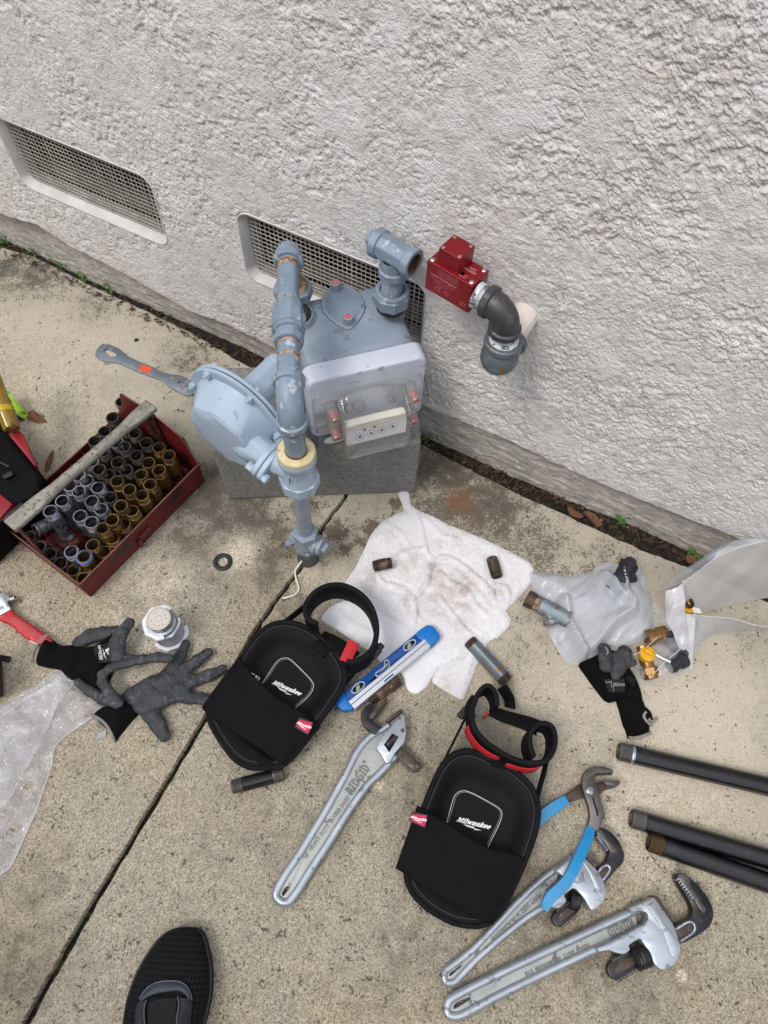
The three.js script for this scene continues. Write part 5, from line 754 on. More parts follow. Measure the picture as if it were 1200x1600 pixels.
// ---------- red tray of pipe nipples ----------
{
  const N = V(-0.557, 0, -0.483), R = V(-0.382, 0, -0.755), ex = R.clone().sub(N).normalize(), ez = V(ex.z, 0, -ex.x); if (ez.x > 0) ez.negate();   // ex to the far end, ez to the left long side
  const L = 0.323, W = 0.246, q = (a, b, h) => N.clone().addScaledVector(ex, a).addScaledVector(ez, b).setY(h);
  const t = thing('nipple_tray', 'red steel carrying tray with grey handle, full of pipe nipples', 'tray', q(L / 2, W / 2, 0));
  const red = mat({ roughness: 0.45, metalness: 0.2, map: mottle('#5e1519', '#68191e', 0.5, 4, 401, '#2c1512', 0.17), bumpMap: grainBump, bumpScale: 0.0005 }), worn = mat({ roughness: 0.6, metalness: 0.2, map: mottle('#4a1f1c', '#3a2420', 0.5, 5, 402, '#7b3a2c', 0.2) }), edge = mat({ roughness: 0.45, metalness: 0.3, map: mottle('#7c3a38', '#8a5a50', 0.5, 6, 403) });
  const wl = (a0, b0, a1, b1, h0, h1, th = 0.0016) => { const A = q(a0, b0, 0.001), B = q(a1, b1, 0.001), n = V(-(B.z - A.z), 0, B.x - A.x).normalize().multiplyScalar(th / 2), s = (p, h, k) => p.clone().addScaledVector(n, k).setY(h); return loft([[s(A, 0.001, -1), s(B, 0.001, -1)], [s(A, h0, -1), s(B, h1, -1)], [s(A, h0, 1), s(B, h1, 1)], [s(A, 0.001, 1), s(B, 0.001, 1)]]); };
  const lipG = (a0, b0, h0, a1, b1, h1) => tube([q(a0, b0, h0), q(a1, b1, h1)], 0.0017, 4, 6);
  part(t, 'tray_floor', boxAt(q(L / 2, W / 2, 0.002), [L, 0.003, W], ex, Y, 0), worn);
  part(t, 'long_side', wl(0, 0, L, 0, 0.062, 0.066), red); part(t, 'long_side', wl(0, W, L, W, 0.03, 0.03), red);
  part(t, 'rolled_edge', [lipG(0, 0, 0.062, L, 0, 0.066), lipG(0, W, 0.03, L, W, 0.03), lipG(0, 0, 0.062, 0, W, 0.05)], edge);
  part(t, 'near_end', wl(0, 0, 0, W, 0.062, 0.05), red);
  { const prof = [[0, 0.066], [0.02, 0.13], [0.04, 0.15], [W * 0.4, 0.165], [W * 0.62, 0.162], [W * 0.74, 0.157], [W * 0.80, 0.11], [W, 0.03]], rows = [-0.0012, 0.0012].map((k) => prof.map(([b, h]) => q(L + k, b, h))), low = [-0.0012, 0.0012].map((k) => prof.map(([b]) => q(L + k, b, 0.001))); part(t, 'far_end', loft([low[0], rows[0], rows[1], low[1]]), red); part(t, 'far_edge', tube(prof.map(([b, h]) => q(L, b, h)), 0.0016, 60, 6), edge); }
  for (let i = 1; i < 9; i++) part(t, 'divider', wl(L * i / 9, 0.002, L * i / 9, W - 0.002, 0.05, 0.026, 0.0014), i < 3 ? red : worn);
  for (const b of [0.082, 0.164]) part(t, 'cross_divider', wl(0.002, b, L - 0.002, b, 0.034, 0.034, 0.0012), worn);
  part(t, 'handle_post', boxAt(q(0.004, W * 0.47, 0.11), [0.003, 0.12, 0.036], ex, Y, 0.0008), worn); part(t, 'handle_post', boxAt(q(L - 0.006, W * 0.42, 0.12), [0.004, 0.10, 0.04], ex, Y, 0.0008), worn);
  const h0 = at(14, 822, 0.172), h1 = at(236, 631, 0.176), hd = h1.clone().sub(h0).normalize(), HL = h0.distanceTo(h1), hn = V(-hd.z, 0, hd.x);
  const sec = (k, w, h) => Array.from({ length: 17 }, (_, i) => { const a = i / 16 * Math.PI * 2, e = 0.55, c = Math.cos(a), s = Math.sin(a); return h0.clone().addScaledVector(hd, k).addScaledVector(hn, Math.sign(c) * Math.pow(Math.abs(c), e) * w).add(V(0, Math.sign(s) * Math.pow(Math.abs(s), e) * h - 0.004, 0)); });
  const rd = (k, r) => Array.from({ length: 17 }, (_, i) => { const a = i / 16 * Math.PI * 2; return h0.clone().addScaledVector(hd, k).addScaledVector(hn, Math.cos(a) * r).add(V(0, Math.sin(a) * r - 0.004, 0)); });
  const z0 = sec(0, 0.0005, 0.0005), z1 = sec(HL, 0.0005, 0.0005);
  part(t, 'handle', loft([z0, sec(0, 0.0155, 0.006), sec(0.004, 0.0162, 0.007), sec(0.060, 0.0155, 0.007), sec(0.08, 0.013, 0.008), rd(0.10, 0.0108), rd(0.15, 0.0106), rd(HL - 0.09, 0.0106), rd(HL - 0.075, 0.0108), sec(HL - 0.055, 0.013, 0.008), sec(HL - 0.035, 0.0155, 0.007), sec(HL - 0.003, 0.0162, 0.007), sec(HL, 0.0155, 0.006), z1]), mat({ roughness: 0.5, metalness: 0.35, map: mottle('#98958b', '#838078', 0.5, 10, 404, '#5c584c', 0.13), bumpMap: grainBump, bumpScale: 0.0006 }));
  part(t, 'catch', [boxAt(q(0.155, -0.004, 0.03), [0.03, 0.014, 0.006], ex, Y, 0.002), boxAt(q(0.135, -0.006, 0.02), [0.008, 0.02, 0.008], ex, Y, 0.002)], red);
  const MB = { brass: mat({ roughness: 0.4, metalness: 0.65, map: mottle('#94793f', '#765a30', 0.5, 5, 410, '#4f3c24', 0.2) }), dark: mat({ roughness: 0.5, metalness: 0.45, map: mottle('#3c3836', '#4a413b', 0.5, 5, 411, '#6a5a4c', 0.2) }), galv: mat({ roughness: 0.38, metalness: 0.7, map: mottle('#9a9ca6', '#868993', 0.5, 6, 412, '#55535a', 0.2) }), blue: mat({ roughness: 0.4, color: '#2b6fc4' }), shaded_bore: mat({ roughness: 0.9, map: mottle('#0e0b09', '#0a0807', 0.5, 6, 413) }) };  // last entry is near-black: shade of the nipple insides put into colour
  const word = { brass: 'brass coloured', dark: 'dark iron', galv: 'silver galvanised', blue: 'blue ringed' }, ord = ['first', 'second', 'third', 'fourth', 'fifth', 'sixth', 'seventh', 'eighth', 'ninth'];
  const proto = {};
  const make = (k) => {
    const g = new THREE.Group(), r = 0.0142, A = V(0, 0, 0), B = V(0, 0.1, 0), m = k === 'blue' ? MB.brass : MB[k];
    const add = (n, geo, mm) => { const qm = shade(new THREE.Mesh(join(geo), mm)); qm.name = n; g.add(qm); };
    add('barrel', latheAB(A, B, [[0.02, r - 0.0034], [0, r - 0.0034], [0, r - 0.001], ...threadProf(0.001, 0.016, r - 0.0002), [0.017, r], [0.0835, r], [0.084, r - 0.0012], [0.086, r - 0.0034], [0.04, r - 0.0034]], 26), m);
    add('threaded_end', latheAB(A, B, [[0.0996, r - 0.0031], [0.1, r - 0.0028], [0.1, r - 0.0014], [0.0992, r - 0.0008], ...threadProf(0.0845, 0.0985, r - 0.0001).reverse().map(([tt, rr]) => [tt, rr]), [0.0842, r - 0.0006]].map((e) => e), 26), m);
    add('shaded_bore', latheAB(A, B, [[0.02, 0.0005], [0.02, r - 0.0031], [0.0994, r - 0.0031], [0.0997, r - 0.003]], 26), MB.shaded_bore);  // inner wall painted with the shade of its depth, whatever the metal
    if (k === 'blue') add('blue_ring', latheAB(V(0, 0.092, 0), V(0, 0.099, 0), [[0, r], [0, r + 0.0008], [0.006, r + 0.0008], [0.007, r - 0.0014]], 26), MB.blue);
    return g;
  };
  const rows = [[[507, 340, 'd'], [548, 368, 'd'], [598, 412, 'd'], [640, 440, 'd'], [698, 472, 'b'], [748, 508, 'b']], [[473, 402, 'd'], [520, 440, 'd'], [563, 467, 'd'], [608, 502, 'd'], [657, 532, 'b'], [703, 565, 'b']], [[437, 455, 'd'], [485, 510, 'g'], [528, 528, 'd'], [572, 560, 'd'], [616, 588, 'b'], [664, 620, 'b']], [[395, 510, 'd'], [430, 552, 'd'], [488, 588, 'd'], [532, 620, 'd'], [581, 650, 'b'], [628, 682, 'b']], [[375, 595, 'g'], [411, 618, 'd'], [447, 645, 'd'], [495, 672, 'b'], [540, 705, 'b'], [592, 735, 'b']], [[330, 640, 'g'], [363, 662, 'g'], [408, 692, 'g'], [459, 732, 'd'], [504, 765, 'b'], [552, 793, 'b']], [[285, 685, 'g'], [327, 718, 'g'], [375, 760, 'g'], [421, 790, 'g'], [468, 825, 'b'], [515, 855, 'b']], [[210, 803, 'g'], [257, 748, 'g'], [332, 808, 'g'], [377, 843, 'g'], [424, 875, 'b'], [473, 907, 'b']], [[122, 903, 'd'], [165, 942, 'd'], [207, 975, 'd'], [250, 1010, 'd'], [297, 960, 'g'], [347, 990, 'r'], [391, 938, 'b'], [433, 968, 'b'], [391, 1028, 'b'], [305, 1045, 'b'], [348, 1075, 'b']]];
  const kinds = { b: 'brass', d: 'dark', g: 'galv', r: 'blue' }, rnd = mulberry(5);
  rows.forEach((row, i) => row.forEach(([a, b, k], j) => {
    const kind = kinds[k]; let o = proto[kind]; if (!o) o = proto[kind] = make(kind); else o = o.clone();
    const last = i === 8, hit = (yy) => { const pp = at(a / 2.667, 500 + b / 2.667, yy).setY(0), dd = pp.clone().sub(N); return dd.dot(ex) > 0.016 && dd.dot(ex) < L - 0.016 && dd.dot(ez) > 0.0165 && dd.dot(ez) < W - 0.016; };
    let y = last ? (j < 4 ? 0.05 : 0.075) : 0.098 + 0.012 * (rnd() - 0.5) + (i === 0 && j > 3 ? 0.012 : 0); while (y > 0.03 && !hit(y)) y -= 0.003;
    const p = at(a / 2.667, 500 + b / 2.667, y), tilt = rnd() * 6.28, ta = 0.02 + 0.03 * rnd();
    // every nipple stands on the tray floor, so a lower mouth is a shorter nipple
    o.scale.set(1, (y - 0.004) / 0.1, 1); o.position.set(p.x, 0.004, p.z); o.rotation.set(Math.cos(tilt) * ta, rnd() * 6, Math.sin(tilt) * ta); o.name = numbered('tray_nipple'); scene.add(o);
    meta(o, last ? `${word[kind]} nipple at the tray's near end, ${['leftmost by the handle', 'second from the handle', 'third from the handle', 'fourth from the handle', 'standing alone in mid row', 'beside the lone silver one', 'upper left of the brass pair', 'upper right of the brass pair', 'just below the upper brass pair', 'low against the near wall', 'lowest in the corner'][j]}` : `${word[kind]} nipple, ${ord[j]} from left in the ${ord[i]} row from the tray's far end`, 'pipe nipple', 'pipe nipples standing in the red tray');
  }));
  const o = proto.galv.clone(); o.rotation.set(1.1, 0, 0.6); o.position.copy(at(84, 815, 0.02)); o.scale.set(0.95, 0.4, 0.95); o.name = numbered('tray_nipple'); scene.add(o); meta(o, 'short silver pipe nipple lying on its side in the empty tray cell', 'pipe nipple', 'pipe nipples standing in the red tray');
}
// ---------- black tool case, yellow cylinder, green scrap at the left edge ----------
{
  const z = px(0, 600, 6.155), t = thing('tool_case', 'black tool case with red trim at the left edge', 'tool case', at(0, 740));
  const bl = mat({ phys: true, specularIntensity: 0.2, roughness: 0.7, map: mottle('#09090b', '#0d0e10', 0.5, 5, 420), bumpMap: grainBump, bumpScale: 0.0004 }), rd = mat({ roughness: 0.45, map: mottle('#8c1220', '#7c0f1b', 0.5, 4, 421) });
  part(t, 'case_body', plate(smooth(z(0.10, [[-500, 60], [-120, 220], [0, 400], [70, 468], [200, 620], [330, 775], [392, 880], [388, 1000], [310, 1085], [140, 1170], [0, 1310], [-300, 1560], [-700, 1200]]), 3, true, 0.3), 0.002, 0.10, 0.012, [], 4), bl);
  part(t, 'red_trim', plate(smooth(z(0.108, [[80, 480], [188, 442], [250, 555], [300, 670], [342, 765], [328, 785], [250, 690], [150, 570]]), 3, true, 0.25), 0.09, 0.108, 0.004), rd);
  part(t, 'red_corner', plate(z(0.105, [[-300, 900], [0, 1052], [122, 1150], [60, 1225], [0, 1290], [-300, 1400]]), 0.09, 0.105, 0.004), rd);
  part(t, 'latch', boxAt(z(0.105, [[80, 880]])[0], [0.02, 0.008, 0.012], V(0.8, 0, -0.6), Y, 0.003), M.black);
  part(t, 'bead_chain', Array.from({ length: 9 }, (_, i) => ball(z(0.104, [[-60 + i * 17, 720 + i * 9]])[0], 0.0011, 1, 1, 1, 6)), M.galv);
  part(t, 'lower_edge', plate(z(0.106, [[60, 1240], [200, 1130], [225, 1150], [40, 1310], [10, 1310]]), 0.092, 0.106, 0.003), M.black);
  const yA = at(-12, 590, 0.15), yB = at(19, 671, 0.125), yd = yB.clone().sub(yA), yl = yd.length(), ym = mat({ phys: true, roughness: 0.25, metalness: 0.2, map: mottle('#7d6320', '#927522', 0.5, 4, 422, '#4c3a12', 0.15), clearcoat: 0.5 });
  const t2 = thing('gas_cylinder', 'yellow brown glossy cylinder leaning on the black tool case', 'cylinder', yB.clone().setY(0.1));
  part(t2, 'barrel', latheAB(yA, yB, [[-0.03, 0.001], [-0.028, 0.016], [0, 0.0165], [yl * 0.45, 0.0165], [yl * 0.47, 0.0175], [yl * 0.52, 0.0175], [yl * 0.54, 0.0165], [yl - 0.004, 0.0162], [yl, 0.0145], [yl, 0.001]], 30), ym);
  part(t2, 'yellow_band', latheAB(yA.clone().lerp(yB, 0.6), yA.clone().lerp(yB, 0.7), [[0, 0.0165], [0.001, 0.0178], [yl * 0.1, 0.0178], [yl * 0.1 + 0.001, 0.0165]], 30), mat({ roughness: 0.4, color: '#b39a1c' }));
  const gm = mat({ roughness: 0.6, map: mottle('#7fae1e', '#94c42a', 0.5, 4, 423, '#5f8a1c', 0.2) }), g = (l, hh) => { const P = smooth(l.map(([a, b], i) => at(a / 6.155, 600 + b / 6.155, hh[i])), 3), c = P.reduce((s, p) => s.add(p), V()).multiplyScalar(1 / P.length).add(V(0, 0.006, 0)); const r = [1, 0.66, 0.3, 0.02].map((f) => P.map((p, i) => c.clone().lerp(p, f).add(V(0, 0.003 * Math.sin(i * 1.3) * f, 0)))); r.forEach((w) => w.push(w[0])); return loft(r); };
  const t3 = thing('green_scrap', 'crumpled lime green scrap behind the yellow cylinder', 'scrap', at(35, 630));
  part(t3, 'fold', g([[40, 120], [62, 60], [130, 150], [190, 215], [130, 250], [70, 190]], [0.03, 0.05, 0.03, 0.02, 0.02, 0.03]), gm); part(t3, 'fold', g([[75, 180], [130, 250], [190, 215], [240, 260], [280, 330], [200, 320], [100, 250]], [0.03, 0.03, 0.025, 0.02, 0.008, 0.01, 0.02]), gm);
  part(t3, 'fold', g([[48, 100], [64, 50], [110, 105], [160, 165], [205, 220], [250, 275], [170, 270], [90, 200]], [0.035, 0.045, 0.045, 0.04, 0.035, 0.02, 0.03, 0.03]), gm);
  part(t3, 'dark_underside', g([[110, 260], [140, 265], [205, 320], [230, 345], [150, 345]], [0.006, 0.006, 0.006, 0.005, 0.005]), mat({ roughness: 0.8, color: '#1c2233' }));
  const t4 = thing('dark_box', 'dark brown box cut off by the left edge below the red wrench', 'box', at(-50, 1065));
  part(t4, 'box_body', boxAt(at(-50, 1062, 0.045), [0.09, 0.07, 0.07], V(0.9, 0, -0.3).normalize(), Y, 0.004), mat({ roughness: 0.7, map: mottle('#2a211c', '#1d1714', 0.5, 5, 424) }));
  part(t4, 'frayed_strap', ribbon([at(-15, 1030, 0.03), at(2, 1028, 0.012), at(16, 1031, 0.003)], V(0.2, 0.3, 1), 0.012, 0.003), M.black);
}
// ---------- knee pads ----------
const neo = mat({ phys: true, specularIntensity: 0.3, roughness: 0.8, map: mottle('#08080b', '#0c0d11', 0.5, 5, 430), bumpMap: weave, bumpScale: 0.0004, sheen: 0.05, sheenColor: new THREE.Color('#5a5c6e'), sheenRoughness: 0.6 });
const bind = mat({ phys: true, specularIntensity: 0.35, roughness: 0.75, map: mottle('#0d0e11', '#131418', 0.5, 8, 431), bumpMap: weave, bumpScale: 0.0008 }), webM = mat({ phys: true, specularIntensity: 0.3, roughness: 0.8, map: mottle('#09090b', '#0f0f12', 0.5, 10, 432), bumpMap: weave, bumpScale: 0.001 }), redF = mat({ roughness: 0.7, map: mottle('#b3151f', '#c01a24', 0.5, 5, 433), bumpMap: weave, bumpScale: 0.0004 });
function script(g, text, size, x, y) { g.save(); g.translate(x, y); g.transform(1, -0.08, -0.32, 1, 0, 0); g.font = `bold italic ${size}px serif`; g.textAlign = 'center'; g.lineWidth = size * 0.05; g.fillText(text, 0, 0); g.strokeStyle = g.fillStyle; g.strokeText(text, 0, 0); g.restore(); g.beginPath(); g.moveTo(x - size * 1.6, y + size * 0.28); g.lineTo(x + size * 0.5, y + size * 0.2); g.lineTo(x + size * 0.2, y + size * 0.42); g.lineTo(x + size * 1.7, y + size * 0.34); g.lineTo(x + size * 0.3, y + size * 0.68); g.lineTo(x + size * 0.5, y + size * 0.46); g.lineTo(x - size * 0.9, y + size * 0.5); g.closePath(); g.fill(); }
function kneePad(label, z, o) {
  const t = thing('knee_pad', label, 'knee pad', o.base, 'black knee pads');
  const RH = (i, n) => o.rimY ? o.rimY(i / n) : 0.05;
  const n0 = o.outline.length, raw = o.outline.map((p, i) => z(RH(i, n0), [p])[0]), rim_ = smooth(raw, 6, true, 0.5), c = rim_.reduce((s, p) => s.add(p), V()).multiplyScalar(1 / rim_.length);
  const C0 = z(0.028, [o.logo])[0], ex = z(0.028, [o.logoTo])[0].sub(C0).setY(0).normalize(), ey = V(ex.z, 0, -ex.x), span = 0.3, loc = (p) => [p.clone().sub(C0).dot(ex), p.clone().sub(C0).dot(ey)];
  const uvf = (p) => { const [a, b] = loc(p); return [a / span + 0.5, b / span + 0.5]; };
  const row = (f, y, mix = 1) => { const r = rim_.map((p) => { const q = c.clone().lerp(p, f); q.y = lerp(y, p.y + (y - 0.05), mix); return q; }); r.push(r[0].clone()); return r; };
  const tex = canvasTex(1024, 1024, (g) => {
    g.fillStyle = '#0a0a0e'; g.fillRect(0, 0, 1024, 1024); for (let i = 0; i < 9000; i++) { g.fillStyle = hash(i, 1, 6) > 0.5 ? 'rgba(26,27,36,0.35)' : 'rgba(4,4,6,0.4)'; g.fillRect(hash(i, 2, 6) * 1024, hash(i, 3, 6) * 1024, 3, 3); }
    const cv = (p) => { const [a, b] = loc(z(0.028, [p])[0]); return [(a / span + 0.5) * 1024, (0.5 - b / span) * 1024]; };
    const path = smooth(o.arch.map((p) => { const [a, b] = cv(p); return V(a, b, 0); }), 6, false, 0.4);
    const cxm = path.reduce((s, p) => s.add(p), V()).multiplyScalar(1 / path.length);
    for (const [k, w, col] of [[1, 3.2, '#c9c9cc'], [0.93, 2.2, '#9a9aa0']]) { g.strokeStyle = col; g.lineWidth = w; g.beginPath(); path.forEach((p, i) => { const q = cxm.clone().lerp(p, k); i ? g.lineTo(q.x, q.y) : g.moveTo(q.x, q.y); }); g.stroke(); }
    g.fillStyle = '#e6e6e6'; script(g, 'Milwaukee', 34, 512, 516);
    g.font = 'bold 40px sans-serif'; g.textAlign = 'left'; g.fillText('GEL', 512 + o.gel[0], 512 + o.gel[1]);
  });
  const bowlM = mat({ phys: true, specularIntensity: 0.35, roughness: 0.7, map: tex, bumpMap: weave, bumpScale: 0.0003, sheen: 0.05, sheenColor: new THREE.Color('#5a5c6e'), sheenRoughness: 0.6 });
  part(t, 'padded_bowl', loft([row(1, 0.05), row(0.96, 0.053), row(0.90, 0.052), row(0.83, 0.049, 0.9), row(0.75, 0.040, 0.6), row(0.66, 0.031, 0.2), row(0.57, 0.028, 0), row(0.4, 0.0285, 0), row(0.2, 0.029, 0), row(0.001, 0.029, 0)], false, uvf), bowlM);
  part(t, 'outer_shell', loft([row(1, 0.05), row(1.015, 0.042), row(1.0, 0.026, 0.5), row(0.9, 0.008, 0), row(0.8, 0.001, 0)]), neo);
  part(t, 'binding', tube(raw, 0.0048, 160, 8, true), bind);
  part(t, 'stitching', tube(rim_.filter((_, i) => i % 4 === 0).map((p) => c.clone().lerp(p, 0.93).setY(p.y + 0.0035)), 0.0009, 160, 5, true), mat({ roughness: 0.7, color: '#2c2d36' }));
  // pocket band
  const hb = (u) => 0.055 + 0.008 * Math.pow(Math.max(0, Math.sin(Math.PI * clamp(u))), 0.5), U = smooth(o.bandU.map((p, i) => z(hb(i / (o.bandU.length - 1)), [p])[0]), 6, false), Lw = smooth(o.bandL.map((p, i) => z(hb(i / (o.bandL.length - 1)) - 0.014, [p])[0]), 6, false), nb = 40, pick = (A, f) => A[Math.min(A.length - 1, Math.round(f * (A.length - 1)))];
  const br = (v, dy) => Array.from({ length: nb + 1 }, (_, i) => { const u = i / nb, p = pick(U, u).clone().lerp(pick(Lw, u), v); p.y += dy * 1 + 0.005 * Math.sin(Math.PI * v) + 0.0025 * (fbm(u * 4 + 3, v * 4, 440, 3) - 0.5) * Math.sin(Math.PI * v); return p; });
  part(t, 'pocket_band', loft([br(0.01, -0.006), br(0, -0.003), br(0.004, 0.0005), br(0.045, 0.0015), br(0.055, 0.0002), br(0.2, 0), br(0.35, 0), br(0.5, 0), br(0.65, 0), br(0.8, 0), br(0.945, 0.0002), br(0.955, 0.0015), br(0.996, 0.0005), br(1, -0.003), br(0.99, -0.006)]), neo);
  const side = (A, B) => { const r = []; for (let i = 0; i <= 12; i++) { const p = A.clone().lerp(B, i / 12); r.push([p.clone().add(V(0, 0.001, 0)), c.clone().lerp(p, 0.985).setY(p.y * 0.5), c.clone().lerp(p, 0.93).setY(0.003)]); } return loft(r); };
  part(t, 'band_side', [side(U[0], Lw[0]), side(U[U.length - 1], Lw[Lw.length - 1])], neo);
  const lt = canvasTex(256, 160, (g, w, h) => { g.fillStyle = '#15151a'; g.fillRect(0, 0, w, h); g.fillStyle = '#b5173f'; g.beginPath(); g.moveTo(18, 30); g.lineTo(w - 20, 8); g.lineTo(w - 6, h - 40); g.lineTo(w - 40, h - 12); g.lineTo(20, h - 24); g.closePath(); g.fill(); g.fillStyle = '#eadfe4'; script(g, 'Milwaukee', 46, 128, 88); });
  part(t, 'red_label', decal(o.label.map((p) => z(o.labelY || 0.057, [p])[0]), null, 0.0016), mat({ roughness: 0.6, map: lt }));
  // strap loop and its arms
  for (const s of o.straps) { const P = smooth(s.pts.map((p, i) => z(s.y[Math.min(i, s.y.length - 1)], [p])[0]), 5, false), dirv = s.dir || Y; part(t, s.name, ribbon(P, dirv, s.w, s.t || 0.004), { neo, redF, webM, bind }[s.m]); if (s.bind) part(t, 'strap_binding', tube(P.filter((_, i) => i % 2 === 0).map((p) => p.clone().addScaledVector(Y, s.w / 2 - 0.001)), s.bind, 140, 8), bind); }
  if (o.tab) part(t, 'webbing_tab', plate(z(0.0575, o.tab), 0.048, 0.0572, 0.001), webM);
  for (const b of o.buckles || []) part(t, 'buckle', boxAt(z(0.05, [b])[0], [0.022, 0.012, 0.012], V(0.6, 0.2, -0.75).normalize(), V(0.1, 1, 0.3).normalize().addScaledVector(V(0.6, 0.2, -0.75).normalize(), -V(0.1, 1, 0.3).normalize().dot(V(0.6, 0.2, -0.75).normalize())).normalize(), 0.003), M.black);
  return t;
}
kneePad('black knee pad in the middle of the picture with red label at left', px(610, 1040, 3.81), {
  base: at(730, 1300),
  outline: [[205, 830], [240, 740], [280, 650], [325, 575], [380, 528], [450, 508], [520, 522], [600, 562], [700, 604], [785, 664], [843, 730], [872, 800], [880, 870], [870, 960], [840, 1060], [800, 1165], [740, 1300], [670, 1440], [600, 1520], [530, 1548], [450, 1545], [370, 1528], [250, 1465], [160, 1388], [112, 1315], [95, 1245], [100, 1150], [140, 1000], [175, 905]],
  rimY: (f) => 0.05 - 0.022 * sstep(0.52, 0.66, f) * (1 - sstep(0.8, 0.95, f)), logo: [490, 945], logoTo: [560, 968], gel: [-200, 120],
  arch: [[335, 940], [358, 850], [380, 780], [408, 752], [445, 745], [500, 765], [570, 803], [635, 840], [662, 870], [660, 910], [640, 960], [610, 1020], [580, 1080]],
  bandU: [[160, 830], [200, 855], [330, 930], [450, 1010], [580, 1080], [700, 1112], [805, 1142]], bandL: [[30, 1205], [100, 1250], [220, 1330], [340, 1405], [450, 1468], [545, 1525], [612, 1545]],
  label: [[130, 868], [222, 890], [206, 968], [108, 925]], labelY: 0.064, tab: [[600, 545], [692, 582], [688, 625], [594, 590]],
  straps: [
    { name: 'strap_loop', pts: [[618, 262], [612, 200], [582, 152], [545, 152], [506, 198], [480, 265], [472, 330], [494, 405], [555, 475], [635, 532], [720, 575], [810, 596], [880, 592], [928, 555], [952, 500], [955, 430], [933, 380], [890, 365], [848, 378], [815, 420], [808, 480], [832, 560]], y: [0.072], w: 0.06, t: 0.007, m: 'neo', bind: 0.0045 },
    { name: 'red_backing', pts: [[452, 372], [470, 425], [520, 490], [590, 540], [640, 560]], y: [0.058], w: 0.042, t: 0.003, m: 'redF' }, { name: 'red_backing', pts: [[680, 595], [760, 620], [830, 626], [872, 615]], y: [0.056], w: 0.042, t: 0.003, m: 'redF' }, { name: 'red_backing', pts: [[555, 310], [580, 290]], y: [0.06], w: 0.03, t: 0.003, m: 'redF' },
    { name: 'elastic_strap', pts: [[590, 262], [660, 296], [740, 322], [815, 345], [880, 372]], y: [0.062, 0.06, 0.06, 0.066, 0.08], w: 0.026, t: 0.0025, m: 'webM', dir: V(0.25, 0.35, 1) },
    { name: 'strap_end', pts: [[662, 125], [690, 165], [708, 205], [712, 250]], y: [0.03, 0.026, 0.022, 0.03], w: 0.020, t: 0.003, m: 'webM', dir: V(1, 0, 0.45) },
    { name: 'side_arm', pts: [[305, 600], [350, 505], [405, 395], [448, 305], [478, 215]], y: [0.04, 0.045, 0.05, 0.055, 0.06], w: 0.022, t: 0.004, m: 'webM' }, { name: 'side_arm', pts: [[930, 560], [912, 640], [885, 740], [862, 830]], y: [0.05, 0.045, 0.04, 0.04], w: 0.03, t: 0.004, m: 'webM' }, { name: 'upper_tab', pts: [[440, 285], [462, 225], [490, 185]], y: [0.05], w: 0.02, t: 0.006, m: 'bind' }],
  buckles: [[432, 282]],
});
kneePad('black knee pad left of the offset wrench with red label at right', px(310, 900, 4.138), {
  base: at(420, 1090),
  outline: [[250, 590], [285, 520], [335, 440], [405, 358], [480, 312], [560, 298], [640, 310], [740, 354], [830, 432], [900, 515], [938, 590], [950, 655], [925, 730], [870, 820], [790, 930], [700, 1060], [600, 1180], [520, 1235], [420, 1240], [330, 1236], [240, 1188], [160, 1092], [92, 980], [66, 905], [90, 830], [150, 720]],
  rimY: (f) => 0.05 - 0.022 * sstep(0.55, 0.68, f) * (1 - sstep(0.86, 0.98, f)), logo: [565, 730], logoTo: [625, 762], gel: [-235, 40],
  arch: [[412, 695], [455, 630], [500, 563], [535, 535], [575, 530], [610, 552], [665, 605], [720, 662], [744, 700], [735, 745], [700, 790], [660, 825], [628, 852]],
  bandU: [[265, 520], [300, 575], [350, 635], [420, 705], [520, 790], [620, 852], [710, 905], [790, 962]], bandL: [[20, 850], [70, 905], [200, 990], [300, 1058], [400, 1122], [480, 1175], [530, 1212], [562, 1218]],
  label: [[655, 912], [745, 950], [710, 1030], [620, 978]], labelY: 0.066, tab: [[775, 408], [858, 470], [810, 520], [730, 448]],
  straps: [
    { name: 'strap_loop', pts: [[772, 345], [722, 318], [700, 268], [715, 200], [775, 135], [860, 100], [950, 105], [1040, 150], [1105, 220], [1142, 310], [1150, 400], [1130, 490], [1075, 555], [1000, 590], [960, 580]], y: [0.07], w: 0.064, t: 0.008, m: 'neo', bind: 0.005 },
    { name: 'red_backing', pts: [[1090, 185], [1140, 260], [1162, 340]], y: [0.066], w: 0.036, t: 0.002, m: 'redF' },
    { name: 'elastic_strap', pts: [[790, 395], [870, 430], [950, 480], [1010, 530]], y: [0.045, 0.05, 0.05, 0.05], w: 0.030, t: 0.003, m: 'webM', dir: V(-0.5, 0.3, 1) },
    { name: 'red_strip', pts: [[1008, 425], [982, 480], [948, 555]], y: [0.060, 0.060, 0.058], w: 0.0215, t: 0.0025, m: 'redF', dir: V(1, 0, 0.6) },
    { name: 'side_arm', pts: [[560, 300], [630, 245], [715, 175]], y: [0.045], w: 0.024, t: 0.004, m: 'webM' }, { name: 'side_arm', pts: [[945, 700], [1010, 620], [1090, 530], [1165, 452]], y: [0.03, 0.035, 0.04, 0.045], w: 0.02, t: 0.004, m: 'webM' },
    { name: 'lower_web', pts: [[270, 1060], [340, 1120], [420, 1190], [500, 1235]], y: [0.03, 0.035, 0.035, 0.03], w: 0.016, t: 0.003, m: 'webM', dir: V(-0.6, 0.2, 1) }],
  buckles: [[1165, 470], [1150, 500]],
});
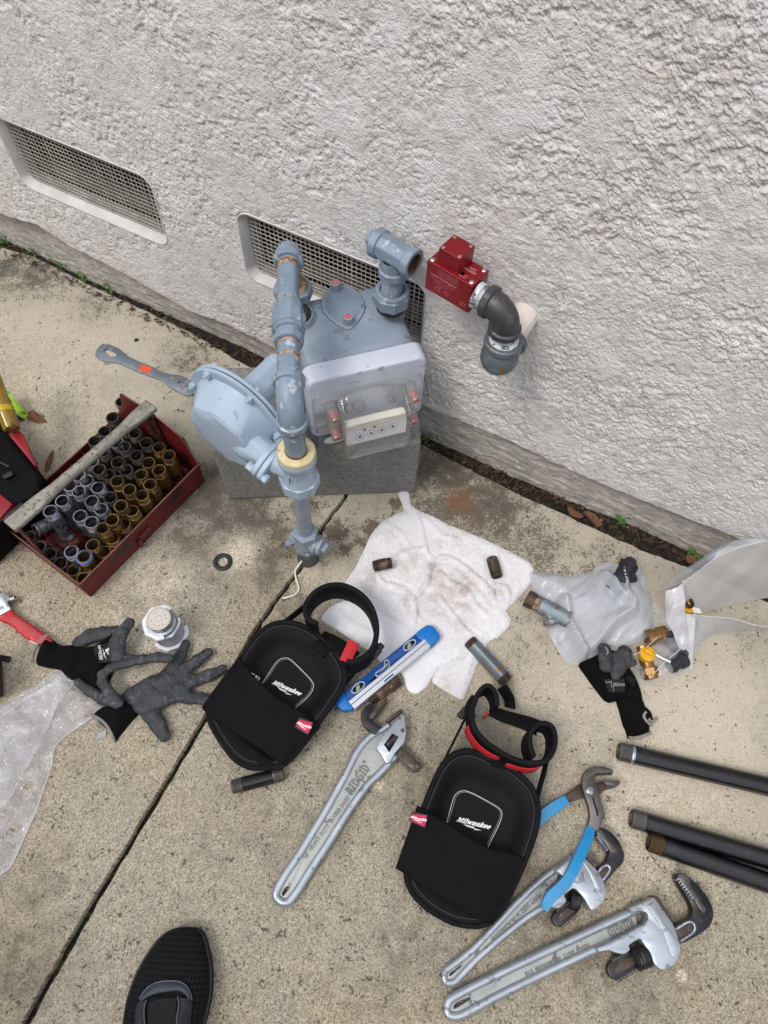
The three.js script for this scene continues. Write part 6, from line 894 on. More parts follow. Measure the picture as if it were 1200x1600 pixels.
// ---------- towel and white cloth ----------
{
  const z = px(500, 760, 3.4286);
  const out = smooth(z(0.004, [[418, 40], [432, 22], [462, 20], [478, 40], [485, 88], [520, 122], [620, 166], [690, 205], [760, 232], [900, 290], [1040, 360], [1135, 420], [1145, 490], [1115, 535], [1080, 580], [1000, 660], [1022, 710], [1010, 752], [960, 802], [900, 832], [880, 890], [840, 960], [800, 1060], [765, 1140], [690, 1105], [605, 1050], [612, 1005], [638, 955], [615, 895], [570, 840], [480, 762], [400, 720], [300, 662], [200, 605], [112, 556], [150, 490], [190, 430], [240, 330], [272, 258], [330, 190], [400, 152], [448, 128], [438, 86]]), 4, true, 0.35);
  const folds = [[[485, 95], [520, 160], [545, 250], [562, 340], [600, 400]], [[562, 340], [480, 350], [400, 390], [330, 460], [220, 540]], [[455, 660], [520, 590], [570, 520], [590, 450], [650, 390], [730, 410], [830, 490], [900, 560], [930, 620]], [[500, 745], [510, 680], [500, 620], [450, 560], [380, 530]], [[230, 560], [280, 590], [340, 640], [400, 700]], [[640, 600], [700, 680], [760, 760], [850, 830], [900, 830]], [[650, 990], [720, 950], [790, 900], [830, 850]], [[910, 590], [940, 540], [1000, 560], [1010, 640]], [[330, 200], [420, 250], [480, 330]], [[640, 470], [700, 520], [780, 560], [830, 640], [900, 700]], [[300, 470], [340, 520], [420, 560]], [[560, 180], [640, 260], [740, 300]], [[880, 800], [820, 900], [790, 1000]]].map((f) => smooth(z(0.004, f), 4, false));
  const wts = [0.8, 1, 1.5, 1.2, 1, 1.1, 1, 1.2, 0.6, 0.9, 0.8, 0.5, 0.8];
  const fh = (x, zz) => { let h = 0; folds.forEach((f, i) => { let d = 1e9; for (let k = 0; k < f.length - 1; k++) { const a = f[k], b = f[k + 1], dx = b.x - a.x, dz = b.z - a.z, tt = clamp(((x - a.x) * dx + (zz - a.z) * dz) / (dx * dx + dz * dz)); const e = (x - a.x - tt * dx) ** 2 + (zz - a.z - tt * dz) ** 2; if (e < d) d = e; } d = Math.sqrt(d); h += wts[i] * (0.0048 * Math.exp(-((d / 0.0042) ** 2)) - 0.0016 * Math.exp(-(((d - 0.009) / 0.005) ** 2))); }); return h; };
  const y = (x, zz, e) => 0.0015 + 0.0095 * (1 - Math.exp(-e / 0.006)) + sstep(0, 0.02, e) * (fh(x, zz) + 0.006 * (fbm(x * 17, zz * 17, 450, 3) - 0.45) + 0.005 * (fbm(x * 55 + 3 * noise(x * 12, zz * 12, 449), zz * 55, 448, 3) - 0.5) + 0.0012 * (noise(x * 260, zz * 260, 451) - 0.5));
  const pxy = (list) => list.map(([a, b, r, w]) => { const p = z(0.01, [[a, b]])[0]; return [p.x, p.z, r * 0.001, w]; }), dirt = pxy([[600, 450, 30, 0.7], [470, 400, 28, 0.5], [760, 560, 38, 0.85], [700, 520, 30, 0.8], [620, 620, 28, 0.6], [500, 600, 26, 0.6], [850, 620, 25, 0.5], [300, 480, 22, 0.5], [250, 540, 20, 0.5], [740, 720, 25, 0.4], [520, 680, 14, 0.6], [690, 1070, 18, 0.4], [380, 260, 20, 0.3], [720, 300, 30, 0.3], [950, 540, 24, 0.5], [640, 340, 25, 0.4]]);
  const bb = new THREE.Box2(); out.forEach((p) => bb.expandByPoint(new THREE.Vector2(p.x, p.z))); const bw = bb.max.x - bb.min.x, bh = bb.max.y - bb.min.y, uvf = (x, zz) => [(x - bb.min.x) / bw, (zz - bb.min.y) / bh];
  const A = hex('#f4f4f8'), B = hex('#c5b7a8'), D = hex('#9a8672');
  const tt = texture(768, 768, (i, j) => { const x = bb.min.x + bw * i / 768, zz = bb.min.y + bh * j / 768; let d = 0; for (const [cx, cz, r, w] of dirt) { const q = ((x - cx) ** 2 + (zz - cz) ** 2) / (r * r); if (q < 5) d = Math.max(d, w * Math.exp(-q)); } const n = fbm(x * 60, zz * 60, 452, 4), n3 = fbm(x * 220, zz * 220, 453, 3), s = clamp(d * 1.1 * sstep(0.3, 0.72, n * 0.7 + n3 * 0.35) + 0.10 * sstep(0.45, 0.7, n)), s2 = d * sstep(0.55, 0.72, n3 * 0.6 + n * 0.4), g = 0.94 + 0.12 * hash(i, j, 454); return [0, 1, 2].map((k) => lerp(lerp(A[k], B[k], s * 0.8), D[k], s2 * 0.28) * g); });
  const tb = texture(256, 256, (i, j) => 0.6 * hash(i >> 1, j >> 1, 455) + 0.4 * noise(i / 5, j / 5, 456), false); tb.repeat.set(14, 14);
  const tow = thing('towel', 'crumpled white terry towel with brown stains on the concrete', 'towel', at(680, 920));
  { // the terry pile: short loops standing all over the cloth
    const R = mulberry(457), N = 46000, blade = new THREE.BufferGeometry(); blade.setAttribute('position', new THREE.Float32BufferAttribute([-0.5, 0, 0, 0.5, 0, 0, -0.35, 0.7, 0.15, 0.35, 0.7, 0.15, 0, 1, 0.55, 0, 0.6, 0.9], 3)); blade.setIndex([0, 1, 2, 1, 3, 2, 2, 3, 4, 4, 3, 5, 2, 4, 5]); blade.computeVertexNormals();
    const pile = new THREE.InstancedMesh(blade, mat({ roughness: 1, color: '#ffffff' }), N), dm = new THREE.Object3D(), col = new THREE.Color(); let n = 0;
    while (n < N) { const x = lerp(bb.min.x, bb.max.x, R()), zz = lerp(bb.min.y, bb.max.y, R()); if (!inPoly(x, zz, out)) continue; const [ed] = nearEdge(x, zz, out); let dd = 0; for (const [cx, cz, r, w] of dirt) { const q = ((x - cx) ** 2 + (zz - cz) ** 2) / (r * r); if (q < 5) dd = Math.max(dd, w * Math.exp(-q)); }
      const k = clamp(dd * 1.0 * sstep(0.3, 0.72, fbm(x * 60, zz * 60, 452, 3) * 0.75 + R() * 0.3) + 0.08 * R()); dm.position.set(x - tow.position.x, y(x, zz, ed) - 0.0004, zz - tow.position.z); dm.rotation.set((R() - 0.5) * 1.2, R() * 6.28, (R() - 0.5) * 1.2); const s = 0.0011 + R() * 0.0009; dm.scale.set(s, s * (0.7 + 0.6 * R()), s); dm.updateMatrix(); pile.setMatrixAt(n, dm.matrix); col.setRGB(lerp(0.86, 0.46, k), lerp(0.86, 0.385, k), lerp(0.9, 0.315, k)); pile.setColorAt(n, col); n++; }
    pile.name = 'terry_pile'; shade(pile); meta(pile, null, null, null, 'stuff'); tow.add(pile);
  }
  part(tow, 'cloth', sheet(out, 0.0026, y, uvf), mat({ phys: true, roughness: 1, map: tt, bumpMap: tb, bumpScale: 0.0011 }));
  const cl = smooth(z(0.003, [[8, 712], [20, 680], [60, 640], [130, 612], [200, 620], [300, 655], [400, 715], [480, 752], [560, 800], [620, 880], [645, 940], [628, 975], [575, 1065], [548, 1090], [512, 1110], [470, 1088], [445, 1015], [405, 960], [330, 940], [308, 920], [280, 880], [240, 868], [160, 815], [90, 765]]), 4, true, 0.4);
  const cf = smooth(z(0, [[60, 650], [160, 740], [280, 800], [360, 900], [420, 960]]), 5, false);
  solo('white_cloth', 'smooth white cloth under the towel and the blue level', 'cloth', sheet(cl, 0.004, (x, zz, e) => { let d = 1e9; for (const p of cf) d = Math.min(d, (p.x - x) ** 2 + (p.z - zz) ** 2); return 0.001 + 0.004 * (1 - Math.exp(-e / 0.004)) + sstep(0, 0.012, e) * (0.004 * (fbm(x * 20, zz * 20, 460, 3) - 0.5) + 0.004 * Math.exp(-d / 0.00006)); }), mat({ roughness: 0.9, map: mottle('#e2e4ea', '#d7d9e0', 0.5, 4, 461), bumpMap: weave, bumpScale: 0.0003 }));
}
// ---------- can of pipe compound ----------
{
  const lid = at(248, 967, 0.088), bot = lid.clone().setY(0.0), y = (h) => lid.clone().setY(h), t = thing('compound_can', 'small can of thread compound smeared with white paste', 'can', bot);
  const tx = canvasTex(512, 256, (g, w, h) => { g.fillStyle = '#8f95a3'; g.fillRect(0, 0, w, h); g.fillStyle = '#6f3340'; for (const x of [0, 250]) g.fillRect(x + 190, 60, 60, 170); g.fillStyle = '#dcdfe6'; g.font = '13px sans-serif'; for (const x of [0, 250]) for (let i = 0; i < 12; i++) g.fillText('pipe thread sealant paste', x + 20, 60 + i * 15); g.fillStyle = '#20222a'; g.fillRect(0, 20, w, 18); });
  const lb = new THREE.CylinderGeometry(0.0268, 0.0268, 0.062, 40, 1, true); lb.translate(lid.x, 0.036, lid.z); lb.userData.uv = true;
  part(t, 'label', lb, mat({ roughness: 0.4, metalness: 0.2, map: tx })); part(t, 'can_body', latheAB(y(0), y(0.08), [[0, 0], [0, 0.0265], [0.0015, 0.0275], [0.004, 0.0265], [0.066, 0.0265], [0.069, 0.0275], [0.071, 0.0262], [0.072, 0.022], [0.078, 0.021]], 40), M.galv);
  const lt = canvasTex(256, 256, (g) => { g.fillStyle = '#bdb6ae'; g.fillRect(0, 0, 256, 256); g.strokeStyle = '#8f8880'; g.lineWidth = 5; g.beginPath(); g.arc(128, 128, 38, 0, 7); g.stroke(); g.beginPath(); g.arc(128, 128, 116, 0, 7); g.stroke(); g.fillStyle = '#7b746c'; g.font = 'bold 30px sans-serif'; g.textAlign = 'center'; [...'BRUSH IN CAN '].forEach((c, i) => { g.save(); g.translate(128, 128); g.rotate(2.4 - i * -0.483); g.fillText(c, 0, -72); g.restore(); }); });
  const ld = new THREE.CircleGeometry(0.0205, 36); ld.rotateX(-Math.PI / 2); ld.translate(lid.x, 0.0892, lid.z); ld.userData.uv = true;
  part(t, 'lid', latheAB(y(0.072), y(0.09), [[0, 0.0215], [0.015, 0.0222], [0.017, 0.0215], [0.0172, 0.0205], [0.0165, 0.0203], [0.0165, 0]], 40), mat({ roughness: 0.35, metalness: 0.7, map: mottle('#b2aca4', '#a39d96', 0.5, 4, 470) })); part(t, 'lid_face', ld, mat({ roughness: 0.4, metalness: 0.5, map: lt }));
  const blobs = (h, r0, r1, a0, a1, seed) => { const rows = []; for (let i = 0; i <= 40; i++) { const a = a0 + (a1 - a0) * i / 40, r = []; for (let k = 0; k <= 10; k++) { const b = k / 10 * Math.PI * 2, n = 0.75 + 0.5 * fbm(i * 0.5, k * 0.5, seed, 3), oct = 1 / Math.max(Math.abs(Math.cos((a % (Math.PI / 4)) - Math.PI / 8)), 0.9), R = (r0 * oct + Math.cos(b) * r1 * n); r.push(V(lid.x + Math.cos(a) * R, h + Math.sin(b) * r1 * 0.7 * n, lid.z + Math.sin(a) * R)); } rows.push(r); } return loft(rows); };
  part(t, 'white_paste', [blobs(0.070, 0.0275, 0.0052, 1.2, 5.2, 471), blobs(0.066, 0.029, 0.0035, 2.0, 4.6, 472), blobs(0.004, 0.0275, 0.005, -0.6, 2.4, 473), blobs(0.06, 0.0262, 0.003, -0.5, 1.2, 474)], mat({ roughness: 0.5, map: mottle('#dcdfe4', '#cdd1d8', 0.5, 5, 475) }));
}
// ---------- work gloves ----------
{
  const wrinkle = texture(256, 256, (x, y) => 0.75 * (1 - Math.abs(2 * fbm(x / 40, y / 40, 515, 4, 6.4) - 1)) + 0.25 * hash(x, y, 516), false);
  const nit = mat({ roughness: 0.62, map: mottle('#24262a', '#36383d', 0.5, 12, 501, '#4c4f55', 0.14), bumpMap: wrinkle, bumpScale: 0.003 }), knit = mat({ phys: true, specularIntensity: 0.25, roughness: 0.95, map: mottle('#09090b', '#0e0e10', 0.5, 8, 502), bumpMap: weave, bumpScale: 0.0006, sheen: 0.08, sheenColor: new THREE.Color('#666a70'), sheenRoughness: 0.7 }), hem = mat({ roughness: 0.9, map: mottle('#8b8984', '#7a7873', 0.5, 8, 503), bumpMap: weave, bumpScale: 0.0006 });
  const ch = (pts, r) => { const out = []; for (let i = 0; i < pts.length - 1; i++) { const f = (k) => (Array.isArray(r) ? r[Math.min(k, r.length - 1)] : r); out.push([at(...pts[i]), at(...pts[i + 1]), f(i), f(i + 1)]); } return out; };
  // open palm glove
  let t = thing('work_glove', 'grey palm-up work glove with spread fingers between can and knee pad', 'work glove', at(240, 1080), 'black and grey work gloves');
  part(t, 'palm', blob([...ch([[205, 1088, 0.013], [236, 1076, 0.014], [262, 1062, 0.014]], [0.016, 0.022, 0.018]), ...ch([[222, 1100, 0.013], [252, 1090, 0.014], [278, 1078, 0.014]], [0.016, 0.019, 0.017]), ...ch([[262, 1052, 0.013], [270, 1042, 0.014], [282, 1024, 0.014], [290, 1006, 0.013]], [0.012, 0.0105, 0.0098, 0.0085]), ...ch([[272, 1058, 0.013], [290, 1046, 0.014], [308, 1032, 0.014], [325, 1019, 0.013]], [0.013, 0.0108, 0.0102, 0.0088]), ...ch([[282, 1072, 0.013], [302, 1064, 0.014], [324, 1056, 0.014], [347, 1046, 0.012]], [0.013, 0.0108, 0.0105, 0.0088]), ...ch([[276, 1086, 0.013], [296, 1090, 0.013], [318, 1092, 0.012], [336, 1094, 0.011]], [0.013, 0.0108, 0.0098, 0.0085]), ...ch([[226, 1100, 0.013], [238, 1118, 0.014], [248, 1134, 0.013], [257, 1150, 0.012]], [0.017, 0.0145, 0.0132, 0.0105])], 0.0026, 0.006, 0.6, 0.0022), nit);
  part(t, 'crease', [[[228, 1082], [244, 1084], [262, 1078]], [[240, 1064], [250, 1072], [256, 1086]], [[222, 1114], [236, 1112], [246, 1106]]].map((l) => tube(l.map(([a, b]) => at(a, b, 0.0235)), 0.0011, 14, 6)), nit);
  const cuff = (P, y0, rad, open) => { void open; return P.map(([a, b]) => at(a, b, y0)); }; void cuff;
  const flat = (pts, h, bulge, seed) => { const P = smooth(pts.map(([a, b]) => at(a, b, h * 0.6)), 4, true, 0.35); return [sheet(P, 0.0028, (x, z, e) => 0.002 + h * (1 - Math.exp(-e / 0.007)) + bulge * sstep(0, 0.02, e) * (fbm(x * 40, z * 40, seed, 3) - 0.4)), sheet(P, 0.008, () => 0.0015)]; };
  part(t, 'knit_cuff', flat([[176, 1092], [196, 1080], [214, 1098], [216, 1112], [200, 1130], [184, 1150], [178, 1158], [170, 1140], [158, 1126], [143, 1117], [150, 1108], [164, 1100]], 0.018, 0.012, 504), knit);
  part(t, 'cuff_hem', [tube([[142, 1116], [152, 1121], [164, 1130], [172, 1142], [179, 1158]].map(([a, b]) => at(a, b, 0.010)), 0.0026, 30, 8), tube([[150, 1122], [156, 1132], [166, 1140], [172, 1146]].map(([a, b]) => at(a, b, 0.004)), 0.0022, 24, 8)], hem);
  part(t, 'sewn_tag', loft([[at(152, 1146, 0.004), at(166, 1140, 0.006)], [at(150, 1154, 0.003), at(165, 1152, 0.002)]]), mat({ roughness: 0.5, map: mottle('#a9abae', '#8f9478', 0.5, 4, 505) }));
  // glove lying back up, with print
  t = thing('work_glove', 'black work glove lying back up with white print, beside red wrench', 'work glove', at(110, 1035), 'black and grey work gloves');
  part(t, 'knit_back', flat([[73, 993], [82, 999], [92, 1005], [110, 1004], [130, 1008], [150, 1003], [176, 985], [184, 990], [186, 1012], [182, 1030], [172, 1050], [166, 1066], [172, 1085], [166, 1090], [150, 1082], [134, 1068], [112, 1062], [98, 1052], [88, 1043], [70, 1040], [52, 1034], [56, 1016], [62, 1003]], 0.030, 0.014, 506), knit);
  part(t, 'cuff_hem', tube([[74, 992], [66, 998], [58, 1008], [52, 1020], [50, 1034]].map(([a, b]) => at(a, b, 0.018)), 0.0030, 30, 8), hem);
  part(t, 'finger', blob(ch([[184, 1026, 0.030], [183, 1006, 0.036], [188, 990, 0.040], [202, 974, 0.036]], [0.014, 0.0142, 0.0125, 0.0105]), 0.0026, 0.006, 0.65, 0.002), nit);
  part(t, 'finger', blob(ch([[264, 1029, 0.040], [245, 1027, 0.040], [222, 1031, 0.040], [196, 1037, 0.040], [172, 1044, 0.040], [160, 1054, 0.038], [160, 1066, 0.036], [170, 1082, 0.034], [182, 1096, 0.032]], [0.0085, 0.0088, 0.0085, 0.0078, 0.0078, 0.0085, 0.0085, 0.009, 0.0105]), 0.0026, 0.005, 0.68, 0.0016), nit);
  part(t, 'finger', blob(ch([[122, 1066, 0.022], [140, 1080, 0.026], [160, 1092, 0.030], [184, 1098, 0.032]], [0.0075, 0.0088, 0.0095, 0.0105]), 0.0026, 0.005, 0.68, 0.0016), nit);
  part(t, 'finger', blob(ch([[188, 1028, 0.028], [206, 1030, 0.030], [226, 1028, 0.034]], [0.008, 0.0075, 0.007]), 0.0026, 0.005, 0.68, 0.0016), nit);
  const pt = canvasTex(256, 256, (g) => { g.clearRect(0, 0, 256, 256); g.fillStyle = '#0f0f11'; g.fillRect(0, 0, 256, 256); g.fillStyle = '#d2d3d6'; g.save(); g.translate(95, 218); g.rotate(-Math.PI / 2); g.font = 'bold italic 62px serif'; g.fillText('Milwau', 0, 0); g.restore(); g.beginPath(); g.moveTo(110, 40); g.lineTo(135, 130); g.lineTo(122, 130); g.lineTo(140, 225); g.lineTo(105, 120); g.lineTo(118, 118); g.closePath(); g.fill(); g.font = 'bold 34px sans-serif'; g.save(); g.translate(185, 150); g.rotate(-Math.PI / 2); g.fillText('GRIP', 0, 0); g.fillText('10 XL', -40, 48); g.restore(); g.fillRect(150, 70, 26, 40); g.fillRect(180, 60, 22, 30); });
  part(t, 'white_print', decal([[146, 1010], [174, 1004], [182, 1034], [150, 1036]].map(([a, b]) => at(a, b, 0.0335)), null, 0.0004), mat({ roughness: 0.9, map: pt }));
  // third glove, mostly hidden
  t = thing('work_glove', 'dark grey work glove mostly hidden under the printed one', 'work glove', at(150, 998), 'black and grey work gloves');
  part(t, 'palm', blob(ch([[122, 1004, 0.012], [140, 994, 0.014], [160, 990, 0.014], [182, 986, 0.013]], [0.011, 0.0135, 0.013, 0.0105]), 0.0026, 0.005, 0.65, 0.0018), nit);
  // torn glove at the right
  t = thing('work_glove', 'torn black work glove sticking out of the middle plastic bag', 'work glove', at(965, 1080), 'black and grey work gloves');
  const z = (l) => l.map(([a, b]) => [880 + a / 6.667, 990 + b / 6.667]);
  part(t, 'knit_back', flat(z([[170, 290], [300, 230], [450, 150], [620, 180], [730, 370], [780, 450], [835, 590], [850, 690], [800, 720], [700, 690], [560, 690], [500, 705], [440, 672], [335, 540], [250, 420]]), 0.026, 0.014, 507), knit);
  part(t, 'knit_cuff', flat(z([[560, 640], [700, 640], [845, 680], [870, 740], [930, 800], [955, 880], [920, 930], [915, 1030], [850, 1060], [690, 1085], [685, 1030], [640, 950], [600, 800]]), 0.020, 0.012, 508), knit);
  part(t, 'cuff_hem', [tube(z([[685, 1082], [740, 1086], [830, 1066], [912, 1030]]).map(([a, b]) => at(a, b, 0.009)), 0.0028, 30, 8), tube(z([[860, 815], [840, 850], [850, 890], [890, 930], [925, 965]]).map(([a, b]) => at(a, b, 0.018)), 0.0030, 30, 8), tube(z([[868, 820], [880, 860], [900, 900], [935, 915], [980, 880]]).map(([a, b]) => at(a, b, 0.014)), 0.0028, 30, 8)], hem);
  part(t, 'finger', blob([...ch(z([[430, 160], [440, 250], [440, 340]]).map(([a, b], i) => [a, b, 0.030 + 0.004 * i]), [0.012, 0.0125, 0.0115])], 0.0026, 0.005, 0.65, 0.0018), nit);
  part(t, 'finger', blob([...ch(z([[640, 200], [600, 300], [560, 380], [545, 440]]).map(([a, b]) => [a, b, 0.032]), [0.014, 0.014, 0.012, 0.0085]), ...ch(z([[560, 250], [650, 270], [715, 300]]).map(([a, b]) => [a, b, 0.032]), [0.012, 0.011, 0.008])], 0.0026, 0.006, 0.65, 0.002), nit);
  part(t, 'white_thread', tube(z([[440, 140], [460, 170], [465, 200], [450, 216]]).map(([a, b]) => at(a, b, 0.049)), 0.0018, 20, 6), hem);
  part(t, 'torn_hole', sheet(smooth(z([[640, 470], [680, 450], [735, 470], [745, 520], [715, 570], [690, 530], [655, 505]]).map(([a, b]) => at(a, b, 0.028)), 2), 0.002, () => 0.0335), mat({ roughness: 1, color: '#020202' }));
  const pr = canvasTex(256, 128, (g) => { g.fillStyle = '#0f0f11'; g.fillRect(0, 0, 256, 128); g.strokeStyle = '#a9aaa9'; g.fillStyle = '#a9aaa9'; g.lineWidth = 4; g.font = 'italic 44px serif'; g.fillText('Milwau', 110, 70); g.font = '26px sans-serif'; g.fillText('Demolit', 10, 40); g.beginPath(); g.moveTo(100, 20); g.lineTo(80, 80); g.lineTo(110, 70); g.lineTo(84, 120); g.stroke(); });
  part(t, 'white_print', decal(z([[420, 470], [640, 470], [640, 610], [470, 610]]).map(([a, b]) => at(a, b, 0.0315)), null, 0.0004), mat({ roughness: 0.9, map: pr }));
}
// ---------- plastic bags and what is in them ----------
{
  const crease = (n, seed, amp) => { const R = mulberry(seed), L = []; for (let i = 0; i < n; i++) { const a = R() * 3.14, w = 0.02 + R() * 0.06; L.push([Math.cos(a) / w, Math.sin(a) / w, R(), amp * (0.35 + R() * 0.65) * w / 0.05, R() * 99]); } return (x, z) => { let h = 0; const wx = 0.02 * (fbm(x * 14, z * 14, seed, 2) - 0.5), wz = 0.02 * (fbm(x * 14, z * 14, seed + 1, 2) - 0.5); for (const [u, v, p, k, o] of L) { const t = (x + wx) * u + (z + wz) * v + p, f = Math.abs(t - Math.floor(t) - 0.5) * 2; h += k * (f - 0.5) * (0.3 + 1.4 * noise(x * 13 + o, z * 13, seed)); } return h; }; };
  const milky = (c, tr, ro) => mat({ phys: true, color: c, roughness: ro, transmission: tr, thickness: 0, ior: 1.5 });
  const film = (c, op, ro) => mat({ phys: true, color: c, roughness: ro, transparent: true, opacity: op, ior: 1.5 });
  const A = film('#c9cfdb', 0.52, 0.12), B = film('#dfe2ea', 0.2, 0.15), C = milky('#fbfbfd', 0.97, 0.03), Dm = film('#cbcbca', 0.68, 0.25), H = film('#eef0f6', 0.26, 0.04), K = film('#d4d6dc', 0.26, 0.08);
  // clear bag at the left edge
  const zl = (l) => l.map(([a, b]) => at(a / 4.706, 1030 + b / 4.706, 0.02));
  let t = thing('plastic_bag', 'clear crumpled plastic bag at the left edge under the gloves', 'plastic bag', at(40, 1180), 'plastic bags');
  const cA = crease(16, 601, 0.012), cB = crease(16, 602, 0.011), lo = smooth(zl([[-300, 420], [0, 300], [120, 240], [250, 180], [340, 90], [420, 62], [470, 130], [600, 170], [720, 300], [690, 385], [560, 480], [380, 620], [355, 760], [310, 900], [240, 1100], [150, 1300], [60, 1500], [0, 1560], [-300, 1700], [-500, 1000]]), 3, true, 0.3);
  part(t, 'upper_sheet', sheet(lo, 0.0035, (x, z, e) => 0.004 + 0.05 * (1 - Math.exp(-e / 0.05)) + sstep(0, 0.012, e) * cA(x, z)), C);
  part(t, 'lower_sheet', sheet(lo, 0.005, (x, z, e) => 0.003 + 0.022 * (1 - Math.exp(-e / 0.06)) + sstep(0, 0.012, e) * 0.8 * cB(x, z)), H);
  const inner = smooth(zl([[-200, 420], [60, 330], [250, 250], [430, 130], [540, 190], [430, 330], [330, 560], [200, 800], [60, 1050], [-200, 1200]]), 3, true, 0.3), cC = crease(9, 603, 0.012);
  part(t, 'inner_fold', sheet(inner, 0.004, (x, z, e) => 0.022 + 0.03 * (1 - Math.exp(-e / 0.05)) + sstep(0, 0.01, e) * cC(x, z)), film('#e6e9f2', 0.26, 0.08));
  part(t, 'edge_fold', [tube(lo.filter((_, i) => i > 5 && i < lo.length - 6 && i % 2 === 0).map((p) => p.clone().setY(0.005)), 0.0012, 200, 5)], B);
  // middle bag
  const zm = (l, h = 0.03) => l.map(([a, b]) => at(810 + a / 5.4545, 840 + b / 5.4545, h));
  t = thing('plastic_bag', 'milky plastic bag lying between the towel and the torn glove', 'plastic bag', at(930, 940), 'plastic bags');
  const mo = smooth(zm([[95, 250], [190, 248], [280, 252], [400, 275], [500, 282], [590, 262], [660, 258], [695, 205], [760, 170], [870, 168], [960, 190], [1060, 178], [1112, 240], [1132, 380], [1172, 480], [1190, 600], [1188, 780], [1100, 850], [960, 885], [880, 890], [800, 880], [745, 945], [690, 1000], [625, 1010], [600, 1045], [520, 1052], [440, 1022], [395, 975], [345, 885], [292, 800], [288, 725], [335, 682], [345, 640], [262, 480], [200, 470], [130, 345]]), 3, true, 0.3), cM = crease(6, 611, 0.007), cN = crease(8, 612, 0.009);
  const ridge = smooth(zm([[740, 300], [830, 420], [930, 560], [960, 620], [800, 720], [700, 860], [560, 980]]), 5, false), ridge2 = smooth(zm([[870, 190], [910, 400], [955, 560]]), 5, false), ridge3 = smooth(zm([[400, 520], [440, 680], [520, 900], [560, 1000]]), 5, false), near = (L, x, z) => { let d = 1e9; for (const p of L) d = Math.min(d, (p.x - x) ** 2 + (p.z - z) ** 2); return Math.sqrt(d); };
  const fold = (x, z) => 0.022 * Math.max(0, 1 - near(ridge, x, z) / 0.016) + 0.018 * Math.max(0, 1 - near(ridge2, x, z) / 0.011) + 0.018 * Math.max(0, 1 - near(ridge3, x, z) / 0.013);
  part(t, 'upper_sheet', sheet(mo, 0.003, (x, z, e) => 0.005 + 0.032 * (1 - Math.exp(-e / 0.03)) + sstep(0, 0.012, e) * (0.8 * cM(x, z) + fold(x, z))), A);
  part(t, 'lower_sheet', sheet(mo, 0.005, (x, z, e) => 0.003 + 0.02 * (1 - Math.exp(-e / 0.02)) + sstep(0, 0.012, e) * 0.5 * cN(x, z)), B);
  // right bag, standing open
  t = thing('plastic_bag', 'milky plastic bag standing open at the right edge, brass fittings inside', 'plastic bag', at(1120, 960), 'plastic bags');
  const zr = (l) => l.map(([a, b, h]) => at(1000 + a / 6, 830 + b / 6, h)), patch = (top, bot, n, seed, amp) => { const T = smooth(zr(top), 6, false, 0.5), Bt = smooth(zr(bot), 6, false, 0.5), cr = crease(7, seed, amp), rows = []; for (let j = 0; j <= n; j++) { const r = []; for (let i = 0; i <= 44; i++) { const f = i / 44, p = T[Math.round(f * (T.length - 1))].clone().lerp(Bt[Math.round(f * (Bt.length - 1))], j / n), k = Math.sin(Math.PI * j / n) * Math.sin(Math.PI * Math.min(1, f * 1.05)); p.y += Math.abs(k) * cr(p.x, p.z) + 0.012 * k; p.x += 0.4 * k * cr(p.z, p.x); r.push(p); } rows.push(r); } return loft(rows); };
  part(t, 'rear_wall', patch([[395, 480, 0.10], [640, 300, 0.15], [830, 170, 0.17], [1050, 100, 0.18], [1300, 80, 0.19], [1700, 60, 0.20]], [[430, 760, 0.02], [600, 770, 0.01], [800, 700, 0.01], [1100, 640, 0.01], [1400, 600, 0.01], [1700, 560, 0.01]], 24, 621, 0.008), Dm);
  part(t, 'outer_wall', patch([[135, 580, 0.03], [320, 430, 0.06], [560, 260, 0.11], [760, 130, 0.14], [940, 72, 0.15], [1250, 60, 0.17], [1700, 40, 0.18]], [[395, 480, 0.10], [500, 410, 0.12], [640, 300, 0.15], [760, 215, 0.165], [900, 160, 0.17], [1200, 95, 0.185], [1700, 60, 0.20]], 16, 622, 0.008), A);
  part(t, 'front_fold', patch([[240, 560, 0.09], [340, 530, 0.10], [400, 500, 0.10], [420, 640, 0.09], [430, 775, 0.08], [520, 780, 0.08]], [[235, 700, 0.07], [250, 850, 0.06], [300, 930, 0.05], [360, 1080, 0.035], [480, 1305, 0.006], [500, 1180, 0.03]], 22, 623, 0.010), film('#d4d7de', 0.66, 0.14));
  part(t, 'lower_lip', patch([[430, 775, 0.08], [660, 800, 0.09], [870, 820, 0.10], [1080, 880, 0.11], [1300, 900, 0.12], [1700, 940, 0.13]], [[500, 1130, 0.006], [640, 1000, 0.004], [800, 960, 0.004], [1000, 945, 0.004], [1300, 925, 0.004], [1700, 960, 0.004]], 20, 624, 0.008), A);
  part(t, 'clear_pouch', sheet(smooth(zr([[135, 580, 0.04], [160, 930, 0.03], [0, 1080, 0.03], [-20, 1200, 0.03], [-60, 1330, 0.02], [-20, 1420, 0.01], [130, 1420, 0.01], [330, 1350, 0.01], [480, 1310, 0.01], [500, 1150, 0.03], [560, 1080, 0.02], [660, 980, 0.02], [500, 800, 0.06], [300, 600, 0.06]]), 3, true, 0.3), 0.004, (() => { const q = crease(8, 625, 0.010); return (x, z, e) => 0.004 + 0.034 * (1 - Math.exp(-e / 0.02)) + sstep(0, 0.01, e) * q(x, z); })()), K);
